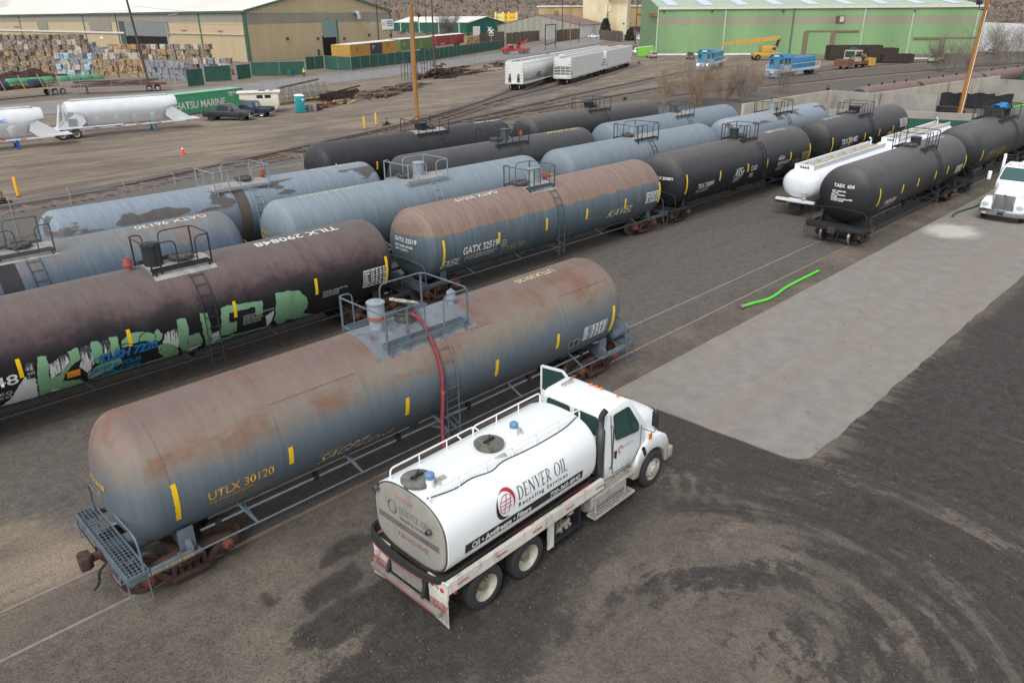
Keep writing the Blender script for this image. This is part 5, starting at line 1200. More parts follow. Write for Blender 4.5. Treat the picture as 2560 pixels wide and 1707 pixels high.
def tanker_trailer(x0, x1, y, num, label):
    t = thing('tanker_trailer', label, 'trailer', ((x0+x1)/2, y, 0), R_(1.2), 'white tanker trailers between the tank rows')
    L = (x1-x0)/2; sec = tank_sec(0, 1.2, .92, 1.95, 40, 2.15)
    MW = M('clean_white_gelcoat', (232, 235, 237), .3, 0, .03)
    ob('tank', MB().loft([[(x, yy*k, 1.95+(z-1.95)*k) for yy, z in sec] for x, k in ((-L, .25), (-L+.06, .55), (-L+.2, .78), (-L+.45, .92), (-L+.85, 1), (0, 1), (L-.6, 1), (L-.3, .95), (L-.1, .8), (L, .5))]), MW, t, smooth=50)
    mb = MB(); mb.bx(-L+.75, L-.5, -.48, .48, 2.78, 2.90); ob('top_walkway', mb, M('tan_walk_coating', (170, 158, 138), .9), t)
    for s in (-1, 1):
        ob('coaming', MB().bx(-L+.75, L-.5, s*.56-.04, s*.56+.04, 2.72, 3.06), MW, t)
    ob('number_board', MB().bx(-L+.70, -L+.76, -.6, .6, 2.72, 3.08), MW, t)
    me = text_mesh(num, .3, .01, align='CENTER'); 
    for v in me.vertices: v.co = Vector((-L+.69, -v.co.x, 2.79+v.co.y))
    ob('number', me, M_GRYD, t, smooth=0, fix=False)
    k = int((2*L-2)/1.9)
    for i in range(k):
        x = -L+1.6+i*1.9; ob('manhole', MB().lathe([(0, .24), (.1, .24), (.14, .18), (.15, .001)], (x, 0, 2.9), 'z', 14).box((x, .25, 3.0), (.1, .2, .12)), M_ALU, t)
    ob('chassis', MB().bx(-L+.2, L, -.5, .5, .82, 1.08).bx(-L-.1, -L+.15, -1.2, 1.2, .95, 1.08), MW, t)
    ob('end_lamp_bar', MB().bx(-L-.12, -L-.08, .5, 1.2, .8, .95), M_BLK, t)
    ob('rear_box', MB().bx(-L+.1, -L+.6, -.35, .35, .45, .82), M_RUBBER, t); ob('end_valve', MB().box((-L+.05, -.5, 1.35), (.06, .3, .35)).cyl((-L+.1, -.5, 1.2), (-L-.1, -.5, 1.1), .05, n=8), M_ALU, t)
    ob('overflow_pipe', MB().tube(arc_pts([(L-.9, .3, 2.9), (L-.9, .3, 3.3), (L-1.2, .3, 3.4)], .15), .06, 8), MW, t)
    for x in (L-1.6, L-3.0):
        for s in (-1, 1): wheel_set(t, x, s, True)
    for s in (-1, 1): ob('landing_leg', MB().bx(-L+2.4, -L+2.55, s*.6-.07, s*.6+.07, .05, .85), M_BLK, t)
tanker_trailer(44.2, 57.2, 20.1, '3444', 'white tanker trailer with rounded near end between the black tank cars')
tanker_trailer(58.4, 71.8, 20.35, '390', 'white tanker trailer behind the first one, reaching the green screen fence')
# ---- hoses
tag(ob('suction_hose', MB().tube(smooth_path([(28.0, 14.25, .09), (28.8, 14.15, .06), (29.6, 13.95, .06), (30.4, 13.95, .07), (31.6, 14.1, .06), (33.2, 14.12, .06), (34.9, 14.1, .06)], 8), .062, 10), M_GREENH), 'bright green hose lying on the ground beside the front track', 'hose')
ob('coupling', MB().cyl((27.85, 14.27, .09), (28.08, 14.24, .09), .085, n=12), M_CHROME, bpy.data.objects['suction_hose.001'])
tag(ob('suction_hose', MB().tube(smooth_path([(69.0, 15.2, 4.75), (69.4, 14.6, 4.9), (69.6, 14.05, 4.4), (69.3, 13.75, 3.2), (68.6, 13.5, 2.2), (67.6, 13.2, 1.2), (66.8, 12.9, .6), (66.2, 12.4, .3), (64.5, 12.0, .15)], 8), .07, 10), M_GREENH), 'green hose hanging from the platform of the blue sheeted tank car', 'hose')
tag(ob('ground_hose', MB().tube(smooth_path([(50.6, 12.9, .07), (52.0, 13.0, .07), (54.0, 12.7, .07), (56, 12.6, .07)], 5), .06, 8), M('dark_green_hose', (52, 74, 52), .6)), 'dark hose end lying in front of the white semi truck', 'hose')
def pump_load():
    t = thing('pump_unit', 'pump with hoses under blue sheeting on tank car platform', 'pump', (66.9, 15.65, 4.32))
    ob('motor', MB().lathe([(-.5, .1), (-.45, .3), (.4, .32), (.5, .2), (.55, .05)], (0, 0, .25), 'x', 16), M_GRYD, t)
    ob('pump_frame', MB().bx(-1.2, 1.2, -.6, .6, -.05, .02).bx(-1.2, -1.1, -.6, .6, .02, .7).bx(1.1, 1.2, -.6, .6, .02, .7), M_BLK, t)
    rg = random.Random(2); vs = []; fs = []; n = 14
    for i in range(n):
        for j in range(8):
            x = -.2+i*.13; y = -.5+j*.14; vs.append((x, y, .75+.14*math.sin(i*1.3+j)*math.cos(j*1.7)+.1*rg.random()-.25*abs(j-3.5)/3.5))
    for i in range(n-1):
        for j in range(7): a = i*8+j; fs.append((a, a+1, a+9, a+8))
    ob('blue_sheet', MB().add(vs, fs), M('blue_tarpaulin', (40, 130, 190), .5), t, smooth=60)
    for k in range(4): ob('pump_hose', MB().tube([(.5*math.cos(a*PI/8)*.8-.6+.04*k, -.2-.05*k, .25+.32*math.sin(a*PI/8)) for a in range(16)], .05, 6, closed=True), M('grey_hose', (120, 124, 126), .6), t)
pump_load()
# ================================================================ middle distance: yard furniture, trailers, pickups, lumber
def z1(x, y, z=0.): return G(x/3.675, y/3.675, z)
def z2(x, y, z=0.): return G(600+x/3.675, y/3.675, z)
def z3(x, y, z=0.): return G(1200+x/3.675, y/3.675, z)
def z4(x, y, z=0.): return G(1800+x/3.095, y/3.095, z)
def head(a, b): return math.atan2(b[1]-a[1], b[0]-a[0])
M_WOODO = M('new_orange_timber', (162, 112, 56), .85, 0, .3, .8, dirt=(108, 76, 46), damt=.2, streak=True)
M_WOODB = M('creosoted_pole_wood', (84, 66, 56), .9, 0, .3, 1.2, streak=True)
M_WOODP = M('weathered_plank', (128, 108, 90), .95, 0, .3, 1.5, dirt=(84, 68, 58), damt=.3)
M_WOODD = M('dark_old_timber', (72, 58, 50), .95, 0, .35, 1.5)
M_PLANKY = M('yellow_new_plank', (196, 160, 112), .9, 0, .2, 1.5)
M_GALV = M('galvanised_steel', (158, 160, 160), .5, .4, .12, 3)
M_SCREEN = M('green_privacy_screen', (46, 84, 72), .9, 0, .15, .6, dirt=(62, 94, 82), damt=.3, dscale=.8)
M_CONC = M('stained_concrete', (176, 168, 152), .95, 0, .12, .4, dirt=(122, 116, 104), damt=.45, dscale=.5, bump=.1, bscale=4, wld=True)
M_CONCG = M('grey_concrete', (150, 146, 138), .95, 0, .15, .5, dirt=(112, 108, 102), damt=.4, dscale=.6, wld=True)
M_BOLL = M('yellow_bollard_paint', (226, 168, 30), .6, 0, .1, 3)
M_TEAL = M('teal_plastic', (28, 138, 146), .5, 0, .06, 3)
M_CARBLK = M('black_car_paint', (38, 40, 44), .35, .1, .1, 3, dirt=(70, 66, 62), damt=.2)
# ---- bollards, cone, switch stands
def bollard(p, label, h=1.4):
    t = thing('bollard', label, 'bollard', (p[0], p[1], 0), 0, 'yellow bollards in the dirt yard')
    ob('post', MB().lathe([(-.1, .11), (h-.08, .11), (h-.02, .08), (h, .001)], (0, 0, 0), 'z', 14), M_BOLL, t)
    ob('foot', MB().lathe([(-.02, .16), (.06, .14), (.08, .11)], (0, 0, 0), 'z', 14), M_WOODD, t)
bollard((12.6, 61.8), 'leaning yellow bollard beside the red and green switch lamp'); bollard((48.9, 72.0), 'yellow bollard left of the pair by the orange pole'); bollard((51.6, 73.6), 'yellow bollard right of the pair by the orange pole')
def cone(p):
    t = thing('traffic_cone', 'orange traffic cone with white collar on a gravel patch', 'traffic cone', (p[0], p[1], 0))
    MO = M('orange_cone_plastic', (222, 78, 40), .6, 0, .08)
    ob('base', MB().box((0, 0, .02), (.42, .42, .04)), MO, t, bevel=.01); ob('body', MB().lathe([(.04, .17), (.85, .04), (.86, .001)], (0, 0, 0), 'z', 16), MO, t)
    ob('collar', MB().lathe([(.50, .107), (.66, .082)], (0, 0, 0), 'z', 16), M('white_collar', (232, 228, 222), .5), t)
cone((28.0, 70.4))
def switch_stand(p, label, rz=.3, lamps=((200, 44, 44), (36, 150, 84))):
    t = thing('switch_stand', label, 'switch stand', (p[0], p[1], 0), rz, 'track switch stands')
    ob('base', MB().box((0, 0, .08), (1.2, .3, .16)).box((.1, 0, .25), (.3, .3, .25)), M_IRON2, t, bevel=.02)
    ob('lever', MB().tube([(0, 0, .2), (-.9, 0, .4), (-1.0, 0, .42)], .03, 6), M_IRON2, t); ob('mast', MB().cyl((.1, 0, .3), (.1, 0, .8), .03, n=8), M_IRON2, t)
    for k, c in enumerate(lamps):
        ob('lamp', MB().lathe([(0, .13), (.02, .14), (.04, .001)], (0, 0, 0), 'x', 12), M('switch_lamp_%d%d' % (c[0], c[1]), c, .4), t, (.1+.02*k, -.15+.3*k, .72), (0, 0, k*1.2-.6))
switch_stand((11.2, 60.1), 'low switch stand with red and green lamps left of fence', .25); switch_stand((52.6, 73.0), 'switch stand with red and green lamps beside two yellow bollards', .25)
switch_stand((92.3, 69.2), 'switch stand with orange red lamp on the rails', .3, ((214, 96, 50), (60, 120, 80))); switch_stand((125.2, 53.7), 'slim switch stand with green target behind the concrete wall', .1, ((30, 160, 90), (170, 40, 44))); switch_stand((164.3, 119.4), 'red switch lamp at the end of the white hopper cars', .3, ((214, 60, 60), (190, 60, 60)))
# ---- poles
def pole(p, h, label, mat, r=.17, lean=(0, 0), arms=0, group='wooden utility poles', flood=0, armdir=0.6):
    t = thing('utility_pole', label, 'pole', (p[0], p[1], 0), 0, group)
    ob('shaft', MB().tube([(0, 0, -.3), (lean[0]*.5, lean[1]*.5, h*.5), (lean[0], lean[1], h)], [r*1.15, r, r*.78], 12), mat, t)
    c, s = math.cos(armdir), math.sin(armdir)
    for k in range(arms):
        z = h-2.6-k*1.1; a = ob('crossarm', MB().bar((lean[0]*z/h-1.2*c, lean[1]*z/h-1.2*s, z), (lean[0]*z/h+1.2*c, lean[1]*z/h+1.2*s, z), .1, .12), M_WOODB, t)
        for q in (-1.1, -.6, .6, 1.1): ob('insulator', MB().lathe([(0, .04), (.1, .06), (.14, .001)], (lean[0]*z/h+q*c, lean[1]*z/h+q*s, z+.06), 'z', 8), M_GRYD, a)
    if flood:
        z = h-(2.0 if flood == 1 else .9); d = Vector((CRT.x, CRT.y, 0)).normalized()*(1 if flood == 1 else -1)
        q = Vector((lean[0]*z/h, lean[1]*z/h, z))
        ob('lamp_bracket', MB().tube(arc_pts([q, q+d*.75, q+d*.75+Vector((0, 0, .55))], .15), .05, 8), M_BLK, t)
        Rm = Matrix.Rotation(math.atan2(d.y, d.x), 3, 'Z') @ Matrix.Rotation(R_(-25 if flood == 1 else 10), 3, 'Y')
        fl = ob('floodlight', MB().box((0, 0, 0), (.28, .75, .5), Rm), M_BLK, t, tuple(q+d*.85+Vector((0, 0, .75))), bevel=.03)
        ob('lens', MB().box((0, 0, .005), (.2, .55, .5), Rm), M('pale_lens', (206, 206, 198), .3), fl)
    return t
pole((57.7, 73.9), 12.8, 'bright orange new timber pole with black floodlight', M_WOODO, .26, (.1, .0), flood=1)
ob('conduit', MB().tube([(-.30, 0, 0), (-.26, 0, 11)], .035, 6), M_GALV, bpy.data.objects['utility_pole'])
pole((98.3, 26.7), 12.5, 'orange weathered pole with white conduit beside the right hand tank cars', M_WOODO, .26, (.3, -.25), flood=2)
ob('conduit', MB().tube([(-.18, -.20, 0), (.1, -.42, 11.5)], .04, 6), M('white_pvc', (226, 222, 214), .5), bpy.data.objects['utility_pole.001'])
pole((51.4, 138.2), 14.6, 'dark leaning pole in front of the paper bales', M_WOODB, .2, (-.9, .6)); pole((153.8, 214.3), 17, 'utility pole with crossarms between the yellow boxcar and warehouse', M_WOODB, .2, (0, 0), 2); pole((189.9, 234.5), 18, 'thin dark pole before the green shed', M_WOODB, .17, (0, 0), 0); pole((122.5, 148.8), 16, 'dark pole beside the stacked railway ties', M_WOODB, .2, (.1, .1), 0)
for (x, y, h, lb, ar) in ((160, 350, 22, 'pole left of the yellow racks behind the street', 0), (240, 330, 22, 'pole right of the yellow racks behind the street', 0), (753, 385, 17, 'dark pole with grey box by the brown fence', 0), (828, 415, 17, 'yellowish pole in front of the grey garage', 0), (908, 400, 9, 'short pole with a single crossarm at the garage corner', 1), (1165, 330, 17, 'pole in front of the dark evergreen tree', 0), (1425, 410, 17, 'pole carrying the rusty beam to the green building', 0), (1500, 290, 16, 'pole standing among the parked cars', 0)):
    p = z3(x, y); pole(p, h, lb, M_WOODO if 'yellowish' in lb else M_WOODB, .19 if 'short' not in lb else .14, (0, 0), ar)
def street_lamp(p, h, label, two=False):
    t = thing('street_lamp', label, 'street lamp', (p[0], p[1], 0), 0, 'street lamps'); d = Vector((CRT.x, CRT.y, 0)).normalized()
    ob('mast', MB().tube([(0, 0, 0), (0, 0, h)], [.13, .08], 10), M_GALV, t)
    for s in ((1, -1) if two else (1,)):
        ob('arm', MB().tube([(0, 0, h-.2), tuple(d*.8*s+Vector((0, 0, h+.5))), tuple(d*2.6*s+Vector((0, 0, h+.8)))], .05, 6), M_GALV, t)
        ob('lantern', MB().box(tuple(d*2.9*s+Vector((0, 0, h+.78))), (.8, .35, .16)), M_GRYD, t)
street_lamp((59.9, 148.1), 11.3, 'grey street lamp in front of the paper bales'); street_lamp(tuple(z2(1285, 500))[:2], 8.5, 'double armed street lamp behind the yellow boxcar', True)
# overhead wires
wi = 0
for a, b, sag, lb in (((51, 138.5, 13.2), (153.8, 214.3, 15.2), 2.2, 'upper overhead wire crossing the beige warehouse'), ((51, 138.5, 11.0), (153.8, 214.3, 13.0), 2.0, 'lower overhead wire crossing the beige warehouse'), ((51, 138.5, 12.6), (-60, 100, 13), 2.0, 'overhead wire leaving the dark leaning pole'), ((153.8, 214.3, 14.6), (189.9, 234.5, 15), .8, 'overhead wire between the two street poles')):
    P = [Vector(a).lerp(Vector(b), i/20)-Vector((0, 0, 4*sag*(i/20)*(1-i/20))) for i in range(21)]
    tag(ob('overhead_wire', MB().tube(P, .018, 4), M_RUBBER), lb, 'wire', 'overhead wires')
# ---- chain link fence behind the fourth row (barbed arms), with real wires
def chain_fence(a, b, h, label, step=3.2, mesh=.1, barb=True, r=.004):
    a, b = Vector((a[0], a[1], 0)), Vector((b[0], b[1], 0)); L = (b-a).length; u = (b-a)/L; n = Vector((-u.y, u.x, 0))
    t = thing('chain_link_fence', label, 'fence', tuple(a), math.atan2(u.y, u.x), 'chain link fences')
    k = round(L/step)
    for i in range(k+1):
        x = L*i/k; p = ob('post', MB().cyl((x, 0, 0), (x, 0, h), .035, n=8), M_GALV, t)
        if barb: ob('barb_arm', MB().bar((x, 0, h), (x-.0, .32, h+.38), .03, .03), M_GALV, p)
    ob('top_rail', MB().cyl((0, 0, h), (L, 0, h), .024, n=6), M_GALV, t)
    if barb:
        for j in range(3): ob('barbed_wire', MB().tube([(0, .1+.1*j, h+.12+.12*j), (L, .1+.1*j, h+.12+.12*j)], .006, 3), M_GALV, t)
    mb = MB(); m_ = int(L/mesh); tt = h/ mesh
    for s in (-1, 1):
        i = -int(h/mesh)
        while i < m_:
            x0 = i*mesh if s > 0 else i*mesh+h; x1 = i*mesh+h if s > 0 else i*mesh
            z0, z1_ = 0.03, h
            if x0 < 0: z0 = z0+(-x0); x0 = 0
            if x1 < 0: z1_ = z1_+x1; x1 = 0
            if x0 > L: z0 = x0-L; x0 = L
            if x1 > L: z1_ = h-(x1-L); x1 = L
            if z1_-z0 > .05: mb.tube([(x0, .01*s, z0), (x1, .01*s, z1_)], r, 3, cap=False)
            i += 1
    tag(ob('wire_mesh', mb, M_GALV, t), kind='stuff')
chain_fence((-6, 49.3), (28.2, 49.6), 2.0, 'chain link fence with barbed arms behind the peeling grey tank car')
chain_fence((35.5, 136.5), (54.5, 137.6), 3.0, 'tall chain link fence behind the white bulk trailers', 5, .3, False, .008)
chain_fence((62, 119.5), (124, 142.5), 2.2, 'chain link fence along the near side of the street', 3.4, .25, False, .008)
chain_fence((124, 142.5), (205, 183), 2.2, 'chain link fence continuing along the street behind the hopper cars', 4, .4, False, .010)
# green screened fence beyond the street
def screen_fence(pts, h, label, step=4.0, gap=False):
    t = thing('screened_fence', label, 'fence', (pts[0][0], pts[0][1], 0), 0, 'green screened fences'); o = Vector(pts[0][:2])
    for a, b in zip(pts, pts[1:]):
        a, b = Vector(a[:2])-o, Vector(b[:2])-o; L = (b-a).length; k = max(1, round(L/step))
        for i in range(k):
            p, q = a.lerp(b, i/k), a.lerp(b, (i+1)/k)
            ob('screen_panel', MB().bar((p.x, p.y, h/2+.05), (q.x, q.y, h/2+.05), .03, h-.15), M_SCREEN, t)
            ob('post', MB().cyl((p.x, p.y, 0), (p.x, p.y, h+.12), .045, n=6), M_GALV, t)
        ob('top_rail', MB().cyl((a.x, a.y, h), (b.x, b.y, h), .03, n=6), M_GALV, t)
screen_fence([z2(1025, 655), z2(1700, 570), z3(225, 450)], 3.0, 'long green screened fence in front of the boxcars')
screen_fence([z2(785, 640), z2(1025, 655)], 3.0, 'green screened gate leaf left of the yellow boxcar'); screen_fence([z2(610, 650), z2(775, 635)], 2.9, 'green screened fence piece behind the person')
screen_fence([z2(110, 705), z2(370, 700), z2(600, 692)], 2.8, 'green screened fence with the green bin before it'); screen_fence([z1(2185, 740), z2(105, 725)], 2.8, 'green screened gate leaf at the warehouse corner'); screen_fence([z1(1890, 760), z1(2130, 745)], 2.9, 'green screened gate leaf between grey bales and street'); screen_fence([z1(1730, 805), z1(1880, 790)], 3.0, 'dark green screened fence at the end of the grey bales')
# ---- person in the street
def skinned(name, V, E_, mat, parent, loc, rz):
    me = bpy.data.meshes.new(name); me.from_pydata([v[:3] for v in V], E_, []); o = bpy.data.objects.new(name, me); COL.objects.link(o)
    o.modifiers.new('skin', 'SKIN'); 
    for i, v in enumerate(V): me.skin_vertices[0].data[i].radius = (v[3], v[4] if len(v) > 4 else v[3])
    me.skin_vertices[0].data[0].use_root = True
    o.modifiers.new('sub', 'SUBSURF').levels = 1; o.modifiers['sub'].render_levels = 1
    dg = bpy.context.evaluated_depsgraph_get(); m2 = bpy.data.meshes.new_from_object(o.evaluated_get(dg)); bpy.data.objects.remove(o)
    m2.materials.clear(); m2.polygons.foreach_set('use_smooth', [True]*len(m2.polygons)); x = ob(name, m2, mat, parent, loc, (0, 0, rz)); return x
def person(p, rz):
    SK = M('skin', (170, 124, 100), .6)
    V = [(0, 0, .95, .15, .11), (0, 0, 1.18, .14, .10), (0, 0, 1.40, .17, .10), (0, 0, 1.50, .06), (.02, 0, 1.60, .085), (.03, 0, 1.70, .075),
         (0, .19, 1.40, .06), (.02, .27, 1.14, .045), (.16, .26, .95, .036), (.22, .25, .90, .03), (0, -.19, 1.40, .06), (.0, -.27, 1.14, .045), (.12, -.27, .93, .036), (.17, -.26, .88, .03),
         (0, .1, .88, .09), (.10, .11, .50, .065), (.02, .11, .10, .045), (.14, .12, .04, .04), (0, -.1, .88, .09), (-.02, -.11, .50, .065), (-.14, -.11, .10, .045), (-.03, -.12, .04, .04)]
    E_ = [(0, 1), (1, 2), (2, 3), (3, 4), (4, 5), (2, 6), (6, 7), (7, 8), (8, 9), (2, 10), (10, 11), (11, 12), (12, 13), (0, 14), (14, 15), (15, 16), (16, 17), (0, 18), (18, 19), (19, 20), (20, 21)]
    o = skinned('person', V, E_, SK, None, (p[0], p[1], 0), rz)
    tag(o, 'person in a yellow high visibility jacket and black trousers walking', 'person')
    J = [(v[0], v[1], v[2], v[3]+.03, (v[4] if len(v) > 4 else v[3])+.03) for v in V]
    idx = [1, 0, 2, 6, 7, 8, 10, 11, 12]; mp = {k: i for i, k in enumerate(idx)}
    skinned('jacket', [J[i] for i in idx], [(mp[a], mp[b]) for a, b in E_ if a in mp and b in mp], M('yellow_hi_vis', (206, 226, 40), .7), o, (0, 0, 0), 0)
    idx = [0, 14, 15, 16, 18, 19, 20]; mp = {k: i for i, k in enumerate(idx)}
    skinned('trousers', [J[i] for i in idx], [(mp[a], mp[b]) for a, b in E_ if a in mp and b in mp], M('black_trousers', (32, 32, 36), .9), o, (0, 0, 0), 0)
    ob('cap', MB().lathe([(1.66, .105), (1.74, .10), (1.80, .05), (1.81, .001)], (.03, 0, 0), 'z', 12), M('white_cap', (214, 214, 206), .6), o)
person(tuple(z2(592, 715)), .6)
def wheelie(p, label):
    t = thing('wheeled_bin', label, 'bin', (p[0], p[1], 0), .5); g = M('green_bin_plastic', (22, 106, 74), .5)
    ob('body', MB().loft([[(x*k, y*k, z) for x, y in ((-.6, -.5), (.6, -.5), (.6, .5), (-.6, .5))] for z, k in ((.12, .8), (1.15, 1.0))]), g, t); ob('lid', MB().box((0, 0, 1.2), (1.3, 1.1, .1)), g, t, bevel=.03)
    for s in (-1, 1): ob('wheel', MB().cyl((-.4, s*.45, .12), (-.4, s*.52, .12), .12, n=12), M_RUBBER, t)
wheelie(z2(468, 706), 'green wheeled bin standing at the screened fence')
# ---- portable toilet, barrels
def toilet(p, rz):
    t = thing('portable_toilet', 'teal portable toilet with white roof', 'toilet', (p[0], p[1], 0), rz)
    ob('cabin', MB().box((0, 0, 1.08), (1.1, 1.1, 2.0)), M_TEAL, t, bevel=.03); ob('roof', MB().loft([[(x*k, y*k, z) for x, y in ((-.57, -.57), (.57, -.57), (.57, .57), (-.57, .57))] for z, k in ((2.08, 1), (2.14, 1.0), (2.26, .75), (2.32, .3))]), M('white_roof_plastic', (224, 228, 230), .5), t)
    ob('door', MB().box((-.56, 0, 1.08), (.03, .72, 1.85)), M('teal_door_plastic', (30, 172, 178), .5), t, bevel=.01); ob('skid', MB().box((0, 0, .05), (1.2, 1.2, .1)), M_GRYD, t)
    for x, y in ((-.58, .05), (.3, -.56)): ob('badge', MB().lathe([(-.01, .001), (-.01, .12), (0, .13)], (0, 0, 0), 'x', 16), M('white_badge', (226, 230, 230), .5), t, (x, y, 1.65), (0, 0, 0 if x < 0 else PI/2))
    for z in (.4, 1.0, 1.5): ob('vent_slots', MB().box((0, -.556, z), (.6, .01, .05)), M_GRYD, t)
toilet((52.3, 91.2), R_(-20))
for (x, y, c, lb) in ((53.7, 91.3, (104, 130, 140), 'blue grey barrel right beside the teal toilet'), (54.3, 91.0, (140, 124, 112), 'rusty brown barrel second from the teal toilet'), (55.0, 91.4, (36, 52, 62), 'dark blue barrel third from the teal toilet')):
    tag(ob('barrel', MB().lathe([(0, .001), (0, .28), (.02, .3), (.28, .29), (.30, .305), (.32, .29), (.58, .29), (.60, .305), (.62, .29), (.88, .30), (.9, .28), (.88, .001)], (x, y, 0), 'z', 18), M('drum_paint_%d' % c[0], c, .6, 0, .2, 3, dirt=(110, 80, 60), damt=.3)), lb, 'barrel', 'barrels beside the toilet')
# ---- shipping container
def container(o, rz, L, label):
    t = thing('shipping_container', label, 'container', (o[0], o[1], 0), rz); W_, H = 2.44, 2.6
    MG = M('green_container_paint', (70, 148, 104), .6, 0, .1, 1.2, dirt=(58, 128, 94), damt=.35, dscale=1); MR = M('pale_green_roof', (132, 180, 142), .7, 0, .08, 1)
    pr = []; n = int(L/.28)
    for i in range(n):
        x = L*i/n
        pr += [(x, 0), (x+.10, 0), (x+.14, .035), (x+.24, .035)]
    pr.append((L, 0))
    for s in (0, 1):
        vs = [(x, (-d if s == 0 else W_+d)+(.02 if s == 0 else -.02), z) for z in (.15, H-.1) for x, d in pr]; k = len(pr)
        ob('side_wall', MB().add(vs, [(i, i+1, k+i+1, k+i) for i in range(k-1)]), MG, t, smooth=20)
    ob('roof', MB().bx(.02, L-.02, .0, W_, H-.09, H), MR, t); ob('end_wall', MB().bx(L-.03, L, .02, W_-.02, .15, H-.1), MG, t); ob('door_end', MB().bx(0, .03, .02, W_-.02, .15, H-.1), MG, t)
    ob('bottom_rail', MB().bx(0, L, -.04, .08, .02, .16).bx(0, L, W_-.08, W_+.04, .02, .16), M_GRYD, t); ob('top_rail', MB().bx(0, L, -.045, .03, H-.12, H-.02), MG, t)
    for x in (0, L):
        for y in (0, W_): ob('corner_post', MB().box((x, y, H/2), (.16, .16, H)), MG, t)
    for body, sz, x, z, mm in (('HATSU MARINE', 1.25, .9, .75, M_WHT), ('WHSU 227 1\n   2271', .3, L-2.6, 2.05, M_WHT)):
        me = text_mesh(body, sz, .02, stretch=.92)
        for v in me.vertices: v.co = Vector((x+v.co.x, -.035, z+v.co.y))
        ob('lettering', me, mm, t, smooth=0, fix=False)
container((38.6, 99.0), head((40.9, 99.8), (50.0, 102.2))+R_(2), 12.2, 'green shipping container with white lettering behind the dark pickup')
# ---- pickups and cars
def lath_wheel(r, w): return shared('cw%.2f' % r, lambda: MB().lathe([(-w/2, r*.62), (-w/2, r*.93), (-w/2+.03, r), (w/2-.03, r), (w/2, r*.93), (w/2, r*.62)], (0, 0, 0), 'y', 20).mesh('tyre', 35))
def rim_mesh(r, w): return shared('cr%.2f' % r, lambda: MB().lathe([(-w/2+.02, r*.62), (-w/2+.05, r*.5), (-w/2+.03, r*.15), (-w/2+.02, .001)], (0, 0, 0), 'y', 16).mesh('rim', 35))
CARS = {  # body side outline, cabin outline, wheel xs, wheel radius, width
 'pickup': ([(-2.9, .55), (-2.92, 1.12), (-1.2, 1.16), (-1.15, 1.14), (.95, 1.16), (2.4, 1.10), (2.78, .98), (2.85, .52), (2.3, .42), (-2.5, .45)], [(-1.2, 1.12), (-1.02, 1.80), (-.6, 1.86), (.1, 1.86), (.5, 1.78), (1.22, 1.12)], (-1.85, 1.85), .42, 2.0),
 'suv': ([(-2.25, .5), (-2.3, .95), (-2.2, 1.06), (1.1, 1.05), (2.1, .95), (2.25, .75), (2.25, .45), (-2.2, .42)], [(-2.2, 1.02), (-2.0, 1.62), (-1.6, 1.72), (0, 1.72), (.45, 1.62), (1.15, 1.02)], (-1.35, 1.4), .36, 1.85),
 'sedan': ([(-2.3, .45), (-2.32, .85), (-2.1, .95), (1.0, .95), (2.1, .82), (2.28, .6), (2.25, .35), (-2.25, .35)], [(-1.75, .92), (-1.1, 1.38), (-.5, 1.44), (.2, 1.42), (1.05, .92)], (-1.4, 1.4), .33, 1.8),
 'van': ([(-2.4, .45), (-2.45, 1.1), (1.5, 1.08), (2.35, .9), (2.45, .45), (-2.3, .4)], [(-2.42, 1.06), (-2.3, 1.75), (-1.9, 1.86), (.3, 1.86), (.8, 1.76), (1.6, 1.06)], (-1.5, 1.5), .36, 1.95)}
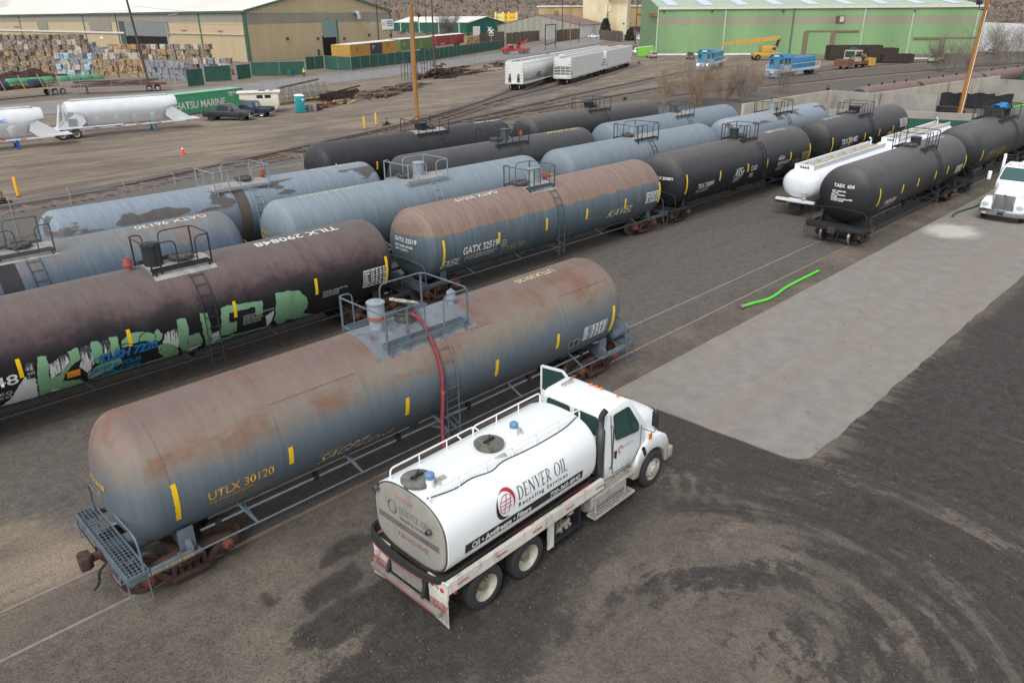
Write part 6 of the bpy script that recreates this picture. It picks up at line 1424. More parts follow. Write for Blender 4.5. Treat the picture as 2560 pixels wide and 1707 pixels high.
def car(kind, p, rz, label, paint, glassm=None, full=False, group='parked cars and pickups', rimm=None):
    body, cab, wx, r, w = CARS[kind]; t = thing('parked_'+('car' if kind in ('sedan', 'suv', 'van') else 'pickup'), label, 'car' if kind in ('sedan', 'suv') else kind, (p[0], p[1], 0), rz, group)
    h = w/2
    ob('body', MB().prism(body, lambda x, z: (x, -h+.04*(z > .9), z), lambda x, z: (x, h-.04*(z > .9), z)), paint, t, bevel=.06, smooth=50)
    ob('cabin', MB().prism(cab, lambda x, z: (x, -h+.06+max(0, z-1.0)*.16, z), lambda x, z: (x, h-.06-max(0, z-1.0)*.16, z)), paint, t, bevel=.05, smooth=50)
    gm = glassm or glass('car_glass', (44, 52, 58), .08); zb = cab[0][1]+.08; zt = cab[2][1]-.13
    xa, xb = cab[0][0], cab[-1][0]; xt0, xt1 = cab[2][0], cab[-2][0]; f = lambda z: (z-cab[0][1])/(cab[2][1]-cab[0][1])
    X0 = lambda z: xa+(xt0-xa)*f(z)*.8; X1 = lambda z: xb+(xt1-xb)*f(z)
    yy = lambda z: h-.06-max(0, z-1.0)*.16+.006
    for s in (-1, 1):
        mid = (xa+xb)/2-.1
        for a0, a1, b0, b1 in ((X0(zb)+.16, X0(zt)+.16, mid-.05, mid-.05), (mid+.05, mid+.05, X1(zb)-.25, X1(zt)-.12)):
            ob('side_window', MB().add([(a0, s*yy(zb), zb), (b0, s*yy(zb), zb), (b1, s*yy(zt), zt), (a1, s*yy(zt), zt)], [(0, 1, 2, 3)] if s < 0 else [(3, 2, 1, 0)]), gm, t, fix=False)
    for sx_, x_b, x_t, nm in ((1, X1(zb)+.02, cab[-2][0]+.04, 'windscreen'), (-1, X0(zb)-.01, cab[1][0]+(cab[2][0]-cab[1][0])*.1-.01, 'rear_window')):
        q = cab[-2] if sx_ > 0 else cab[1]; q0 = cab[-1] if sx_ > 0 else cab[0]
        n = Vector((q[1]-q0[1], 0, -(q[0]-q0[0]))).normalized()*(.012)
        if n.x*sx_ < 0: n = -n
        A = Vector((q0[0], 0, q0[1])).lerp(Vector((q[0], 0, q[1])), .14)+n; B = Vector((q0[0], 0, q0[1])).lerp(Vector((q[0], 0, q[1])), .93)+n
        ob(nm, MB().add([(A.x, -h+.16, A.z), (A.x, h-.16, A.z), (B.x, h-.24, B.z), (B.x, -h+.24, B.z)], [(0, 1, 2, 3)]), gm, t, smooth=0)
    for x in wx:
        for s in (-1, 1):
            wv = ob('wheel', lath_wheel(r, .26), M_RUBBER, t, (x, s*(h-.10), r), (0, 0, 0 if s < 0 else PI)); ob('rim', rim_mesh(r, .26), rimm or M_CHROME, wv)
            ob('wheel_arch', MB().lathe([(0, r*1.18), (.001, r*.9)], (x, s*(h+.004), r), 'y', 20, 0 if False else -PI/2*1.0, PI/2*1.0), M_RUBBER, t)
    zl = body[-3][1] if kind != 'pickup' else .82
    for s in (-1, 1):
        ob('headlight', MB().box((body[-3][0]-.02 if kind != 'pickup' else 2.80, s*(h-.28), .78), (.08, .34, .2)), glass('lamp_glass', (190, 195, 198), .1), t, bevel=.02)
        ob('tail_light', MB().box((body[1][0]+.01, s*(h-.16), .92), (.06, .16, .3)), M_REDL, t, bevel=.01)
        ob('mirror', MB().box((xb-.45, s*(h+.08), zb+.06), (.12, .2, .16)), paint, t, bevel=.02)
    ob('front_bumper', MB().bx(body[-3][0]-.05 if kind != 'pickup' else 2.72, body[-3][0]+.06 if kind != 'pickup' else 2.94, -h+.05, h-.05, .40, .60), M_CHROME if full else M_GRYD, t, bevel=.03)
    ob('rear_bumper', MB().bx(body[0][0]-.12, body[0][0]+.05, -h+.05, h-.05, .42, .60), M_CHROME if full else M_GRYD, t, bevel=.03)
    if kind == 'pickup':
        ob('load_bed', MB().bx(-2.82, -1.28, -h+.14, h-.14, 1.12, 1.165), M_GRYD if not full else M_BLK, t); ob('grille', MB().bx(2.80, 2.87, -.55, .55, .66, .98), M_BLK, t)
    return t
PK = M('dark_graphite_paint', (40, 44, 50), .35, .2, .1, 2, dirt=(84, 78, 70), damt=.35)
rz_ = head((41.3, 92.4), (42.9, 88.7))
car('pickup', (42.6, 91.2), R_(-48), 'dark graphite pickup with black wheels beside the green container', PK, full=True, rimm=M_BLK)
car('pickup', (46.0, 92.6), R_(132), 'navy blue pickup showing its tailgate behind the graphite pickup', M('navy_paint', (26, 34, 66), .3, .2, .08), full=True)
def camper(p, rz):
    t = thing('camper_body', 'cream truck camper body behind the navy pickup', 'camper', (p[0], p[1], 0), rz); mc = M('cream_camper_skin', (222, 216, 196), .6, 0, .06)
    ob('shell', MB().prism([(-2.2, 1.0), (-2.2, 2.5), (2.6, 2.5), (2.6, 1.75), (1.5, 1.65), (1.5, .4), (-1.9, .4)], lambda x, z: (x, -1.15, z), lambda x, z: (x, 1.15, z)), mc, t, bevel=.06); ob('roof', MB().bx(-2.5, 2.9, -1.35, 1.35, 2.5, 2.66), M('off_white_camper_roof', (216, 212, 200), .7), t, bevel=.04)
    for x in (-.9, .1): ob('window', MB().bx(x-.38, x+.38, -1.17, -1.14, 1.85, 2.25), M_RUBBER, t, bevel=.02); ob('window', MB().bx(x-.38, x+.38, 1.14, 1.17, 1.85, 2.25), M_RUBBER, t, bevel=.02)
    ob('roof_vent', MB().bx(-.6, .2, -.3, .3, 2.66, 2.76).bx(-1.6, -1.2, -.3, .3, 2.66, 2.72), M_GRYD, t); ob('rear_door', MB().bx(-2.23, -2.2, -.4, .4, .6, 2.3), mc, t); ob('end_window', MB().bx(2.6, 2.63, -.7, .7, 1.9, 2.3), glass('car_glass', (44, 52, 58), .08), t)
camper((49.2, 95.4), R_(150))
# ---- white bulk trailers
def bulk_trailer(o, rz, L, label, logo=False, cones=4, wheels=True):
    t = thing('bulk_trailer', label, 'trailer', (o[0], o[1], 0), rz, 'white pneumatic bulk trailers'); MW = M('white_bulk_paint', (216, 219, 221), .38, 0, .06, 1.2, dirt=(170, 168, 164), damt=.2)
    r, zc = 1.08, 2.62
    rings = []
    low = [(math.cos(q*PI/16), math.sin(q*PI/16)) for q in range(17)]          # round crown, V shaped floor
    def sec_(k, zf): return [(r*k*c, zc+r*(1-k)*.5+r*k*sn*(1-.0)) for c, sn in low]+[(-r*k*.98, zc-.35+zf*.3), (-r*k*.8, zc-.8+zf*.7), (-.45*k, 1.12+zf), (.45*k, 1.12+zf), (r*k*.8, zc-.8+zf*.7), (r*k*.98, zc-.35+zf*.3)]
    for a_, k, zf in ((.1, .78, 1.25), (.5, .9, 1.0), (1.1, .97, .6), (1.9, 1, 0), (L-1.9, 1, 0), (L-1.1, .97, .6), (L-.5, .9, 1.0), (L-.1, .78, 1.25)): rings.append([(a_, y, z) for y, z in sec_(k, zf)])
    ob('vessel', MB().loft(rings), MW, t, smooth=50)
    for i in range(cones):
        x = 1.9+(L-3.8)*(i+.5)/cones; w = (L-3.4)/cones/2
        ob('hopper_cone', MB().lathe([(.72, .13), (1.0, w*.36), (1.9, w*1.0), (2.3, min(w*1.05, 1.06))], (x, 0, 0), 'z', 28), MW, t, smooth=50)
        ob('outlet', MB().cyl((x, 0, .5), (x, 0, .9), .13, n=12), M_ALU, t)
    ob('discharge_pipe', MB().cyl((1.2, -.1, .60), (L-.6, -.1, .60), .08, n=10), M_ALU, t)
    for s in (-1, 1):
        ob('side_skirt', MB().prism([(-.6, .98), (-.6, .86), (L+.4, .86), (L+.4, .98), (1.2, .98)], lambda x, z: (x, s*1.05, z), lambda x, z: (x, s*1.09, z)), MW, t)
        ob('end_gusset', MB().prism([(L-1.2, 2.8), (L+1.5, .95), (L-.9, .95), (L-1.6, 1.6)], lambda x, z: (x, s*.92, z), lambda x, z: (x, s*.96, z)), MW, t); ob('end_gusset', MB().prism([(1.2, 2.9), (-1.2, .95), (.9, .95), (1.6, 1.6)], lambda x, z: (x, s*.92, z), lambda x, z: (x, s*.96, z)), MW, t)
        for k in range(9): ob('reflective_tape', MB().box((1.4+k*(L-2.8)/8, s*1.095, .92), (.5, .006, .08)), M('red_tape', (206, 70, 76), .5) if k % 2 else M('white_tape', (236, 236, 236), .5), t)
        ob('air_pipe', MB().tube([(-.6, s*1.16, 1.06), (L*.45, s*1.16, 1.06)], .07, 8), MW, t)
        ob('landing_leg', MB().bx(L-2.9, L-2.7, s*.85-.09, s*.85+.09, .08, 1.0).bx(L-3.0, L-2.6, s*.85-.14, s*.85+.14, .02, .09).bar((L-2.8, s*.85, .6), (L-4.0, s*.5, .95), .05, .05), M('teal_leg_paint', (44, 116, 130), .6) if not logo else M('blue_leg_paint', (28, 82, 160), .6), t)
        ob('top_rail', MB().bx(.7, L-.9, s*.34-.03, s*.34+.03, zc+r-.02, zc+r+.07), MW, t)
    ob('roof_walk', MB().bx(.6, L-.8, -.3, .3, zc+r-.02, zc+r+.03), M_ALU, t)
    for i in range(4): ob('fill_hatch', MB().lathe([(0, .25), (.1, .25), (.13, .001)], (1.6+(L-3.2)*i/3, 0, zc+r+.02), 'z', 14), M_ALU, t)
    ob('rear_frame', MB().bx(-1.6, 1.2, -1.1, 1.1, .92, 1.02).bx(L-.2, L+2.0, -1.1, 1.1, .95, 1.05), MW, t)
    ob('rear_ladder', MB().bar((-.35, -.6, 1.0), (-.2, -.6, 3.4), .05, .05).bar((-.35, -.2, 1.0), (-.2, -.2, 3.4), .05, .05).bar((-.9, .5, 1.0), (-.3, .5, 3.3), .35, .12), MW, t); ob('valve_box', MB().bx(-.1, .7, -1.05, -.4, 1.3, 2.0), M_GALV, t)
    if wheels:
        for x in (-.9, .4):
            for s in (-1, 1): wheel_set(t, x, s, True)
        for s in (-1, 1): ob('mudguard', MB().lathe([(-.3, .60), (.3, .60)], (-.25, s*1.0, .5), 'y', 14, -PI*.42, PI*.42), MW, t) if False else ob('mudguard', MB().tube([(-1.6, s*1.1, .7), (-1.5, s*1.1, 1.0), (1.0, s*1.1, 1.04), (1.15, s*1.1, .6)], .05, 6), MW, t)
    if logo:
        mb_ = M('sky_blue_vinyl', (30, 156, 214), .5)
        q = []
        for i in range(28):
            a, b = 2*PI*i/28, 2*PI*(i+1)/28
            q.append([(.36*math.cos(a), .52*math.sin(a)), (.52*math.cos(a), .68*math.sin(a)), (.52*math.cos(b), .68*math.sin(b)), (.36*math.cos(b), .52*math.sin(b))])
        me = poly_mesh(q); warp(me, lambda x, y: (L-4.9+x, -(r+.02)*math.cos((y+.05)/r*1.0), zc+(r+.02)*math.sin((y+.05)/r*1.0)), .12); ob('emblem', me, mb_, t, smooth=0, fix=False)
        me = text_mesh('TRANSPORT. INC.', .42, .01); xs = max(v.co.x for v in me.vertices)
        for v in me.vertices: v.co.x *= 4.4/xs
        warp(me, lambda x, y: (L-7.6+x, -(r+.026)*math.cos((y-.1)/r), zc+(r+.026)*math.sin((y-.1)/r)), .12); ob('lettering', me, mb_, t, smooth=0, fix=False)
    return t
hA = head((25.0, 88.1), (34.5, 88.6))
bulk_trailer((24.3, 89.6), R_(-4), 11.2, 'white bulk trailer with four hopper cones beside the green container')
bulk_trailer((11.6, 86.8), R_(-4), 9.8, 'white bulk trailer with blue round emblem at the left edge', True, 3, True)
# ---- flat trailers with scrap behind the far fence
def flat_trailer(a, b, label, mat, stakes=True):
    a, b = Vector(a[:2]), Vector(b[:2]); L = (b-a).length; t = thing('flat_trailer', label, 'trailer', (a.x, a.y, 0), head(a, b), 'flat trailers with scrap')
    ob('deck', MB().bx(0, L, -1.25, 1.25, 1.1, 1.28), mat, t); ob('side_rail', MB().bx(0, L, -1.31, -1.25, 1.08, 1.36), M('tan_rail_paint', (190, 170, 130), .7) if stakes else M('worn_red_rail', (110, 48, 50), .7, 0, .3, 2), t)
    rg = random.Random(int(a.x*10))
    for k in range(26 if not stakes else 14): ob('plank', MB().bar((rg.random()*L*.5, -1.1+rg.random()*2.2, 1.35+rg.random()*.6), (L*(.5+rg.random()*.5), -1.1+rg.random()*2.2, 1.35+rg.random()*.7), .22, .1), rg.choice((M_WOODD, M_WOODD, M_WOODB, M_WOODP)), t)
    if stakes:
        for k in range(5): x = L*(k+.5)/5; ob('stake', MB().bar((x, -1.28, 1.2), (x-.7, -1.28, 3.4), .1, .1), M('tan_rail_paint', (190, 170, 130), .7), t)
        for k in range(2): ob('blue_drum', MB().cyl((L*(.25+.35*k), -.4, 1.9), (L*(.25+.35*k)+1.6, -.4, 1.9), .75, n=18), M('navy_drum', (46, 58, 76), .6), t)
    for x in (L-1.5, L-2.8):
        for s in (-1, 1): wheel_set(t, x, s, False)
    ob('landing_leg', MB().bx(2, 2.2, -.7, -.5, 0, 1.1).bx(2, 2.2, .5, .7, 0, 1.1), M_BLK, t)
flat_trailer((26, 140.5), (40.5, 145.0), 'flat trailer with tan rail, stakes and dark drums at left', M_WOODD); flat_trailer((40.6, 142.6), (54.0, 137.6), 'dark flat trailer loaded with old timber in front of the bales', M_WOODD, False)
# ---- lumber, ties, scrap in the dirt yard
def pile(center, n, L, rad, hgt, mats, label, ang, spread=.25, name='timber_pile', sq=.2, cat='timber pile', group='timber and scrap piles'):
    t = thing(name, label, cat, (center[0], center[1], 0), ang, group); rg = random.Random(int(center[0]*7+center[1]))
    for k in range(n):
        q = rg.random(); x = rg.uniform(-rad[0], rad[0]); y = rg.uniform(-rad[1], rad[1]); f_ = max(0, 1-math.hypot(x/rad[0], y/rad[1])*.9)
        z = sq/2+rg.random()*hgt*f_; a = rg.gauss(0, spread); l = L*rg.uniform(.6, 1.1)
        d = Vector((math.cos(a), math.sin(a), rg.uniform(-.06, .06)))*l/2; c = Vector((x, y, z+abs(d.z)))
        ob('timber', MB().bar(c-d, c+d, sq*rg.uniform(.8, 1.3), sq*rg.uniform(.6, 1.0)), rg.choice(mats), t)
OLD = [M_WOODD, M_WOODP, M_WOODB, M_WOODD]
pile((72, 101.5), 40, 6, (5, 2.6), 1.2, [M_WOODP, M_WOODP, M_WOODD, M('reddish_plank', (136, 104, 84), .95, 0, .3, 2)], 'pile of weathered planks between scrap and the orange pole', .45, .3)
pile((79, 106.5), 34, 7, (7, 2.4), .9, OLD, 'long low pile of dark timber near the orange pole', .5, .25); pile((67.5, 105.0), 34, 6, (5.5, 2.2), 1.3, [M_WOODD, M_IRON, M_WOODD, M('brown_rusty_beam', (86, 58, 48), .9, 0, .3, 2)], 'pile of dark rusty beams behind the plank stack', .4, .15)
pile((62.2, 96.4), 16, 3, (1.5, 1.0), .8, [M_WOODP, M_PLANKY, M_WOODD], 'small stack of sawn planks near the teal toilet', .3, .2); pile((57.0, 94.5), 26, 4, (3.4, 1.5), .8, [M_IRON, M('faded_red_beam', (140, 76, 66), .8, 0, .2, 2), M_WOODP, M_WOODD], 'scrap heap with red beams behind the teal toilet', .5, .4)
pile((85, 111), 22, 4, (4, 2.0), .7, OLD, 'scattered old timber left of the tie stack', .5, .5)
pile((103.5, 124.2), 60, 6, (3.6, 3.0), 3.2, [M_WOODB, M_WOODD, M_WOODD], 'tall heap of dark railway ties beside the street', .5, .5, 'tie_heap', .26, 'tie heap'); pile((112, 127.5), 40, 6, (4.5, 3.0), 2.4, [M_WOODP, M_WOODD, M_WOODP], 'brown heap of railway ties right of the dark heap', .4, .25, 'tie_heap', .26, 'tie heap'); pile((123, 131.5), 34, 5, (5, 2.2), 1.1, [M('bleached_tie', (170, 160, 144), .95, 0, .2, 2), M_WOODP], 'low heap of bleached ties near the street', .4, .4, 'tie_heap', .24, 'tie heap'); pile((134, 138), 24, 4, (4, 2), 1.2, OLD, 'far dark heap of ties left of the tank hopper car', .4, .5, 'tie_heap', .24, 'tie heap')
def steel_cages():
    t = thing('steel_frame_stack', 'stack of dark steel trough frames on the dirt', 'steel frames', (61.2, 97.8, 0), .35, 'timber and scrap piles')
    for (x, y, z, L) in ((0, 0, .55, 4.2), (1.0, 2.2, .6, 6.0), (2.0, 1.0, .3, 4.0)):
        ob('trough', MB().bx(x, x+L, y-.6, y+.6, z-.5, z-.42).bx(x, x+L, y-.64, y-.6, z-.5, z+.5).bx(x, x+L, y+.6, y+.64, z-.5, z+.5), M('dark_brown_steel', (70, 52, 46), .8, 0, .3, 2), t)
        for k in range(8): ob('rib', MB().box((x+L*(k+.5)/8, y-.66, z), (.06, .05, .95)), M_IRON2, t)
steel_cages()
def ramp_frames():
    a, b, c, d = Vector((54.5, 100.6)), Vector((61.0, 112)), Vector((74.5, 121)), Vector((65, 103.4))
    t = thing('ramp_rack', 'sloping rack of grey bars over yellow beams behind the toilet', 'rack', (54.5, 100.6, 0), 0, None)
    for k in range(22):
        f_ = k/21; p = a.lerp(d, f_)-a; q = b.lerp(c, f_)-a; q = p.lerp(q, .75)
        ob('bar', MB().bar((p.x, p.y, .35), (q.x, q.y, 1.5), .12, .10), M_GRYD if k % 3 else M_WOODP, t)
        if k % 2 == 0: ob('yellow_beam', MB().bar((p.x+.8, p.y+1.4, .3), (p.x+2.0, p.y+2.6, .34), .5, .1), M('faded_yellow_steel', (176, 152, 50), .7, 0, .2, 2), t)
    p, q = Vector((0, 0)), c-a
    ob('back_beam', MB().bar(((b-a).x*.75, (b-a).y*.75, 1.6), ((c-a).x*.86, (c-a).y*.86, 1.7), .3, .3), M_WOODP, t)
ramp_frames()
def stair_frames():
    for k, (p, lb) in enumerate(((z2(1560, 735), 'grey wheeled platform frame left of the orange pole'), (z2(1740, 690), 'dark platform frame right of the orange pole'))):
        t = thing('platform_frame', lb, 'frame', (p[0], p[1], 0), .5, 'steel platform frames')
        for x in (-1.5, 0, 1.5):
            for y in (-1, 1): ob('upright', MB().bx(x-.05, x+.05, y-.05, y+.05, 0, 3.4), M_GRYD, t)
        for z in (1.2, 2.3, 3.4):
            for y in (-1, 1): ob('rail', MB().bx(-1.5, 1.5, y-.04, y+.04, z-.04, z+.04), M_GRYD, t)
        ob('drum', MB().cyl((-.6, -1.6, .6), (.9, -1.6, .6), .6, n=16), M_IRON, t)
stair_frames()
# ================================================================ far background: buildings, rail cars, bales, hills
def onwall(px, py, A, d):
    """point of the vertical wall through A along d seen at photograph pixel px, py"""
    ray = CFW+CRT*((px-PW/2)/F)-CUP*((py-PH/2)/F); n = Vector((-d[1], d[0], 0)); A = Vector((A[0], A[1], 0))
    t = (A-CLOC).dot(n)/ray.dot(n); return CLOC+ray*t
def siding(name, rgb, pitch=.6, var=.10, dirt=None):
    if name in MATS: return MATS[name]
    t = NT(name); P = t.world(); sep = t.n('ShaderNodeSeparateXYZ', i_0=P); q = t.math('ADD', sep.outputs[0], sep.outputs[1])
    w = t.math('SINE', t.math('MULTIPLY', q, 2*PI/pitch)); n = t.noise(t.map(P, (.3, .3, .08)), 1.0, 4, .6); c = lin(rgb)
    col = t.mix(t.step(n, .25, .8), tuple(x*(1-var) for x in c), tuple(min(1, x*(1+var*.6)) for x in c))
    if dirt: col = t.mix(t.math('MULTIPLY', t.step(t.noise(t.map(P, (.5, .5, .12), loc=(3, 2, 1)), 1.0, 5, .65), .5, .75), .5), col, lin(dirt))
    col = t.mul(1.0, col, t.mix(t.math('MULTIPLY_ADD', w, .5, .5), (.88, .88, .88), (1.04, 1.04, 1.04)))
    t.bump(w, .3, .05); MATS[name] = t.out(col, .7, 0, .3); return MATS[name]
M_BEIGE = siding('beige_siding', (188, 170, 136), .9, .08, (170, 156, 128)); M_BAND = siding('grey_beige_siding', (146, 142, 130), .9); M_TRIM = M('green_trim', (72, 104, 88), .6); M_ROOFW = M('white_metal_roof', (222, 218, 208), .6, 0, .05, .05, wld=True); M_INSHADE = M('painted_interior_shade', (16, 16, 17), .95)
M_ROLL = M('grey_roller_door', (120, 124, 124), .6, 0, .08, 1); M_ROLLT = M('grey_green_roller_door', (118, 142, 138), .6, 0, .08, 1)
def wall_quad(t, name, A, d, s0, s1, z0, z1, mat, th=.06, off=0.0):
    """upright slab on the wall line A + d*s, off metres in front of it (towards the camera)"""
    d = Vector((d[0], d[1], 0)); n = Vector((d.y, -d.x, 0))
    if n.dot(CLOC-Vector((A[0], A[1], CH))) < 0: n = -n
    A = Vector((A[0], A[1], 0)); p = A+d*s0+n*off; q = A+d*s1+n*off
    vs = [(v.x, v.y, z) for v in (p, q, q+n*th, p+n*th) for z in (z0, z1)]
    return ob(name, MB().add(vs, [(0, 1, 3, 2), (2, 3, 5, 4), (4, 5, 7, 6), (6, 7, 1, 0), (1, 7, 5, 3), (0, 2, 4, 6)]), mat, t)
def rect_px(t, name, A, d, x0, y0, x1, y1, mat, th=.06, off=.1):
    a = onwall(x0, y0, A, d); b = onwall(x1, y1, A, d); dv = Vector((d[0], d[1], 0)); o = Vector((A[0], A[1], 0))
    s0, s1 = sorted(((a-o).dot(dv), (b-o).dot(dv))); z0, z1_ = sorted((a.z, b.z))
    return wall_quad(t, name, A, d, s0, s1, max(.02, z0), z1_, mat, th, off)
def warehouse():
    A = (104.2, 205.4); dl = Vector((-.05, 1.0)).normalized(); dg = Vector((.953, .302)).normalized(); H = 12.9; WG = 66; LL = 250; HP_ = 19.3
    t = thing('warehouse', 'beige metal warehouse with white roof and green trim', 'warehouse', (0, 0, 0))
    wall_quad(t, 'wall', A, dl, 0, LL, 0, 10.0, M_BEIGE, .1, -.1); wall_quad(t, 'wall_band', A, dl, 0, LL, 10.0, H, M_BAND, .1, -.1)
    wall_quad(t, 'wall', A, dg, .0, WG, 0, 9.6, M_BEIGE, .1, -.1); wall_quad(t, 'wall_band', A, dg, 0, WG, 9.6, 12.4, M_BAND, .1, -.1)
    a = Vector((A[0], A[1], 0)); g = Vector((dg.x, dg.y, 0)); l = Vector((dl.x, dl.y, 0)); n = Vector((dg.y, -dg.x, 0))
    pk = a+g*(WG/2); e = a+g*WG; up = lambda v, z: (v.x, v.y, z)
    ob('gable', MB().add([up(a, 12.4), up(e, 12.4), up(e, H), up(pk, HP_), up(a, H)], [(0, 1, 2, 3, 4)]), M_BEIGE, t, smooth=0)
    ov = n*.4
    for p, q, z0, z1_ in ((a-g*.5, pk, H-.05, HP_), (pk, e+g*.5, HP_, H-.05)):
        ob('roof', MB().add([up(p+ov, z0+.1), up(q+ov, z1_+.1), up(q+l*LL, z1_+.1), up(p+l*LL, z0+.1), up(p+ov, z0-.1), up(q+ov, z1_-.1), up(q+l*LL, z1_-.1), up(p+l*LL, z0-.1)], [(0, 1, 2, 3), (7, 6, 5, 4), (0, 4, 5, 1), (3, 7, 4, 0), (2, 6, 7, 3), (1, 5, 6, 2)]), M_ROOFW, t, smooth=0)
        ob('verge_trim', MB().bar(up(p+ov*1.3, z0-.1), up(q+ov*1.3, z1_-.1), .2, .6), M_TRIM, t)
    ob('roof_monitor', MB().add([up(pk+l*s_+g*w_, z) for s_ in (70, 420) for w_ in (-12, 12) for z in (15.5, 25)], [(0, 1, 3, 2), (4, 6, 7, 5), (0, 4, 5, 1), (2, 3, 7, 6), (1, 5, 7, 3)]), M_ROOFW, t, smooth=0)
    ob('eave_trim', MB().bar(up(a-g*.55, H-.2), up(a-g*.55+l*LL, H-.2), .2, .5), M_TRIM, t)
    for x in (57, 215, 297, 503, 613):
        s = (onwall(x, 85, A, dl)-a).dot(l); wall_quad(t, 'downpipe', A, dl, s-.25, s+.25, 0, H, M_TRIM, .2, .02)
    wall_quad(t, 'corner_trim', A, dg, -.3, .5, 0, H, M_TRIM, .2, .02); wall_quad(t, 'corner_trim', A, dg, WG-.4, WG, 0, H, M_TRIM, .2, .02)
    for x0, x1 in ((-20, 312), (423, 612)): rect_px(t, 'gutter', A, dl, x0, 77 if x0 < 100 else 84, x1, 80.5 if x0 < 100 else 87, M('pale_gutter', (206, 206, 204), .5), .3, .1)
    for q in ((92, 53, 122, 74), (222, 55, 281, 78)): rect_px(t, 'vent', A, dl, *q, M('grey_vent', (138, 132, 120), .7), .1)
    rect_px(t, 'roller_door', A, dl, 312, 55, 426, 92, M_ROLL, .1); rect_px(t, 'door_opening', A, dl, 316, 90, 428, 155, M_INSHADE, .06, .08); rect_px(t, 'door_jamb', A, dl, 309, 54, 316, 155, M_GRYD, .14)  # near-black slab paints the shade inside the open door
    for q in (16, 80, 129, 177, 255): rect_px(t, 'number_plate', A, dl, q-4, 84+q*.03, q+5, 91+q*.03, M('white_plate', (222, 218, 206), .6), .05)
    for q in (42, 460, 550): rect_px(t, 'louvre', A, dl, q-6, 66+q*.02, q+7, 69+q*.02, M_REDV if q < 50 else M_WOODP, .05)
    rect_px(t, 'roller_door', A, dg, 804, 53, 842, 93, M_ROLLT, .1); rect_px(t, 'door_opening', A, dg, 805, 91, 844, 140, M_INSHADE, .06, .08); rect_px(t, 'door_jamb', A, dg, 842, 51, 847, 140, M_TRIM, .12)  # gable doorway: its inner shade is a near-black slab too
    rect_px(t, 'door', A, dg, 793, 124, 800, 143, M_GRYD, .1); rect_px(t, 'sign_board', A, dg, 952, 49, 983, 74, M('white_sign', (232, 234, 234), .5), .12, .15); rect_px(t, 'sign_mark', A, dg, 955, 56, 961, 64, M_YEL, .04, .28)
    for k in range(3): rect_px(t, 'sign_line', A, dg, 966, 53+k*5, 980, 55+k*5, M_GRYD, .04, .28)
    for q in (718, 794, 860, 922, 976): 
        v = onwall(q, 97 if q < 900 else 88, A, dg); ob('wall_lamp', MB().box((v.x, v.y, v.z), (.8, .8, .7)), M_GRYD, t)
    v = onwall(885, 32, A, dg); ob('exhaust_duct', MB().tube(arc_pts([v, v+n*1.6, v+n*1.9-Vector((0, 0, 2.0))], .7), .7, 12), M_GALV, t)
    ob('guard_rail', MB().bar(onwall(755, 148, A, dg)+n*2, onwall(795, 144, A, dg)+n*2, .1, .1), M_GRYD, t)
warehouse()
# ---- paper bales
def bale_mesh(seed):
    rg = random.Random(seed); b = bmesh.new(); bmesh.ops.create_cube(b, size=1); bmesh.ops.subdivide_edges(b, edges=b.edges[:], cuts=1, use_grid_fill=True)
    for v in b.verts: v.co = Vector((v.co.x*1.6, v.co.y*1.2, (v.co.z+.5)*1.14))+Vector((rg.uniform(-.09, .09), rg.uniform(-.09, .09), rg.uniform(-.05, .05)))*(1 if v.co.z > -.4 else .3)
    me = bpy.data.meshes.new('bale'); b.to_mesh(me); b.free(); return finish(me, 0)
def bale_mat(name, cols, sc=5.5):
    t = NT(name); P = t.world(); v = t.n('ShaderNodeTexVoronoi', i_Vector=t.map(P, (1, 1, 2.2)), i_Scale=sc); s = t.n('ShaderNodeSeparateColor', i_0=v.outputs['Color'])
    col = t.ramp(s.outputs[0], [(i/(len(cols)-1), lin(c)) for i, c in enumerate(cols)]); col = t.mul(1., col, t.mix(t.noise(P, 1.3, 3), (.55, .55, .55), (1.4, 1.4, 1.4)))
    t.bump(v.outputs['Distance'], .8, .15); return t.out(col, .95, 0, .2)
BM = {'mixed': bale_mat('mixed_paper', [(66, 54, 46), (112, 92, 74), (138, 118, 96), (158, 142, 122), (196, 192, 186), (104, 84, 66)]), 'card': bale_mat('cardboard', [(140, 112, 80), (162, 134, 98), (170, 144, 108), (150, 122, 88), (186, 168, 140)], 2.2), 'grey': bale_mat('grey_newsprint', [(96, 98, 102), (140, 142, 146), (170, 172, 176), (120, 120, 124), (196, 198, 202)]), 'blue': bale_mat('bluish_plastic', [(150, 190, 200), (190, 210, 216), (120, 160, 180), (210, 216, 216), (160, 150, 160)]), 'white': bale_mat('white_paper', [(190, 182, 168), (212, 206, 196), (160, 138, 110), (224, 220, 212)])}
ORD = [q+t_ for q, t_ in zip('1 2 3 4 5 6 7 8 9 10 11 12 13 14 15 16 17 18 19 20 21 22 23'.split(), 'st nd rd th th th th th th th th th th th th th th th th th st nd rd'.split())]
BMESH = [bale_mesh(i) for i in range(5)]
def bales(a, b, n, lay0, lay1, kinds, label, group, hvar=0):
    """a row of stacked bales from a to b; layers lay0..lay1-1"""
    a, b = Vector(a[:2]), Vector(b[:2]); ang = head(a, b)
    for i in range(n):
        for k in range(lay0, lay1-(1 if hvar and rnd.random() < hvar else 0)):
            p = a.lerp(b, (i+.5)/n); kd = rnd.choice(kinds)
            o = ob('paper_bale', BMESH[rnd.randrange(5)], BM[kd], None, (p.x+rnd.uniform(-.22, .22), p.y+rnd.uniform(-.5, .5), k*1.12), (rnd.uniform(-.04, .04), rnd.uniform(-.05, .05), ang+rnd.uniform(-.16, .16)+(PI if rnd.random() < .5 else 0)))
            o.scale = ((b-a).length/n/1.62, 1.2, 1.0); tag(o, '%s, %s from left, %s layer' % (label, ORD[i], ORD[k-lay0]), 'bale', group)
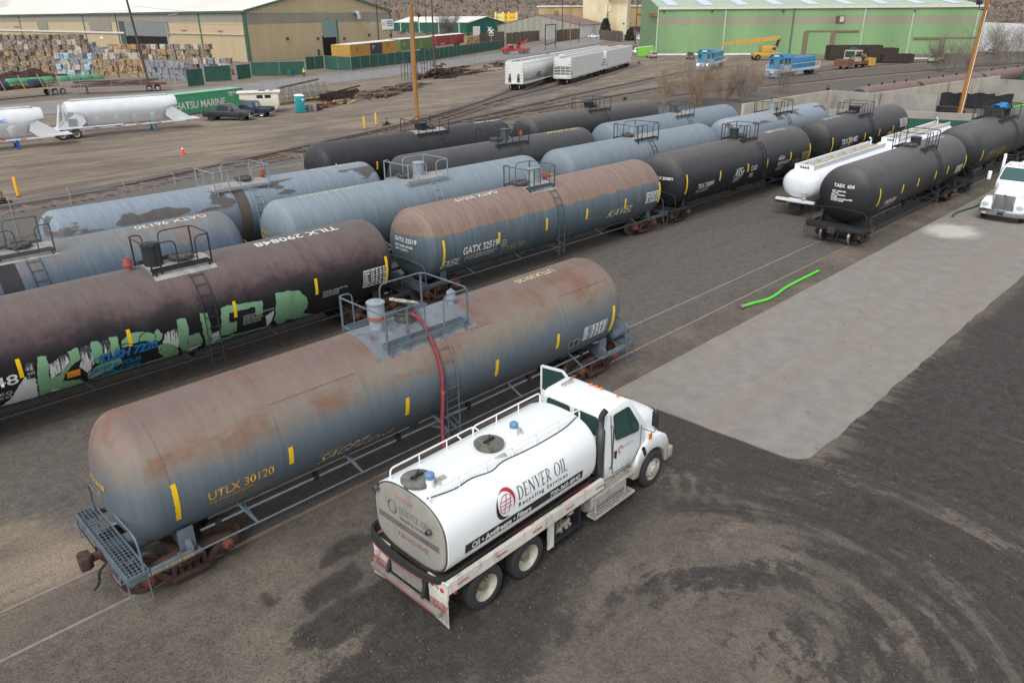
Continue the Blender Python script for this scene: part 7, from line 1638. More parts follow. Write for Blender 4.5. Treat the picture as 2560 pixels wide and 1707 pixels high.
bales(z1(-20, 655), z1(640, 655), 16, 0, 4, ['mixed', 'mixed', 'mixed', 'card'], 'brown paper bale in the front wall at left', 'front wall of brown bales', .2)
bales(z1(-20, 632), z1(860, 640), 20, 3, 7, ['mixed', 'mixed', 'mixed', 'white'], 'brown paper bale in the rear wall at left', 'rear wall of brown bales', .25)
bales(z1(560, 690), z1(900, 695), 8, 0, 4, ['blue', 'grey', 'blue', 'grey', 'white'], 'bluish grey bale beside the cardboard stack', 'bluish grey bales', .3)
bales(z1(895, 705), z1(1385, 712), 11, 0, 3, ['card', 'card', 'card', 'mixed'], 'tan cardboard bale behind the dark trailer', 'cardboard bales in front'); bales(z1(895, 690), z1(1385, 700), 9, 3, 4, ['white', 'mixed'], 'pale bale on top behind the cardboard stack', 'pale bales behind the cardboard')
bales(z1(1390, 720), z1(1740, 742), 8, 0, 3, ['grey'], 'grey bale beside the dark green fence', 'grey bales beside the fence'); bales(z1(1000, 640), z1(1960, 640), 22, 2, 5, ['mixed', 'white', 'mixed', 'card'], 'pale brown bale under the warehouse roller door', 'long stack below the roller door', .15)
bales(z1(870, 600), z1(1045, 600), 4, 2, 5, ['grey'], 'grey bale against the warehouse wall', 'grey bales at the wall', .3); bales(z1(1760, 690), z1(2150, 690), 9, 0, 3, ['mixed', 'white', 'grey'], 'mixed bale before the warehouse corner', 'last stack before the corner', .2)
bales(z2(2075, 430), z2(2180, 420), 4, 0, 3, ['card'], 'tan bale right of the red boxcar', 'bales right of the red boxcar')
# green tubs, dark rubble
tubm = MB().loft([[(x*k, y*k, z) for x, y in ((-1.5, -.8), (-1.2, -1), (1.2, -1), (1.5, -.8), (1.5, .8), (1.2, 1), (-1.2, 1), (-1.5, .8))] for z, k in ((0, .9), (.3, 1.0), (.9, .98), (1.15, .8))]).mesh('tub', 40)
for k in range(8):
    p = z1(120+k*105+(40 if k > 3 else 0), 772-k*6.5); o = ob('green_tub', tubm, M('green_tub_plastic', (78, 152, 108), .6), None, (p.x, p.y, 0), (0, 0, .1)); o.scale = (.72, .8, .8); tag(o, 'green plastic tub below the bales, %s from left' % ORD[k], 'tub', 'row of green tubs')
def heap(p, rx, ry, h, mat, label, name='scrap_heap', seed=1, cat='heap', n=20):
    vs = []; fs = []; rg = random.Random(seed)
    for j in range(n+1):
        for i in range(n+1):
            u, v = i/n*2-1, j/n*2-1; d = math.hypot(u, v); z = h*max(0, 1-d**1.6)*(.75+.5*noise.noise(Vector((u*3+seed, v*3, seed))))+(.25*rg.random() if d < .95 else 0)*h*.35
            vs.append((u*rx, v*ry, z-.05))
    for j in range(n):
        for i in range(n): a = j*(n+1)+i; fs.append((a, a+1, a+n+2, a+n+1))
    o = ob(name, MB().add(vs, fs), mat, None, (p[0], p[1], 0), smooth=0); return tag(o, label, cat, 'heaps in the background')
M_SCRAP = bale_mat('rusty_scrap', [(62, 52, 48), (92, 74, 66), (108, 92, 84), (74, 68, 66), (140, 134, 130)], .9)
heap(z1(260, 740), 9, 6, 2.4, bale_mat('dark_bark_rubble', [(40, 32, 28), (66, 52, 44), (84, 68, 56)], 3), 'dark brown rubble heap behind the green tubs', seed=4)
# ---- boxcars behind the screened fence
def boxcar(a, b, W_, mat, label, doors=None, roof=None, marks=()):
    a, b = Vector(a[:2]), Vector(b[:2]); L = (b-a).length; t = thing('boxcar', label, 'boxcar', (a.x, a.y, 0), head(a, b), 'boxcars behind the screened fence'); H0, H1 = 1.1, 4.7
    ob('body', MB().bx(0, L, 0, W_, H0, H1-.15), mat, t); ob('roof', MB().prism([(-.06, H1-.16), (W_+.06, H1-.16), (W_/2, H1+.1)], lambda y, z: (-.06, y, z), lambda y, z: (L+.06, y, z)), roof or M_ROOFW, t)
    n = int(L/.9)
    for i in range(n):
        x = (i+.5)*L/n
        if not (doors and doors[0]*L < x < doors[1]*L): ob('side_rib', MB().bx(x-.06, x+.06, -.07, .0, H0, H1-.2), mat, t)
    for k in range(6): ob('end_rib', MB().bx(-.09, 0, .15, W_-.15, H0+.3+k*.55, H0+.42+k*.55), mat, t)
    if doors: ob('door', MB().bx(doors[0]*L, doors[1]*L, -.1, -.02, H0+.1, H1-.35), doors[2], t)
    for body, x, z, sz, mm in marks:
        me = text_mesh(body, sz, .02)
        for v in me.vertices: v.co = Vector((x*L+v.co.x, -.11, z+v.co.y))
        ob('lettering', me, mm, t, smooth=0, fix=False)
    for x in (2.4, L-2.4):
        ob('bogie', shared('bolster', bolster_mesh), M_IRON2, t, (x, W_/2, 0))
        for w in (-1, 1):
            for s in (-1, 1): ob('wheel', shared('wheel', wheel_mesh), M_IRON2, t, (x+w*.889, W_/2+s*.752, .475), (0, 0, 0 if s < 0 else PI))
MRED = M('red_mark_paint', (176, 44, 44), .7)
p0, p1 = z2(1005, 408, 4.7), z2(1430, 368, 4.7)
boxcar(p0, p1, 5.2, M('mustard_boxcar_paint', (184, 142, 66), .7, 0, .1, .8, dirt=(160, 112, 52), damt=.2), 'mustard yellow boxcar with black doors', (.40, .66, M_BLK), M_ROOFW, (('X', .12, 2.6, 1.7, MRED), ('TTC', .76, 3.1, 1.2, MRED), ('RBOX 30\n 4712', .44, 3.4, .5, M_WHT)))
boxcar(z2(1470, 360, 4.7), z2(1770, 337, 4.7), 5.0, M('olive_green_boxcar_paint', (104, 124, 74), .7, 0, .1, .8, dirt=(96, 116, 70), damt=.3), 'olive green ribbed boxcar in the middle', (.52, .66, M('olive_door_paint', (104, 132, 74), .7)), M_ROOFW, (('O', .08, 2.6, 1.5, M_WHT),))
boxcar(z2(1802, 330, 4.7), z2(2058, 307, 4.7), 5.0, M('faded_red_boxcar_paint', (156, 66, 68), .7, 0, .1, .8, dirt=(150, 58, 62), damt=.2), 'faded red ribbed boxcar at the right end', (.42, .62, M('faded_red_door_paint', (150, 58, 62), .7)), M_ROOFW, (('SOO LINE 177', .12, 1.5, .9, M_WHT),))
# ---- covered hopper cars
def hopper(a, b, kind, label):
    a, b = Vector(a[:2]), Vector(b[:2]); L = (b-a).length; t = thing('hopper_car', label, 'hopper car', (a.x, a.y, 0), head(a, b), 'white covered hopper cars'); Z = 4.55; hw = 1.55
    MW = M('chalky_white_car_paint', (206, 206, 202), .6, 0, .06, .8, dirt=(170, 166, 158), damt=.25, dscale=1.2)
    if kind == 'tank':
        sec = [(hw*math.cos(R_(q)), 2.95+1.55*math.sin(R_(q))) for q in range(-180, 180, 15)]
        ob('body', MB().loft([[(x, y*k, max(1.25, 2.95+(z-2.95)*k)) for y, z in sec] for x, k in ((1.3, .80), (1.6, 1), (L-1.6, 1), (L-1.3, .8))]), MW, t, smooth=50)
        for s in (0, 1): ob('end_panel', MB().prism([(-hw, 1.1), (hw, 1.1), (hw, 4.3), (hw*.8, Z), (-hw*.8, Z), (-hw, 4.3)], lambda y, z: ((.5 if s == 0 else L-.56), y, z), lambda y, z: ((.56 if s == 0 else L-.5), y, z)), MW, t)
        for y in (-.75, .75):
            ob('soot_patch', MB().prism([(y-.3, 1.15), (y+.3, 1.15), (y+.2, 2.5), (y-.15, 2.7)], lambda yy, z: (.488, yy, z), lambda yy, z: (.498, yy, z)), M('brown_soot', (112, 92, 80), .9), t); ob('port', MB().lathe([(0, .24), (-.02, .001)], (.484, y, 1.75), 'x', 14), M_BLK, t)
        ob('purple_tag', MB().box((L*.42, -hw*.93, 2.2), (1.7, .05, 1.2)), M('purple_spray', (120, 78, 118), .8, 0, .3, 3), t)
    else:
        ob('body', MB().prism([(.9, 1.3), (2.6, 1.3), (L-2.6, 1.3), (L-.9, 1.3), (L-.6, Z-.3), (L-.6, Z), (.6, Z), (.6, Z-.3)] if False else [(2.6, 1.3), (L-2.6, 1.3), (L-.5, 3.1), (L-.5, Z), (.5, Z), (.5, 3.1)], lambda x, z: (x, -hw, z), lambda x, z: (x, hw, z)), MW, t)
        for s in (-1, 1): ob('side_sheet', MB().prism([(.5, 1.35), (L-.5, 1.35), (L-.5, 2.0), (L-1.3, 3.2), (L-.5, 3.3), (L-.5, Z-.02), (.5, Z-.02), (.5, 3.3), (1.3, 3.2), (.5, 2.0)] if False else [(.5, 1.3), (L-.5, 1.3), (L-.5, 1.6), (.5, 1.6)], lambda x, z: (x, s*hw, z), lambda x, z: (x, s*(hw+.06), z)), MW, t)
        ob('slope_end_plate', MB().bx(.52, .6, -hw, hw, 1.3, 1.7), MW, t)  # low end plate under the slope, same white paint as the body
        for y in (-hw, -.6, .3, hw): ob('end_post', MB().bar((.5, y, 1.2), (.5, y, 3.2), .08, .08), MW, t)
        for z in (2.1, 2.6): ob('end_rail', MB().bx(.47, .53, -hw, hw, z-.04, z+.04), MW, t)
        for i in range(3):
            x = L*(i+1)/4; ob('outlet', MB().loft([[(x+u*w, v*w*.9, z) for u, v in ((-1, -1), (1, -1), (1, 1), (-1, 1))] for z, w in ((.45, .35), (1.3, 1.5))]), MW, t)
    for s in (-1, 1): ob('roof_edge', MB().bx(.5, L-.5, s*1.1-.1, s*1.1+.1, Z-.02, Z+.14), MW, t)
    ob('roof_walk', MB().bx(.4, L-.4, -.4, .4, Z+.02, Z+.12), M_GALV, t)
    for i in range(int(L/2.2)): ob('hatch_cover', MB().box((1.4+i*2.2, .75, Z+.1), (1.6, .5, .12)), MW, t)
    for s in (-1, 1):
        for z in (1.5, 2.0, 2.5, 3.0, 3.5, 4.0): ob('ladder_rung', MB().bx(.42, .48, s*(hw-.25)-.25, s*(hw-.25)+.25, z-.02, z+.02), MW, t)
    ob('side_sill', MB().bx(.3, L-.3, -hw, hw, 1.08, 1.24), MW, t)
    for x in (2.2, L-2.2): bogie(t, x, False, False)
u_ = Vector((.905, .425))
A0 = Vector((91.6, 91.4)); hopper(A0, A0+u_*22, 'tank', 'white tank shaped hopper car with sooty ports and purple tag'); B0 = Vector((104.6, 92.4)); hopper(B0, B0+u_*25, 'box', 'white hopper car with open slope end, second from left'); hopper(B0+u_*26.5, B0+u_*54, 'box', 'white hopper car farthest right of the group'); hopper(A0+u_*24, A0+u_*62, 'box', 'white hopper car half hidden behind the other hopper cars')
# ---- green hall
def green_hall():
    A = (200.1, 139.0); B = (263.5, 70.6); d = (Vector(B)-Vector(A)); L = d.length; d.normalize(); H = 12.6
    t = thing('green_hall', 'large light green metal hall with tan band', 'hall', (0, 0, 0)); MGn = siding('light_green_siding', (128, 160, 114), .9, .06, (118, 148, 106)); MT = siding('tan_siding', (146, 143, 122), .9)
    wall_quad(t, 'wall', A, d, 0, L, 0, 8.2, MGn, .1, -.1); wall_quad(t, 'wall_band', A, d, 0, L, 8.2, 10.3, MT, .1, -.1); wall_quad(t, 'wall', A, d, 0, L, 10.3, H, MGn, .1, -.1)
    wall_quad(t, 'fascia', A, d, -.4, L+.4, H-.15, H+.5, M('pale_fascia', (206, 200, 186), .6), .5, 0)
    n = Vector((d.y, -d.x)); n = n if n.dot(Vector((-A[0], -A[1]))) > 0 else -n; bk = -n*45; A_, B_ = Vector(A), Vector(B)
    ob('roof', MB().add([(A_.x, A_.y, H+.3), (B_.x, B_.y, H+.3), (B_.x+bk.x, B_.y+bk.y, H+5.5), (A_.x+bk.x, A_.y+bk.y, H+5.5), (A_.x, A_.y, H+.1), (B_.x, B_.y, H+.1), (B_.x+bk.x, B_.y+bk.y, H+5.2), (A_.x+bk.x, A_.y+bk.y, H+5.2)], [(0, 1, 2, 3), (7, 6, 5, 4), (0, 4, 5, 1), (1, 5, 6, 2), (2, 6, 7, 3), (3, 7, 4, 0)]), M('pale_green_metal_roof', (164, 180, 160), .6), t, smooth=0)
    for k in range(9):
        f_ = (k+.3)/9; p = A_.lerp(B_, f_)+bk*.12; q = A_.lerp(B_, f_+.035)+bk*.12
        ob('rooflight', MB().add([(p.x, p.y, H+1.0), (q.x, q.y, H+1.0), (q.x+bk.x*.5, q.y+bk.y*.5, H+3.62), (p.x+bk.x*.5, p.y+bk.y*.5, H+3.62)], [(0, 1, 2, 3)]), M('clear_rooflight', (200, 206, 214), .4), t)
    ob('end_wall', MB().add([(A_.x, A_.y, 0), (A_.x, A_.y, H), (A_.x+bk.x, A_.y+bk.y, H+5), (A_.x+bk.x, A_.y+bk.y, 0)], [(0, 1, 2, 3)]), MGn, t); ob('end_wall', MB().add([(B_.x, B_.y, 0), (B_.x, B_.y, H), (B_.x+bk.x, B_.y+bk.y, H+5), (B_.x+bk.x, B_.y+bk.y, 0)], [(0, 1, 2, 3)]), MGn, t)
    o = Vector((A[0], A[1], 0)); dv = Vector((d.x, d.y, 0))
    for px in (1644, 1812, 1982, 2158, 2279, 2440): s = (onwall(px, 60, A, d)-o).dot(dv); wall_quad(t, 'downpipe', A, d, s-.2, s+.2, 0, H, M('pale_downpipe', (170, 182, 160), .6) if px != 1982 else M_TRIM, .2, .02)
    wall_quad(t, 'plinth', A, d, 0, L*.35, 0, .4, M('white_plinth', (226, 226, 220), .7), .1, .02)
    MB_ = M('brown_door_track', (116, 102, 84), .7)
    for q in ((2014, 77, 2147, 80), (2283, 94, 2440, 97.5)): rect_px(t, 'door_track', A, d, *q, MB_, .2, .1)
    MD = siding('green_door_siding', (132, 165, 118), .9, .05)
    rect_px(t, 'sliding_door', A, d, 2014, 80, 2078, 142, MD, .12, .08); rect_px(t, 'sliding_door', A, d, 2352, 98, 2428, 150, MD, .12, .08)
    for q in ((2010, 80, 2013, 142), (2077, 80, 2080, 142), (2350, 98, 2354, 148)): rect_px(t, 'door_edge', A, d, *q, MB_, .2, .1)
    rect_px(t, 'window', A, d, 2091, 40, 2110, 58, M('dark_brown_frame', (98, 72, 58), .7), .2, .05); rect_px(t, 'window_pane', A, d, 2100, 42, 2108, 56, M('pale_pane', (186, 172, 166), .4), .06, .26)
    rect_px(t, 'notice', A, d, 2362, 126, 2372, 140, M('pale_notice', (196, 190, 170), .7), .05, .22)
    for q in (1660, 1780, 1958, 2286): v = onwall(q, 27 if q < 2200 else 26, A, d); ob('wall_lamp', MB().lathe([(-.4, .1), (0, .35), (.2, .1)], (v.x+n.x*.4, v.y+n.y*.4, v.z), 'z', 10), M_GRYD, t)
    ob('annex', MB().prism([(0, 0), (26, 0), (26, 30), (0, 30)], lambda x, y: (B_.x+3+d.x*x-n.x*(y+8), B_.y+d.y*x-n.y*(y+8), 0), lambda x, y: (B_.x+3+d.x*x-n.x*(y+8), B_.y+d.y*x-n.y*(y+8), 8.5-.05*x)), M('white_annex_wall', (216, 222, 220), .6), t)
green_hall()
# rusty beam from pole to the hall
q = z3(1430, 410); g0 = onwall(1640, 38, (200.1, 139.0), Vector((63.4, -68.4)).normalized())
tag(ob('pipe_beam', MB().bar((q.x, q.y, g0.z), tuple(g0), .5, .9), M('rusty_orange_beam', (150, 96, 54), .8, 0, .2, 1)), 'rust orange beam bridging from pole to green hall', 'beam')
# ---- other buildings
def shed(o, rz, L, W_, H, HR, wall, roof, label, name='shed', extra=None):
    t = thing(name, label, 'building', (o[0], o[1], 0), rz, 'buildings across the street')
    for y in (0, W_): ob('wall', MB().bx(0, L, y-.1, y+.1, 0, H), wall, t)
    for x in (0, L): ob('gable_wall', MB().prism([(0, 0), (W_, 0), (W_, H), (W_/2, HR), (0, H)], lambda y, z: (x-.1, y, z), lambda y, z: (x+.1, y, z)), wall, t)
    for y0, y1 in ((-.5, W_/2), (W_+.5, W_/2)): ob('roof', MB().add([(-.5, y0, H-.1), (L+.5, y0, H-.1), (L+.5, y1, HR+.1), (-.5, y1, HR+.1), (-.5, y0, H-.35), (L+.5, y0, H-.35), (L+.5, y1, HR-.15), (-.5, y1, HR-.15)], [(0, 1, 2, 3), (7, 6, 5, 4), (0, 4, 5, 1), (1, 5, 6, 2), (2, 6, 7, 3), (3, 7, 4, 0)]), roof, t, smooth=0)
    return t
a, b = z2(1420, 320), z2(2060, 332)
MGS = siding('dark_green_siding', (40, 94, 80), 1.2, .12, (60, 126, 108))
s_ = shed((b.x+4, b.y+2), head(b, a)+R_(2), (a-b).length*1.05, -34, 7.2, 10.4, MGS, M_ROOFW, 'dark green shed with white roof behind the boxcars')
ob('white_door', MB().bx(-.25, -.12, -11, -5, 0, 5.0), M_ROOFW, s_)
for k in range(4): ob('white_pipe', MB().bx(6+k*18, 6.4+k*18, .12, .5, 0, 7), M_ROOFW, s_)
a, b = z3(925, 350), z3(1142, 322)
s_ = shed((a.x, a.y), head(a, b), (b-a).length, 46, 6.2, 11.2, M('whitewashed_wall', (206, 206, 196), .8, 0, .05, .3), M('maroon_shingle_roof', (122, 100, 94), .9, 0, .12, .3), 'low garage with maroon roof and whitewashed wall'); ob('grey_gable', MB().prism([(0, 0), (46, 0), (46, 6.2), (23, 11.1), (0, 6.2)], lambda y, z: (-.3, y, z), lambda y, z: (-.15, y, z)), siding('grey_plank_wall', (150, 150, 136), 1.4), s_); ob('chimney', MB().bx(20, 22, 18, 20, 9.5, 13), M_WOODP, s_)
a, b = z3(540, 312), z3(1345, 300)
t = thing('tan_factory', 'long tan ribbed factory hall behind the garage', 'factory', (0, 0, 0), 0, 'buildings across the street'); d = Vector((b-a)[:2]).normalized(); L = (b-a).length
MTAN = siding('tan_ribbed_siding', (186, 162, 120), 5, .08); wall_quad(t, 'wall', a, d, 0, L*1.6, 0, 15.5, MTAN, .5, -.5); wall_quad(t, 'parapet', a, d, -1, L*1.6, 15.5, 16.4, M_ROOFW, 2, -1.5); rect_px(t, 'door', a, d, 1350, 46, 1373, 84, M('pale_grey_doors', (190, 196, 198), .6), .2); rect_px(t, 'sign', a, d, 1355, 38, 1365, 44, M('red_white_sign', (226, 170, 164), .6), .2)
t = thing('concrete_silo_block', 'tall cream stained concrete silo block', 'silo', (0, 0, 0), 0, 'buildings across the street'); a2, b2 = z3(945, 318), z3(1350, 318); d2 = Vector((b2-a2)[:2]).normalized(); L2 = (b2-a2).length*.97
MSI = M('cream_stained_concrete', (214, 202, 170), .9, 0, .08, .12, dirt=(196, 170, 122), damt=.5, dscale=.12, wld=True); wall_quad(t, 'block', a2, d2, 0, L2*.56, 0, 62, MSI, 14, -12); wall_quad(t, 'block', a2, d2, L2*.56, L2, 0, 62, MSI, 10, -12); wall_quad(t, 'ledge', a2, d2, L2*.5, L2, 20, 21.4, MSI, 1, 0); ob('chute', MB().bar(onwall(1507, 2, a2, d2)+Vector((-8, -8, 0)), onwall(1520, 30, a2, d2)+Vector((-8, -8, 0)), 3, 3), MSI, t); rect_px(t, 'vent', a2, d2, 1558, 58, 1562, 62, M_WOODD, .5, 1.0)
# ---- locomotives
def loco(o, rz, L, label, stripes=True):
    t = thing('switch_locomotive', label, 'locomotive', (o[0], o[1], 0), rz, 'blue switch locomotives'); B1 = M('bright_blue_engine_paint', (46, 124, 164), .55, 0, .1, .8, dirt=(66, 116, 144), damt=.3); B2 = M('pale_engine_grey', (182, 194, 202), .6, 0, .1, .8, dirt=(140, 130, 118), damt=.35)
    ob('frame', MB().bx(-.2, L+.2, -1.5, 1.5, 1.05, 1.45), B2, t); ob('hood', MB().bx(4.0, L-1.0, -.95, .95, 1.45, 3.5), B1, t, bevel=.12)
    cb = ob('cab', MB().prism([(-1.5, 1.45), (1.5, 1.45), (1.5, 3.55), (1.05, 4.15), (-1.05, 4.15), (-1.5, 3.55)], lambda y, z: (1.0, y, z), lambda y, z: (4.2, y, z)), B1, t); ob('cab_roof', MB().lathe([(.8, 2.05), (4.4, 2.05)], (0, 0, 2.3), 'x', 10, PI/2-.85, PI/2+.85) if False else MB().prism([(-1.62, 3.5), (-1.1, 4.14), (1.1, 4.14), (1.62, 3.5), (1.62, 3.6), (1.12, 4.28), (-1.12, 4.28), (-1.62, 3.6)], lambda y, z: (.75, y, z), lambda y, z: (4.4, y, z)), B1, t)
    for y in (-.95, .95): ob('cab_window', MB().bx(.96, 1.0, y-.35, y+.35, 2.5, 3.4), glass(), t)
    for s in (-1, 1):
        for x in (1.8, 3.2): ob('side_window', MB().bx(x-.5, x+.5, s*1.50-.02, s*1.50+.02, 2.5, 3.4), glass(), t)
        ob('lower_cab_panel', MB().bx(1.0, 4.2, s*1.5-.04, s*1.5+.04, 1.46, 2.3), B2, t); ob('handrail', MB().tube([(4.4, s*1.45, 2.4), (L, s*1.45, 2.4), (L, s*1.45, 1.4)], .04, 5), M('white_handrail', (220, 220, 216), .6), t)
        ob('step_rail', MB().tube([(0, s*1.45, 1.4), (-.1, s*1.45, 2.4), (.9, s*1.45, 2.5)], .04, 5), M_WHT, t); ob('tank_side', MB().bx(L*.4, L*.6, s*.9-.4, s*.9+.4, .4, 1.05), B2, t)
    ob('cab_door', MB().bx(.95, .99, -.4, .4, 1.5, 3.5), B1, t); ob('number_box', MB().bx(.7, .8, -.5, .5, 3.8, 4.1), M_WHT, t)
    ob('pilot', MB().bx(-.35, -.2, -1.5, 1.5, .25, 1.45), B2, t)
    for k in range(7):
        for s in (-1, 1): ob('pilot_stripe', MB().prism([(s*(.1+k*.21), .27), (s*(.2+k*.21), .27), (s*min(1.48, .65+k*.21), 1.43), (s*min(1.48, .55+k*.21), 1.43)], lambda y, z: (-.372, y, z), lambda y, z: (-.352, y, z)), M('navy_stripe', (52, 84, 124), .6), t)
    ob('coupler', shared('coupler', coupler_mesh), M_IRON2, t, (-.6, 0, .8)); ob('nose_cab_floor', MB().bx(-.2, 1.0, -1.4, 1.4, 1.45, 1.6), B2, t)
    for x in (5.5, 8.0): ob('exhaust', MB().lathe([(3.45, .25), (3.9, .25)], (x, 0, 0), 'z', 12), B1, t)
    for s in (-1, 1): ob('headlamp', MB().lathe([(-.05, .12), (0, .14)], (.72, s*.25, 4.0), 'x', 12), M_WHT, t)
    for x in (2.6, L-2.6): bogie(t, x, False, False)
    return t
loco((141.3, 71.6), R_(1.5), 17.5, 'bright blue switch locomotive with striped front pilot'); l2 = loco((150.6, 92.6), R_(20), 19, 'blue locomotive with lit headlamps behind the bare shrubs')
for s in (-1, 1): ob('lit_headlamp', MB().lathe([(-.06, .001), (-.05, .15), (0, .17)], (-.42, s*1.0, 1.3), 'x', 14), None, l2)
em = NT('lit_lamp'); em.p.inputs['Emission Color'].default_value = (1, .85, .55, 1); em.p.inputs['Emission Strength'].default_value = 6; em.out((.9, .8, .6), .4)
for o in l2.children:
    if o.name.startswith('lit_headlamp'): o.data.materials.append(em.m)
# crane, track machine, skips, van, cars round the hall
def mobile_crane(p, rz):
    t = thing('mobile_crane', 'yellow mobile crane with lowered boom before green hall', 'crane', (p[0], p[1], 0), rz); Y = M('crane_yellow', (190, 148, 62), .6, 0, .1, 1, dirt=(170, 126, 56), damt=.3)
    ob('carrier', MB().bx(-3, 4, -1.4, 1.4, .9, 1.9), Y, t, bevel=.1); ob('house', MB().bx(-1.0, 1.5, -1.2, 1.2, 1.9, 3.6), Y, t, bevel=.15); ob('cab', MB().bx(1.5, 2.8, -1.2, -.1, 1.9, 3.4), Y, t, bevel=.1); ob('cab_window', MB().bx(1.7, 2.6, -1.24, -1.2, 2.5, 3.2), glass(), t)
    ob('boom', MB().bar((3.6, 0, 5.4), (-8, 0, 4.4), .8, .9), Y, t); ob('boom_tip', MB().bar((-7.5, 0, 4.45), (-11, 0, 4.0), .6, .6), Y, t); ob('boom_foot', MB().bar((3.0, 0, 3.0), (3.6, 0, 5.2), .8, .5), M_BLK, t)
    for x in (-2, 3):
        for s in (-1, 1): ob('wheel', MB().lathe([(-.3, .4), (-.3, .75), (.3, .75), (.3, .4)], (x, s*1.3, .75), 'y', 18), M_RUBBER, t)
mobile_crane((195, 102), R_(-42))
def track_machine(p, rz):
    t = thing('track_machine', 'rusty brown and yellow track maintenance machine', 'machine', (p[0], p[1], 0), rz); Rb = M('rusty_machine_paint', (112, 82, 62), .85, 0, .3, 1, dirt=(176, 140, 76), damt=.3); Y = M('worn_machine_yellow', (196, 154, 70), .7, 0, .2, 1)
    ob('chassis', MB().bx(-4, 5, -1.3, 1.3, .9, 1.5), Rb, t); ob('deck_box', MB().bx(-4.4, -1.5, -1.5, 1.5, .6, 2.0), Rb, t); ob('cab', MB().bx(-1.2, 1.6, -1.3, 1.3, 1.5, 3.8), M('faded_white_cab', (186, 178, 160), .7), t); ob('cab_window', MB().bx(-.9, 1.3, -1.35, -1.3, 2.5, 3.5), glass(), t); ob('cab_front', MB().bx(-1.25, -1.2, -1.1, 1.1, 2.4, 3.6), glass(), t); ob('roof_unit', MB().bx(-.5, .6, -.6, .6, 3.8, 4.3), M_GRYD, t)
    ob('engine', MB().bx(1.7, 3.4, -1.1, 1.1, 1.5, 2.9), Rb, t, bevel=.2); ob('hose_reel', MB().cyl((3.9, -.6, 2.0), (3.9, .6, 2.0), .9, n=16), Y, t); ob('broom_head', MB().loft([[(x, y*k, 1.2+z*k) for y, z in ((-1.6, -.8), (1.6, -.8), (1.6, .9), (-1.6, .9))] for x, k in ((4.6, .7), (5.4, 1), (7.4, .9), (7.8, .5))]), Y, t); ob('arm', MB().tube([(-3, -1, 2), (-.5, -1.5, 3.2), (1.8, -1.4, 2.4), (4.5, -1.2, 2.2)], .18, 6), Rb, t)
    for x in (-2.8, 3.4):
        for s in (-1, 1): ob('wheel', shared('wheel', wheel_mesh), M_IRON2, t, (x, s*.752, .475))
track_machine((177.5, 71.8), R_(-8))
for (p, L, W_, H, lb) in ((z4(1045, 470), 13, 4, 3.6, 'tall dark steel skip behind the track machine'), (z4(1255, 487), 7, 4, 3.3, 'dark steel skip right of the track machine'), (z4(1375, 489), 7.5, 3.4, 2.0, 'low dark steel skip next to the white rack')):
    t = thing('steel_skip', lb, 'skip', (p.x, p.y, 0), R_(-47), 'dark steel skips'); mt = M('dark_skip_steel', (58, 48, 44), .8, 0, .25, 1)
    ob('box', MB().bx(-L/2, L/2, 0, .1, .2, H).bx(-L/2, L/2, W_-.1, W_, .2, H).bx(-L/2, -L/2+.1, .1, W_-.1, .2, H).bx(L/2-.1, L/2, .1, W_-.1, .2, H).bx(-L/2+.1, L/2-.1, .1, W_-.1, .2, .3), mt, t)
    for k in range(7): ob('rib', MB().bx(-L/2+(k+.5)*L/7-.1, -L/2+(k+.5)*L/7+.1, -.12, 0, .2, H), mt, t)
p = z4(1510, 478); t = thing('white_rack', 'long white pipe rack against the green hall', 'rack', (p.x, p.y, 0), R_(-47))
ob('beam', MB().bx(-7, 7, -.2, .2, .6, .9), M_WHT, t)
for k in range(9): ob('upright', MB().bx(-7+k*1.7, -6.9+k*1.7, -.1, .1, 0, 2.9), M_GALV, t)
WH = M('white_car_paint', (222, 224, 224), .35, 0, .05); SIL = M('silver_car_paint', (150, 156, 164), .35, .3, .05); DK = M('dark_blue_car_paint', (58, 66, 78), .35, .2, .05); MAR = M('maroon_car_paint', (84, 40, 46), .35, .1, .05); TAN_ = M('beige_car_paint', (176, 166, 144), .4, .1, .05)
def at3(x, y): p = z3(x, y); return (p.x, p.y)
dh = head((200, 139), (263, 70))
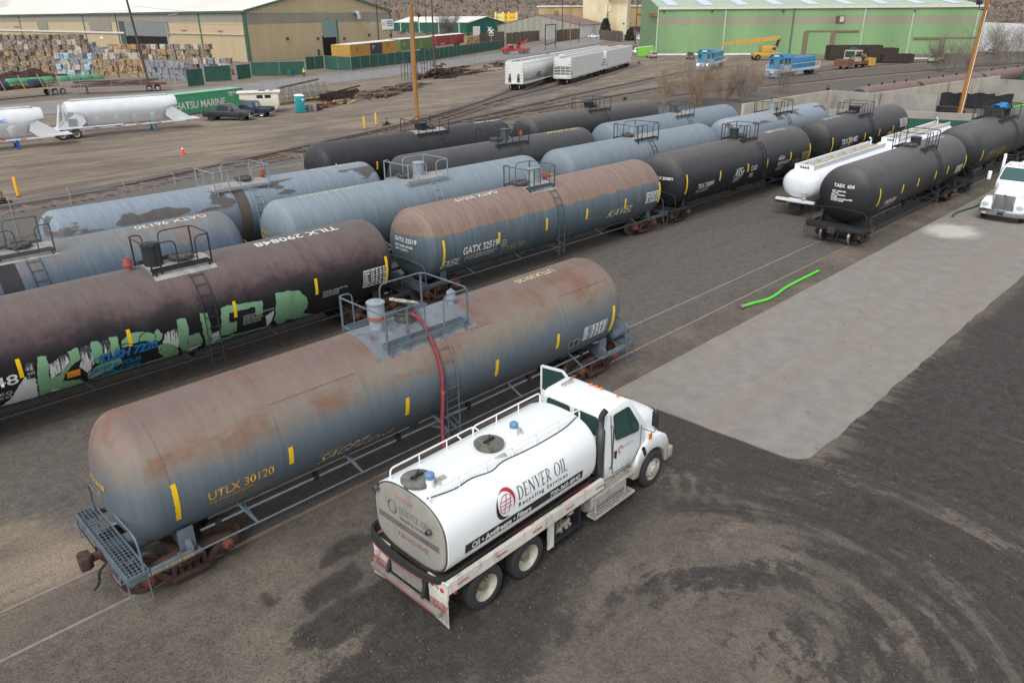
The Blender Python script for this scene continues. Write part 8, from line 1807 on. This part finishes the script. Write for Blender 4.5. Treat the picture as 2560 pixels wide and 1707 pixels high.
for kind, p, rz, lb, pm in (('van', tuple(z4(1642, 486))[:2], R_(200), 'grey van facing the yard before the green hall', TAN_), ('pickup', at3(1450, 500), R_(-50), 'white crew cab pickup left of the lime skip', WH), ('suv', at3(1575, 537), R_(55), 'beige car showing its tailgate beside the lime skip', TAN_), ('pickup', at3(1585, 482), R_(-50), 'silver pickup behind the lime skip', SIL), ('sedan', at3(1490, 478), R_(-50), 'grey sedan behind the white crew cab pickup', SIL), ('suv', at3(1418, 470), R_(-50), 'dark van roof behind the hopper cars', DK), ('suv', at3(1930, 545), R_(210), 'maroon car parked at the green hall wall', MAR),
   ('pickup', at3(1470, 372), R_(-40), 'white pickup in the upper parking row', WH), ('sedan', at3(1545, 358), R_(-40), 'white sedan in the upper parking row', WH), ('pickup', at3(1590, 385), R_(-40), 'maroon pickup in the upper parking row', MAR), ('suv', at3(1600, 330), R_(-40), 'white car highest in the upper parking row', WH), ('sedan', at3(1555, 335), R_(-40), 'dark sedan between the white cars of the upper row', DK),
   ('pickup', at3(1040, 352), R_(-45), 'white pickup at the whitewashed garage wall', WH), ('sedan', at3(1095, 347), R_(-45), 'silver sedan right of the white garage pickup', SIL), ('sedan', at3(1130, 337), R_(-45), 'dark sedan before the evergreen tree', DK), ('sedan', at3(1195, 325), R_(-45), 'blue grey sedan right of the evergreen tree', M('blue_grey_car_paint', (96, 116, 140), .35, .2, .05)), ('suv', at3(1255, 318), R_(-45), 'dark blue car at the end of the garage row', DK),
   ('sedan', at3(1505, 258), R_(-40), 'far white sedan beside the tan factory', WH), ('suv', at3(1560, 250), R_(-40), 'far silver car beside the tan factory', SIL), ('van', at3(1600, 246), R_(-40), 'far white van beside the tan factory', WH), ('sedan', tuple(G(2482, 136))[:2], R_(-20), 'silver sedan behind the shrubs at the right edge', SIL)):
    car(kind, p, rz, lb, pm)
p = z3(1512, 520); t = thing('lime_skip', 'lime green waste skip beside the beige car', 'skip', (p.x, p.y, 0), R_(-47)); lm = M('lime_paint', (112, 178, 56), .6)
ob('body', MB().prism([(-2.2, 0), (2.2, 0), (2.6, 1.4), (2.2, 2.6), (-2.2, 2.2)], lambda x, z: (x, -1.4, z+.1), lambda x, z: (x, 1.4, z+.1)), lm, t); ob('lid', MB().bar((-2.2, 0, 2.4), (2.2, 0, 2.8), 2.9, .08), M('pale_lime_lid', (186, 226, 150), .6), t); ob('skid', MB().bx(-2.2, 2.2, -1.2, 1.2, 0, .1), M_GRYD, t)
def red_truck(p, rz):
    t = thing('tow_truck', 'red recovery truck standing on the street', 'truck', (p[0], p[1], 0), rz); Rd = M('bright_red_paint', (164, 38, 42), .4, 0, .06)
    ob('cab', MB().prism([(2.0, .8), (2.0, 2.7), (3.6, 2.7), (4.3, 1.9), (5.2, 1.8), (5.4, .8)], lambda x, z: (x, -1.2, z), lambda x, z: (x, 1.2, z)), Rd, t, bevel=.08); ob('bed', MB().bx(-3.6, 2.0, -1.25, 1.25, .9, 1.7), Rd, t, bevel=.05); ob('crane_mast', MB().bx(-.6, .4, -.5, .5, 1.7, 2.9), Rd, t); ob('boom', MB().bar((0, 0, 2.6), (-3.6, 0, 4.0), .5, .5), Rd, t); ob('winch', MB().cyl((-.2, -.6, 3.0), (-.2, .6, 3.0), .35, n=12), M_BLK, t)
    for s in (-1, 1): ob('side_window', MB().bx(2.3, 3.6, s*1.2-.02, s*1.2+.02, 1.8, 2.5), glass(), t)
    for x in (-2.6, -1.3, 4.2):
        for s in (-1, 1): ob('wheel', MB().lathe([(-.25, .25), (-.25, .5), (.25, .5), (.25, .25)], (x, s*1.1, .5), 'y', 16), M_RUBBER, t)
    ob('light_bar', MB().bx(2.6, 3.0, -.8, .8, 2.7, 2.85), M_WHT, t)
red_truck(tuple(z3(350, 498))[:2], R_(160))
p, q = z3(600, 465), z3(692, 440); t = thing('street_board', 'white blank board in a black frame behind the hopper cars', 'sign', (p.x, p.y, 0), head(p, q)); L = (q-p).length
ob('panel', MB().bx(L*.08, L*.92, -.05, .05, 3.2, 6.4), M_WHT, t)
for x in (0, L): ob('post', MB().bx(x-.15, x+.15, -.15, .15, 0, 8.2), M_BLK, t)
for z in (8.0, 1.8): ob('crossbar', MB().bx(0, L, -.12, .12, z-.15, z+.15), M_BLK, t)
# box truck, red containers, yellow racks beyond the street
p = z3(575, 318); t = thing('box_truck', 'white box truck beside the grey garage', 'truck', (p.x, p.y, 0), R_(215)); ob('box', MB().bx(-5, 2, -1.5, 1.5, 1.3, 6.2), WH, t); ob('cab', MB().prism([(2.1, .8), (2.1, 3.6), (3.6, 3.6), (4.3, 2.4), (6.0, 2.2), (6.0, .8)], lambda x, z: (x, -1.4, z), lambda x, z: (x, 1.4, z)), WH, t, bevel=.1); ob('cab_window', MB().bx(2.5, 3.7, -1.43, -1.4, 2.4, 3.3), glass(), t); ob('cab_window', MB().bx(2.5, 3.7, 1.4, 1.43, 2.4, 3.3), glass(), t)
for x in (-3.5, 4.6):
    for s in (-1, 1): ob('wheel', MB().lathe([(-.25, .3), (-.25, .7), (.25, .7), (.25, .3)], (x, s*1.2, .7), 'y', 16), M_RUBBER, t)
RC = M('red_container_paint', (142, 42, 50), .6, 0, .1, .3)
for k, (x, y, z0, L, lb) in enumerate(((375, 285, 0, 20, 'red container under the upper one'), (375, 285, 4.2, 20, 'upper red container of the stacked pair'), (470, 283, 0, 18, 'red container right of the stacked pair'), (500, 270, 3.4, 10, 'small red container piece near the factory'))):
    p = z3(x, y); t = thing('red_container', lb, 'container', (p.x, p.y, z0), R_(-48), 'red containers across the street'); ob('body', MB().bx(-L/2, L/2, -2, 2, .1, 3.9 if k < 2 else 3.2), RC, t)
    for i in range(10): ob('rib', MB().bx(-L/2+(i+.5)*L/10-.15, -L/2+(i+.5)*L/10+.15, -2.15, -2.0, .2, 3.7 if k < 2 else 3.0), RC, t)
for k, (x, y, lb) in enumerate(((205, 300, 'left pale yellow rack across the street'), (275, 305, 'right orange yellow rack across the street'))):
    p = z3(x, y); t = thing('yellow_rack', lb, 'rack', (p.x, p.y, 0), R_(-48), 'yellow racks across the street'); ym = M('pale_yellow_paint', (226, 210, 120), .6) if k == 0 else M('orange_yellow_paint', (232, 178, 50), .6)
    for u in (-4.5, 4.5): ob('upright', MB().bx(u-.6, u+.6, -1, 1, 0, 13), M('pale_yellow_paint', (226, 210, 120), .6), t)
    for z in (2, 4.6, 7.2, 9.8): ob('shelf', MB().bx(-3.9, 3.9, -1, 1, z, z+2.2), ym, t)
    for i in range(3): ob('red_crate', MB().bx(-3+i*2.4, -1+i*2.4, -3, -1.2, 0, 1.6+.8*(i % 2)), RC, t)
# brown fences across the street
def board_fence(a, b, h, label, n=40):
    a, b = Vector(a[:2]), Vector(b[:2]); L = (b-a).length; t = thing('board_fence', label, 'fence', (a.x, a.y, 0), head(a, b), 'brown fences across the street'); rg = random.Random(int(L)); M1, M2 = M('brown_fence_board', (96, 84, 74), .95, 0, .2, .6), M('grey_brown_fence_board', (112, 102, 92), .95, 0, .2, .6); bm = shared('fb', lambda: MB().bx(-.5, .5, -.05, .05, 0, 1).mesh('board'))
    for i in range(n):
        o = ob('board', bm, M1 if rg.random() < .6 else M2, t, (L*(i+.5)/n, rg.uniform(-.04, .04), 0)); o.scale = (L/n*.96, 1, h*rg.uniform(.94, 1.03))
board_fence(z3(240, 415), z3(545, 375), 4.6, 'brown board fence behind the red recovery truck', 44); board_fence(z3(700, 388), z3(915, 360), 5.0, 'tall brown board fence below the grey garage gable', 30); board_fence(z3(1100, 368), z3(1310, 388), 4.4, 'weathered board fence behind the far hopper car', 30); board_fence(z3(1310, 300), z3(1640, 320), 3.6, 'far board fence above the parked cars', 30); board_fence(z2(2200, 400), z3(225, 372), 4.0, 'grey board fence right of the red boxcar', 24)
# evergreen tree, bare shrubs
def bare(p, h, n, label, spread=1.0, seed=1, group='bare shrubs', name='bare_shrub', mat=None, r0=.028, cat='shrub', depth=3):
    rg = random.Random(seed); t = thing(name, label, cat, (p[0], p[1], 0), 0, group); stems = MB(); tw = MB()
    def grow(q, d, L, r, lev):
        pts = [q]; k = 4
        for i in range(k):
            d = (d+Vector((rg.gauss(0, .14), rg.gauss(0, .14), rg.gauss(.05, .1)))).normalized(); q = q+d*L/k; pts.append(q)
            if lev < depth:
                for _ in range(2 if lev else 3):
                    if rg.random() < .8: grow(q, (d+Vector((rg.gauss(0, .5), rg.gauss(0, .5), rg.gauss(.1, .35)))).normalized(), L*rg.uniform(.4, .62), r*.55, lev+1)
        (stems if lev == 0 else tw).tube(pts, [r*(1-.18*i) for i in range(len(pts))], 3, cap=False)
    for i in range(n):
        a = rg.uniform(0, 2*PI); q = Vector((math.cos(a)*spread*.4*rg.random(), math.sin(a)*spread*.4*rg.random(), 0)); grow(q, Vector((math.cos(a)*.45*spread, math.sin(a)*.45*spread, 1)).normalized(), h*rg.uniform(.55, .85), r0, 0)
    mm = mat or M('dry_grey_twigs', (124, 112, 101), .95, 0, .15, 1)
    ob('trunk', stems, mm, t, fix=False, smooth=0); ob('crown', tw, mm, t, fix=False, smooth=0); return t
MT2 = M('dry_tan_twigs', (138, 120, 102), .95, 0, .15, 1)
bare((93.0, 57.5), 5.6, 15, 'wide bare shrub right behind the dull grey tank car', 1.5, 3, mat=MT2); bare((97.5, 60.5), 5.0, 12, 'bare shrub left of the big one behind the tank cars', 1.4, 5, mat=MT2); bare((101.0, 58.0), 4.6, 12, 'bare shrub before the lit locomotive', 1.3, 6, mat=MT2); bare((100, 54.5), 4.2, 10, 'low bare shrub at the concrete wall end', 1.3, 7); bare((108, 58), 4.4, 10, 'bare shrub between the two locomotives', 1.3, 8, mat=MT2); bare((116, 57), 3.8, 9, 'bare shrub below the striped locomotive', 1.2, 9); bare((90.0, 61.0), 4.0, 10, 'bare shrub beside the far rails', 1.3, 14, mat=MT2)
for k, (x, y, h) in enumerate(((1780, 560, 7), (1700, 555, 5), (1900, 545, 5), (2090, 520, 8), (2180, 515, 9), (2260, 505, 9), (2330, 500, 8))):
    p = z4(x, y); bare((p.x, p.y), h, 12, ('bare shrub %s at the right side of the green hall' % ('one', 'two')[k % 2]) if False else ['bare shrub left of the orange weathered pole', 'low bare shrub farther left of that pole', 'bare shrub just right of the weathered pole', 'tall bare shrub before the silver sedan', 'tall bare shrub under the white annex', 'tall bare shrub near the right picture edge', 'tall bare shrub at the very right edge'][k], 1.3, 20+k)
p = z2(1900, 345); bare((p.x, p.y), 12, 12, 'bare grey tree in front of the dark green shed', 1.5, 40, None, 'bare_tree', M('grey_bark', (120, 112, 104), .95), .14, 'tree')
def evergreen(p, h, r, label, seed):
    rg = random.Random(seed); t = thing('evergreen_tree', label, 'tree', (p[0], p[1], 0), 0, 'evergreen trees'); ob('trunk', MB().tube([(0, 0, 0), (0, 0, h*.8)], [.35, .08], 8), M_WOODB, t); vs = []; fs = []
    for i in range(2600):
        z = h*(.08+.9*rg.random()**.9); rr = r*(1-(z/h)**1.6)**.6*rg.random()**.4+.1; a = rg.uniform(0, 2*PI); c = Vector((rr*math.cos(a), rr*math.sin(a), z)); s = rg.uniform(.18, .42)
        k = len(vs); vs += [c+Vector((rg.gauss(0, s), rg.gauss(0, s), rg.gauss(0, s))) for _ in range(3)]; fs.append((k, k+1, k+2))
    ob('crown', MB().add(vs, fs), M('dark_needles', (52, 62, 48), .95, 0, .3, 1), t, fix=False, smooth=0)
evergreen(z3(1150, 335), 9, 3.4, 'dark evergreen tree beside the cream silo block', 1); evergreen(z3(1375, 378), 5, 2.2, 'small evergreen at the parking fence', 2)
# ---- concrete bays, far rusty cars, right hand bits
def bays():
    t = thing('concrete_wall', 'stained concrete bay wall behind the last tank cars', 'wall', (0, 0, 0)); H = 2.9
    P = lambda x, y: z4(x, y, H)
    pts = [P(180, 806), P(570, 745), P(872, 699)]
    for a, b in zip(pts, pts[1:]): ob('wall_panel', MB().bar((a.x, a.y, H/2), (b.x, b.y, H/2), .3, H), M_CONC, t)
    for q, r in (((872, 699), (1202, 722)), ((1255, 716), (1690, 742))): a, b = P(*q), P(*r); ob('cross_wall', MB().bar((a.x, a.y, H/2), (b.x, b.y, H/2), .3, H), M_CONCG, t)
    seg = [P(1200, 720), P(1500, 680), P(1850, 628), P(2165, 586)]
    for a, b in zip(seg, seg[1:]): ob('wall_panel', MB().bar((a.x, a.y, H/2-.004), (b.x, b.y, H/2-.004), .3, H), M_CONC, t)
    a, b = P(2000, 606), P(2400, 625); ob('cross_wall', MB().bar((a.x, a.y, H/2), (b.x, b.y, H/2), .3, H), M_CONCG, t)
    t = thing('retaining_wall', 'low concrete ledge with green screen behind the tanker trailers', 'wall', (0, 0, 0)); H = 2.4
    a, b, c = z4(840, 848, H), z4(1450, 862, H), z4(1985, 884, H)
    for p, q in ((a, b), (b, c)):
        ob('ledge', MB().bar((p.x, p.y, H/2), (q.x, q.y, H/2), .5, H), M_CONCG, t)
        n = Vector((-.35, -.02, 0)); k = 6
        for i in range(k): u, v = p.lerp(q, i/k)+n, p.lerp(q, (i+.985)/k)+n; ob('screen_panel', MB().bar((u.x, u.y, .9), (v.x, v.y, .9), .04, 1.75), M_SCREEN, t)
    t = thing('block_wall', 'stacked concrete block wall in the right hand bay', 'wall', (0, 0, 0)); a, b = z4(1870, 745), z4(2400, 800)
    for r_ in range(2):
        for i in range(7):
            u, v = a.lerp(b, (i+.02-.3*r_)/7), a.lerp(b, (i+.98-.3*r_)/7); ob('block', MB().bar((u.x, u.y, .45+.91*r_), (v.x, v.y, .45+.91*r_), .9, .9), M_CONC if (i+r_) % 3 else M('pinkish_block', (190, 168, 148), .95, 0, .1, .5), t, bevel=.04)
bays()
for k, (x, y, lb) in enumerate(((1830, 835, 'folded black rubber mat standing at left in the bay'), (1950, 838, 'black rubber mat standing in the middle of the bay'), (2090, 840, 'dark mat pile near the blue sheeted platform'))):
    p = z4(x, y); vs = []; fs = []
    for i in range(13):
        for j in (0, 1): vs.append((-2.2+i*.37, .35*math.sin(i*.5+k), 1.7*j+.15*math.sin(i*.7)))
    for i in range(12): fs.append((2*i, 2*i+2, 2*i+3, 2*i+1))
    mb = MB().add(vs, fs); n0 = len(mb.v); mb.v += [(v[0], v[1]+.08, v[2]) for v in mb.v]; mb.f += [[q+n0 for q in f][::-1] for f in mb.f]
    tag(ob('rubber_mat', mb, M_RUBBER, None, (p.x, p.y, 0), (0, 0, R_(-75))), lb, 'mat', 'rubber mats in the bay')
p = z4(1780, 862); tag(ob('rubber_mat', MB().box((0, 0, .15), (3.4, 3.0, .3)).box((.5, .3, .4), (2.6, 2.4, .2), Matrix.Rotation(.3, 3, 'Z')), M_RUBBER, None, (p.x, p.y, 0), (0, 0, .4), bevel=.06), 'flat stack of black mats on the bay floor', 'mat', 'rubber mats in the bay')
p = z4(2220, 735); tag(ob('pallet_stack', MB().box((0, 0, .2), (3, 2.4, .3)).box((.1, .1, .5), (2.8, 2.2, .25)), M_PLANKY, None, (p.x, p.y, 0), (0, 0, .5)), 'yellowish timber stack on the bay slab', 'timber')
def rusty_car(x0, x1, label):
    # old tank cars on the low siding behind the bay wall
    r, ha = 1.45, 1.95; a = z4(1080, 676, 3.4); b = z4(2250, 529, 3.4); d = Vector((b-a)[:2]).normalized(); o = Vector(a[:2])+d*x0; L = x1-x0
    t = thing('old_tank_car', label, 'tank car', (o.x, o.y, 0), math.atan2(d.y, d.x), 'old rusty tank cars behind the wall'); mt = tank_mat('rust_brown_shell_%d' % int(x0+50), (104, 84, 76), [(-1, (60, 50, 46)), (.3, (92, 76, 70)), (1, (126, 104, 96))], .4, .9)
    ob('tank_shell', shell_mesh(L, r, .45, 32), mt, t, (L/2, 0, ha)); ob('end_cap', MB().lathe([(.0, .2), (.10, r*.72), (.36, r*.96)], (-.02, 0, ha), 'x', 28), M_BLK, t)
    ob('sill', MB().bx(.2, L-.2, -.4, .4, .2, .5), M_IRON2, t)
    for k in range(4): ob('fitting', MB().lathe([(0, .12), (.3, .12), (.32, .001)], (L*(k+.7)/4.4, 0, ha+r-.05), 'z', 10), M_IRON2, t)
rusty_car(0, 14, 'rust brown old tank car nearest behind the concrete wall'); rusty_car(15.2, 34, 'rust brown old tank car second behind the concrete wall'); rusty_car(35.4, 58, 'rust brown old tank car third behind the concrete wall'); rusty_car(59.5, 85, 'rust brown old tank car farthest at the right edge')
p = G(2540, 182); tag(ob('green_tarp', MB().prism([(-3.5, 0), (3.5, 0), (3.5, 2.6), (1.4, 6), (-2, 2.4)], lambda x, z: (x, -1.5, z), lambda x, z: (x*.9, 5, z*.9)), M('teal_green_tarp', (46, 92, 88), .8, 0, .2, .3), None, (p.x-45, p.y-14, 0), (0, 0, R_(-50))), 'dark teal tarpaulin cover at the right picture edge', 'tarpaulin')
for k, (x, y, L, h, lb) in enumerate(((2460, 113, 14, 6, 'blue skip pile below the white annex'), (2515, 86, 22, 5, 'blue container row with pink edge at the right'), (2490, 118, 8, 4, 'small blue skip behind the silver sedan'), (2545, 92, 12, 5, 'blue container with red mark at the right edge'))):
    p = G(x, y); t = thing('blue_skip', lb, 'skip', (p.x, p.y, 0), R_(-40), 'blue skips at the right edge'); bm_ = M('royal_blue_paint', (34, 62, 132), .6, 0, .15, .4); ob('body', MB().loft([[(u*w, v, z) for u, v in ((-L/2, -3), (L/2, -3), (L/2, 3), (-L/2, 3))] for z, w in ((0, .9), (h, 1))]), bm_, t)
    for i in range(5): ob('rib', MB().bx(-L*.44+i*L*.22, -L*.40+i*L*.22, -3.2, -3.0, .3, h), bm_, t)
    if k == 1: ob('rim', MB().bx(-L/2, L/2, -3.3, -2.9, h, h+.5), M('pink_rim', (206, 110, 130), .6), t)
# ---- hills with scrub, scrap yards in between
def fw(az, dist):
    a = math.atan2(CFW.y, CFW.x)-az; return Vector((dist*math.cos(a), dist*math.sin(a)))
def hill_h(az, d):
    n = noise.noise(Vector((az*4, d*.002, 3))); return max(0, (d-520)/900)**.8*62*(1+.35*n) if d > 520 else 0
def hills():
    vs = []; fs = []; na, nd = 60, 24
    for j in range(nd+1):
        d = 430+j*65
        for i in range(na+1):
            az = R_(-58+116*i/na); p = fw(az, d); vs.append((p.x, p.y, hill_h(az, d)-.3+2.0*noise.noise(Vector((p.x*.02, p.y*.02, 1)))*(d > 560)))
    for j in range(nd):
        for i in range(na): a = j*(na+1)+i; fs.append((a, a+1, a+na+2, a+na+1))
    t = NT('dry_hillside'); P = t.world(); n1 = t.noise(P, .012, 5, .6); n2 = t.noise(P, .05, 5, .65)
    col = t.mix(t.step(n1, .35, .65), lin((116, 104, 94)), lin((134, 117, 100))); col = t.mix(t.math('MULTIPLY', t.step(n2, .5, .66), .8), col, lin((106, 100, 96)))
    tag(ob('hills', MB().add(vs, fs), t.out(col, .95, 0, .1), smooth=0), kind='structure')
    rg = random.Random(8)
    for nm, c, cnt in (('brown_scrub', (112, 98, 87), 4200), ('grey_scrub', (116, 110, 105), 3800), ('rusty_scrub', (132, 108, 88), 1600)):
        vs = []; fs = []
        for i in range(cnt):
            az = R_(rg.uniform(-45, 45)); d = rg.uniform(480, 1150); p = fw(az, d); z = hill_h(az, d); s = rg.uniform(.9, 2.4)
            for k in range(9):
                c0 = Vector((p.x+rg.gauss(0, s*.6), p.y+rg.gauss(0, s*.6), z+abs(rg.gauss(s*.6, s*.5)))); q = len(vs); vs += [c0+Vector((rg.gauss(0, s*.4), rg.gauss(0, s*.4), rg.gauss(0, s*.4))) for _ in range(3)]; fs.append((q, q+1, q+2))
        tag(ob(nm, MB().add(vs, fs), M(nm+'_twigs', c, .95, 0, .2, .1, wld=True), smooth=0, fix=False), 'bare scrub covering the far hillside, '+nm.split('_')[0]+' part', 'scrub', kind='stuff')
hills()
for k, (x, y, rx, ry, h, lb) in enumerate(((1060, 52, 34, 12, 9, 'rust coloured scrap heap behind the dark green shed'), (1150, 50, 30, 12, 8, 'second rust coloured scrap heap behind the dark green shed'), (1240, 54, 26, 12, 9, 'rusty scrap heap left of the tan factory'), (1300, 56, 24, 12, 8, 'dark scrap heap beside the factory canopy'), (2510, 60, 30, 12, 8, 'mixed scrap heap far at the right edge'), (2545, 48, 40, 14, 8, 'grey far heap in the right corner'))):
    p = G(x, y+22); heap((p.x, p.y), rx, ry, h, M_SCRAP, lb, seed=20+k, n=26)
p = G(1108, 60); t = thing('control_cabin', 'small white control cabin over the scrap yard', 'cabin', (p.x, p.y, 0), R_(-45)); ob('tower', MB().bx(-2, 2, -2, 2, 0, 9), M_WOODD, t); ob('cabin', MB().bx(-5, 5, -3, 3, 9, 14.5), M_WHT, t); ob('cabin_window', MB().bx(1, 4, -3.1, -3.0, 10.5, 13.5), glass(), t); ob('roof', MB().bx(1, 5.6, -3.4, 3.4, 14.5, 15.4), M_GRYD, t)
p = G(1003, 72); t = thing('blue_crane', 'blue material handler crane behind the warehouse', 'crane', (p.x, p.y, 0), R_(-45)); bl = M('crane_blue', (60, 130, 190), .6); ob('mast', MB().bx(-2, 2, -2, 2, 0, 17), bl, t); ob('jib', MB().bar((0, 0, 16), (8, 0, 20), 2.2, 2.2), bl, t); ob('stick', MB().bar((8, 0, 20), (16, 0, 10), 1.8, 1.8), bl, t)
p = G(1143, 62); t = thing('yellow_derrick', 'thin yellow derrick over the scrap yard', 'crane', (p.x, p.y, 0), 0); 
for s in (-1, 1): ob('leg', MB().bar((s*3, 0, 0), (0, 0, 24), .8, .8), M_BOLL, t)
p = z3(470, 215); t = thing('canopy', 'white roofed canopy with red brown frame beside factory', 'canopy', (p.x, p.y, 0), R_(-48)); ob('roof', MB().bx(-12, 14, -8, 8, 17, 18.2), M_ROOFW, t); ob('beam', MB().bx(-12, 14, -8, -7, 8, 9.4), M('red_brown_beam', (150, 92, 72), .7), t)
for x in (-11, 0, 12): ob('column', MB().bx(x-.5, x+.5, -8, -7, 0, 17), M_GRYD, t)
for k, (x, y) in enumerate(((90, 372), (105, 410))):
    p = z3(x, y); t = thing('crossing_sign', ['white railway crossbuck sign beyond the street', 'second white crossbuck sign beside the screened fence'][k], 'sign', (p.x, p.y, 0), R_(-45), 'railway crossing signs'); ob('post', MB().bx(-.1, .1, -.1, .1, 0, 5.5), M_GALV, t)
    for s in (-1, 1): ob('blade', MB().box((0, -.15-.03*s, 5.0), (2.6, .05, .4), Matrix.Rotation(s*R_(48), 3, 'Y')), M_WHT, t)
    ob('lamp_arm', MB().bx(-1, 1, -.2, -.1, 3.4, 3.6), M_WHT, t)
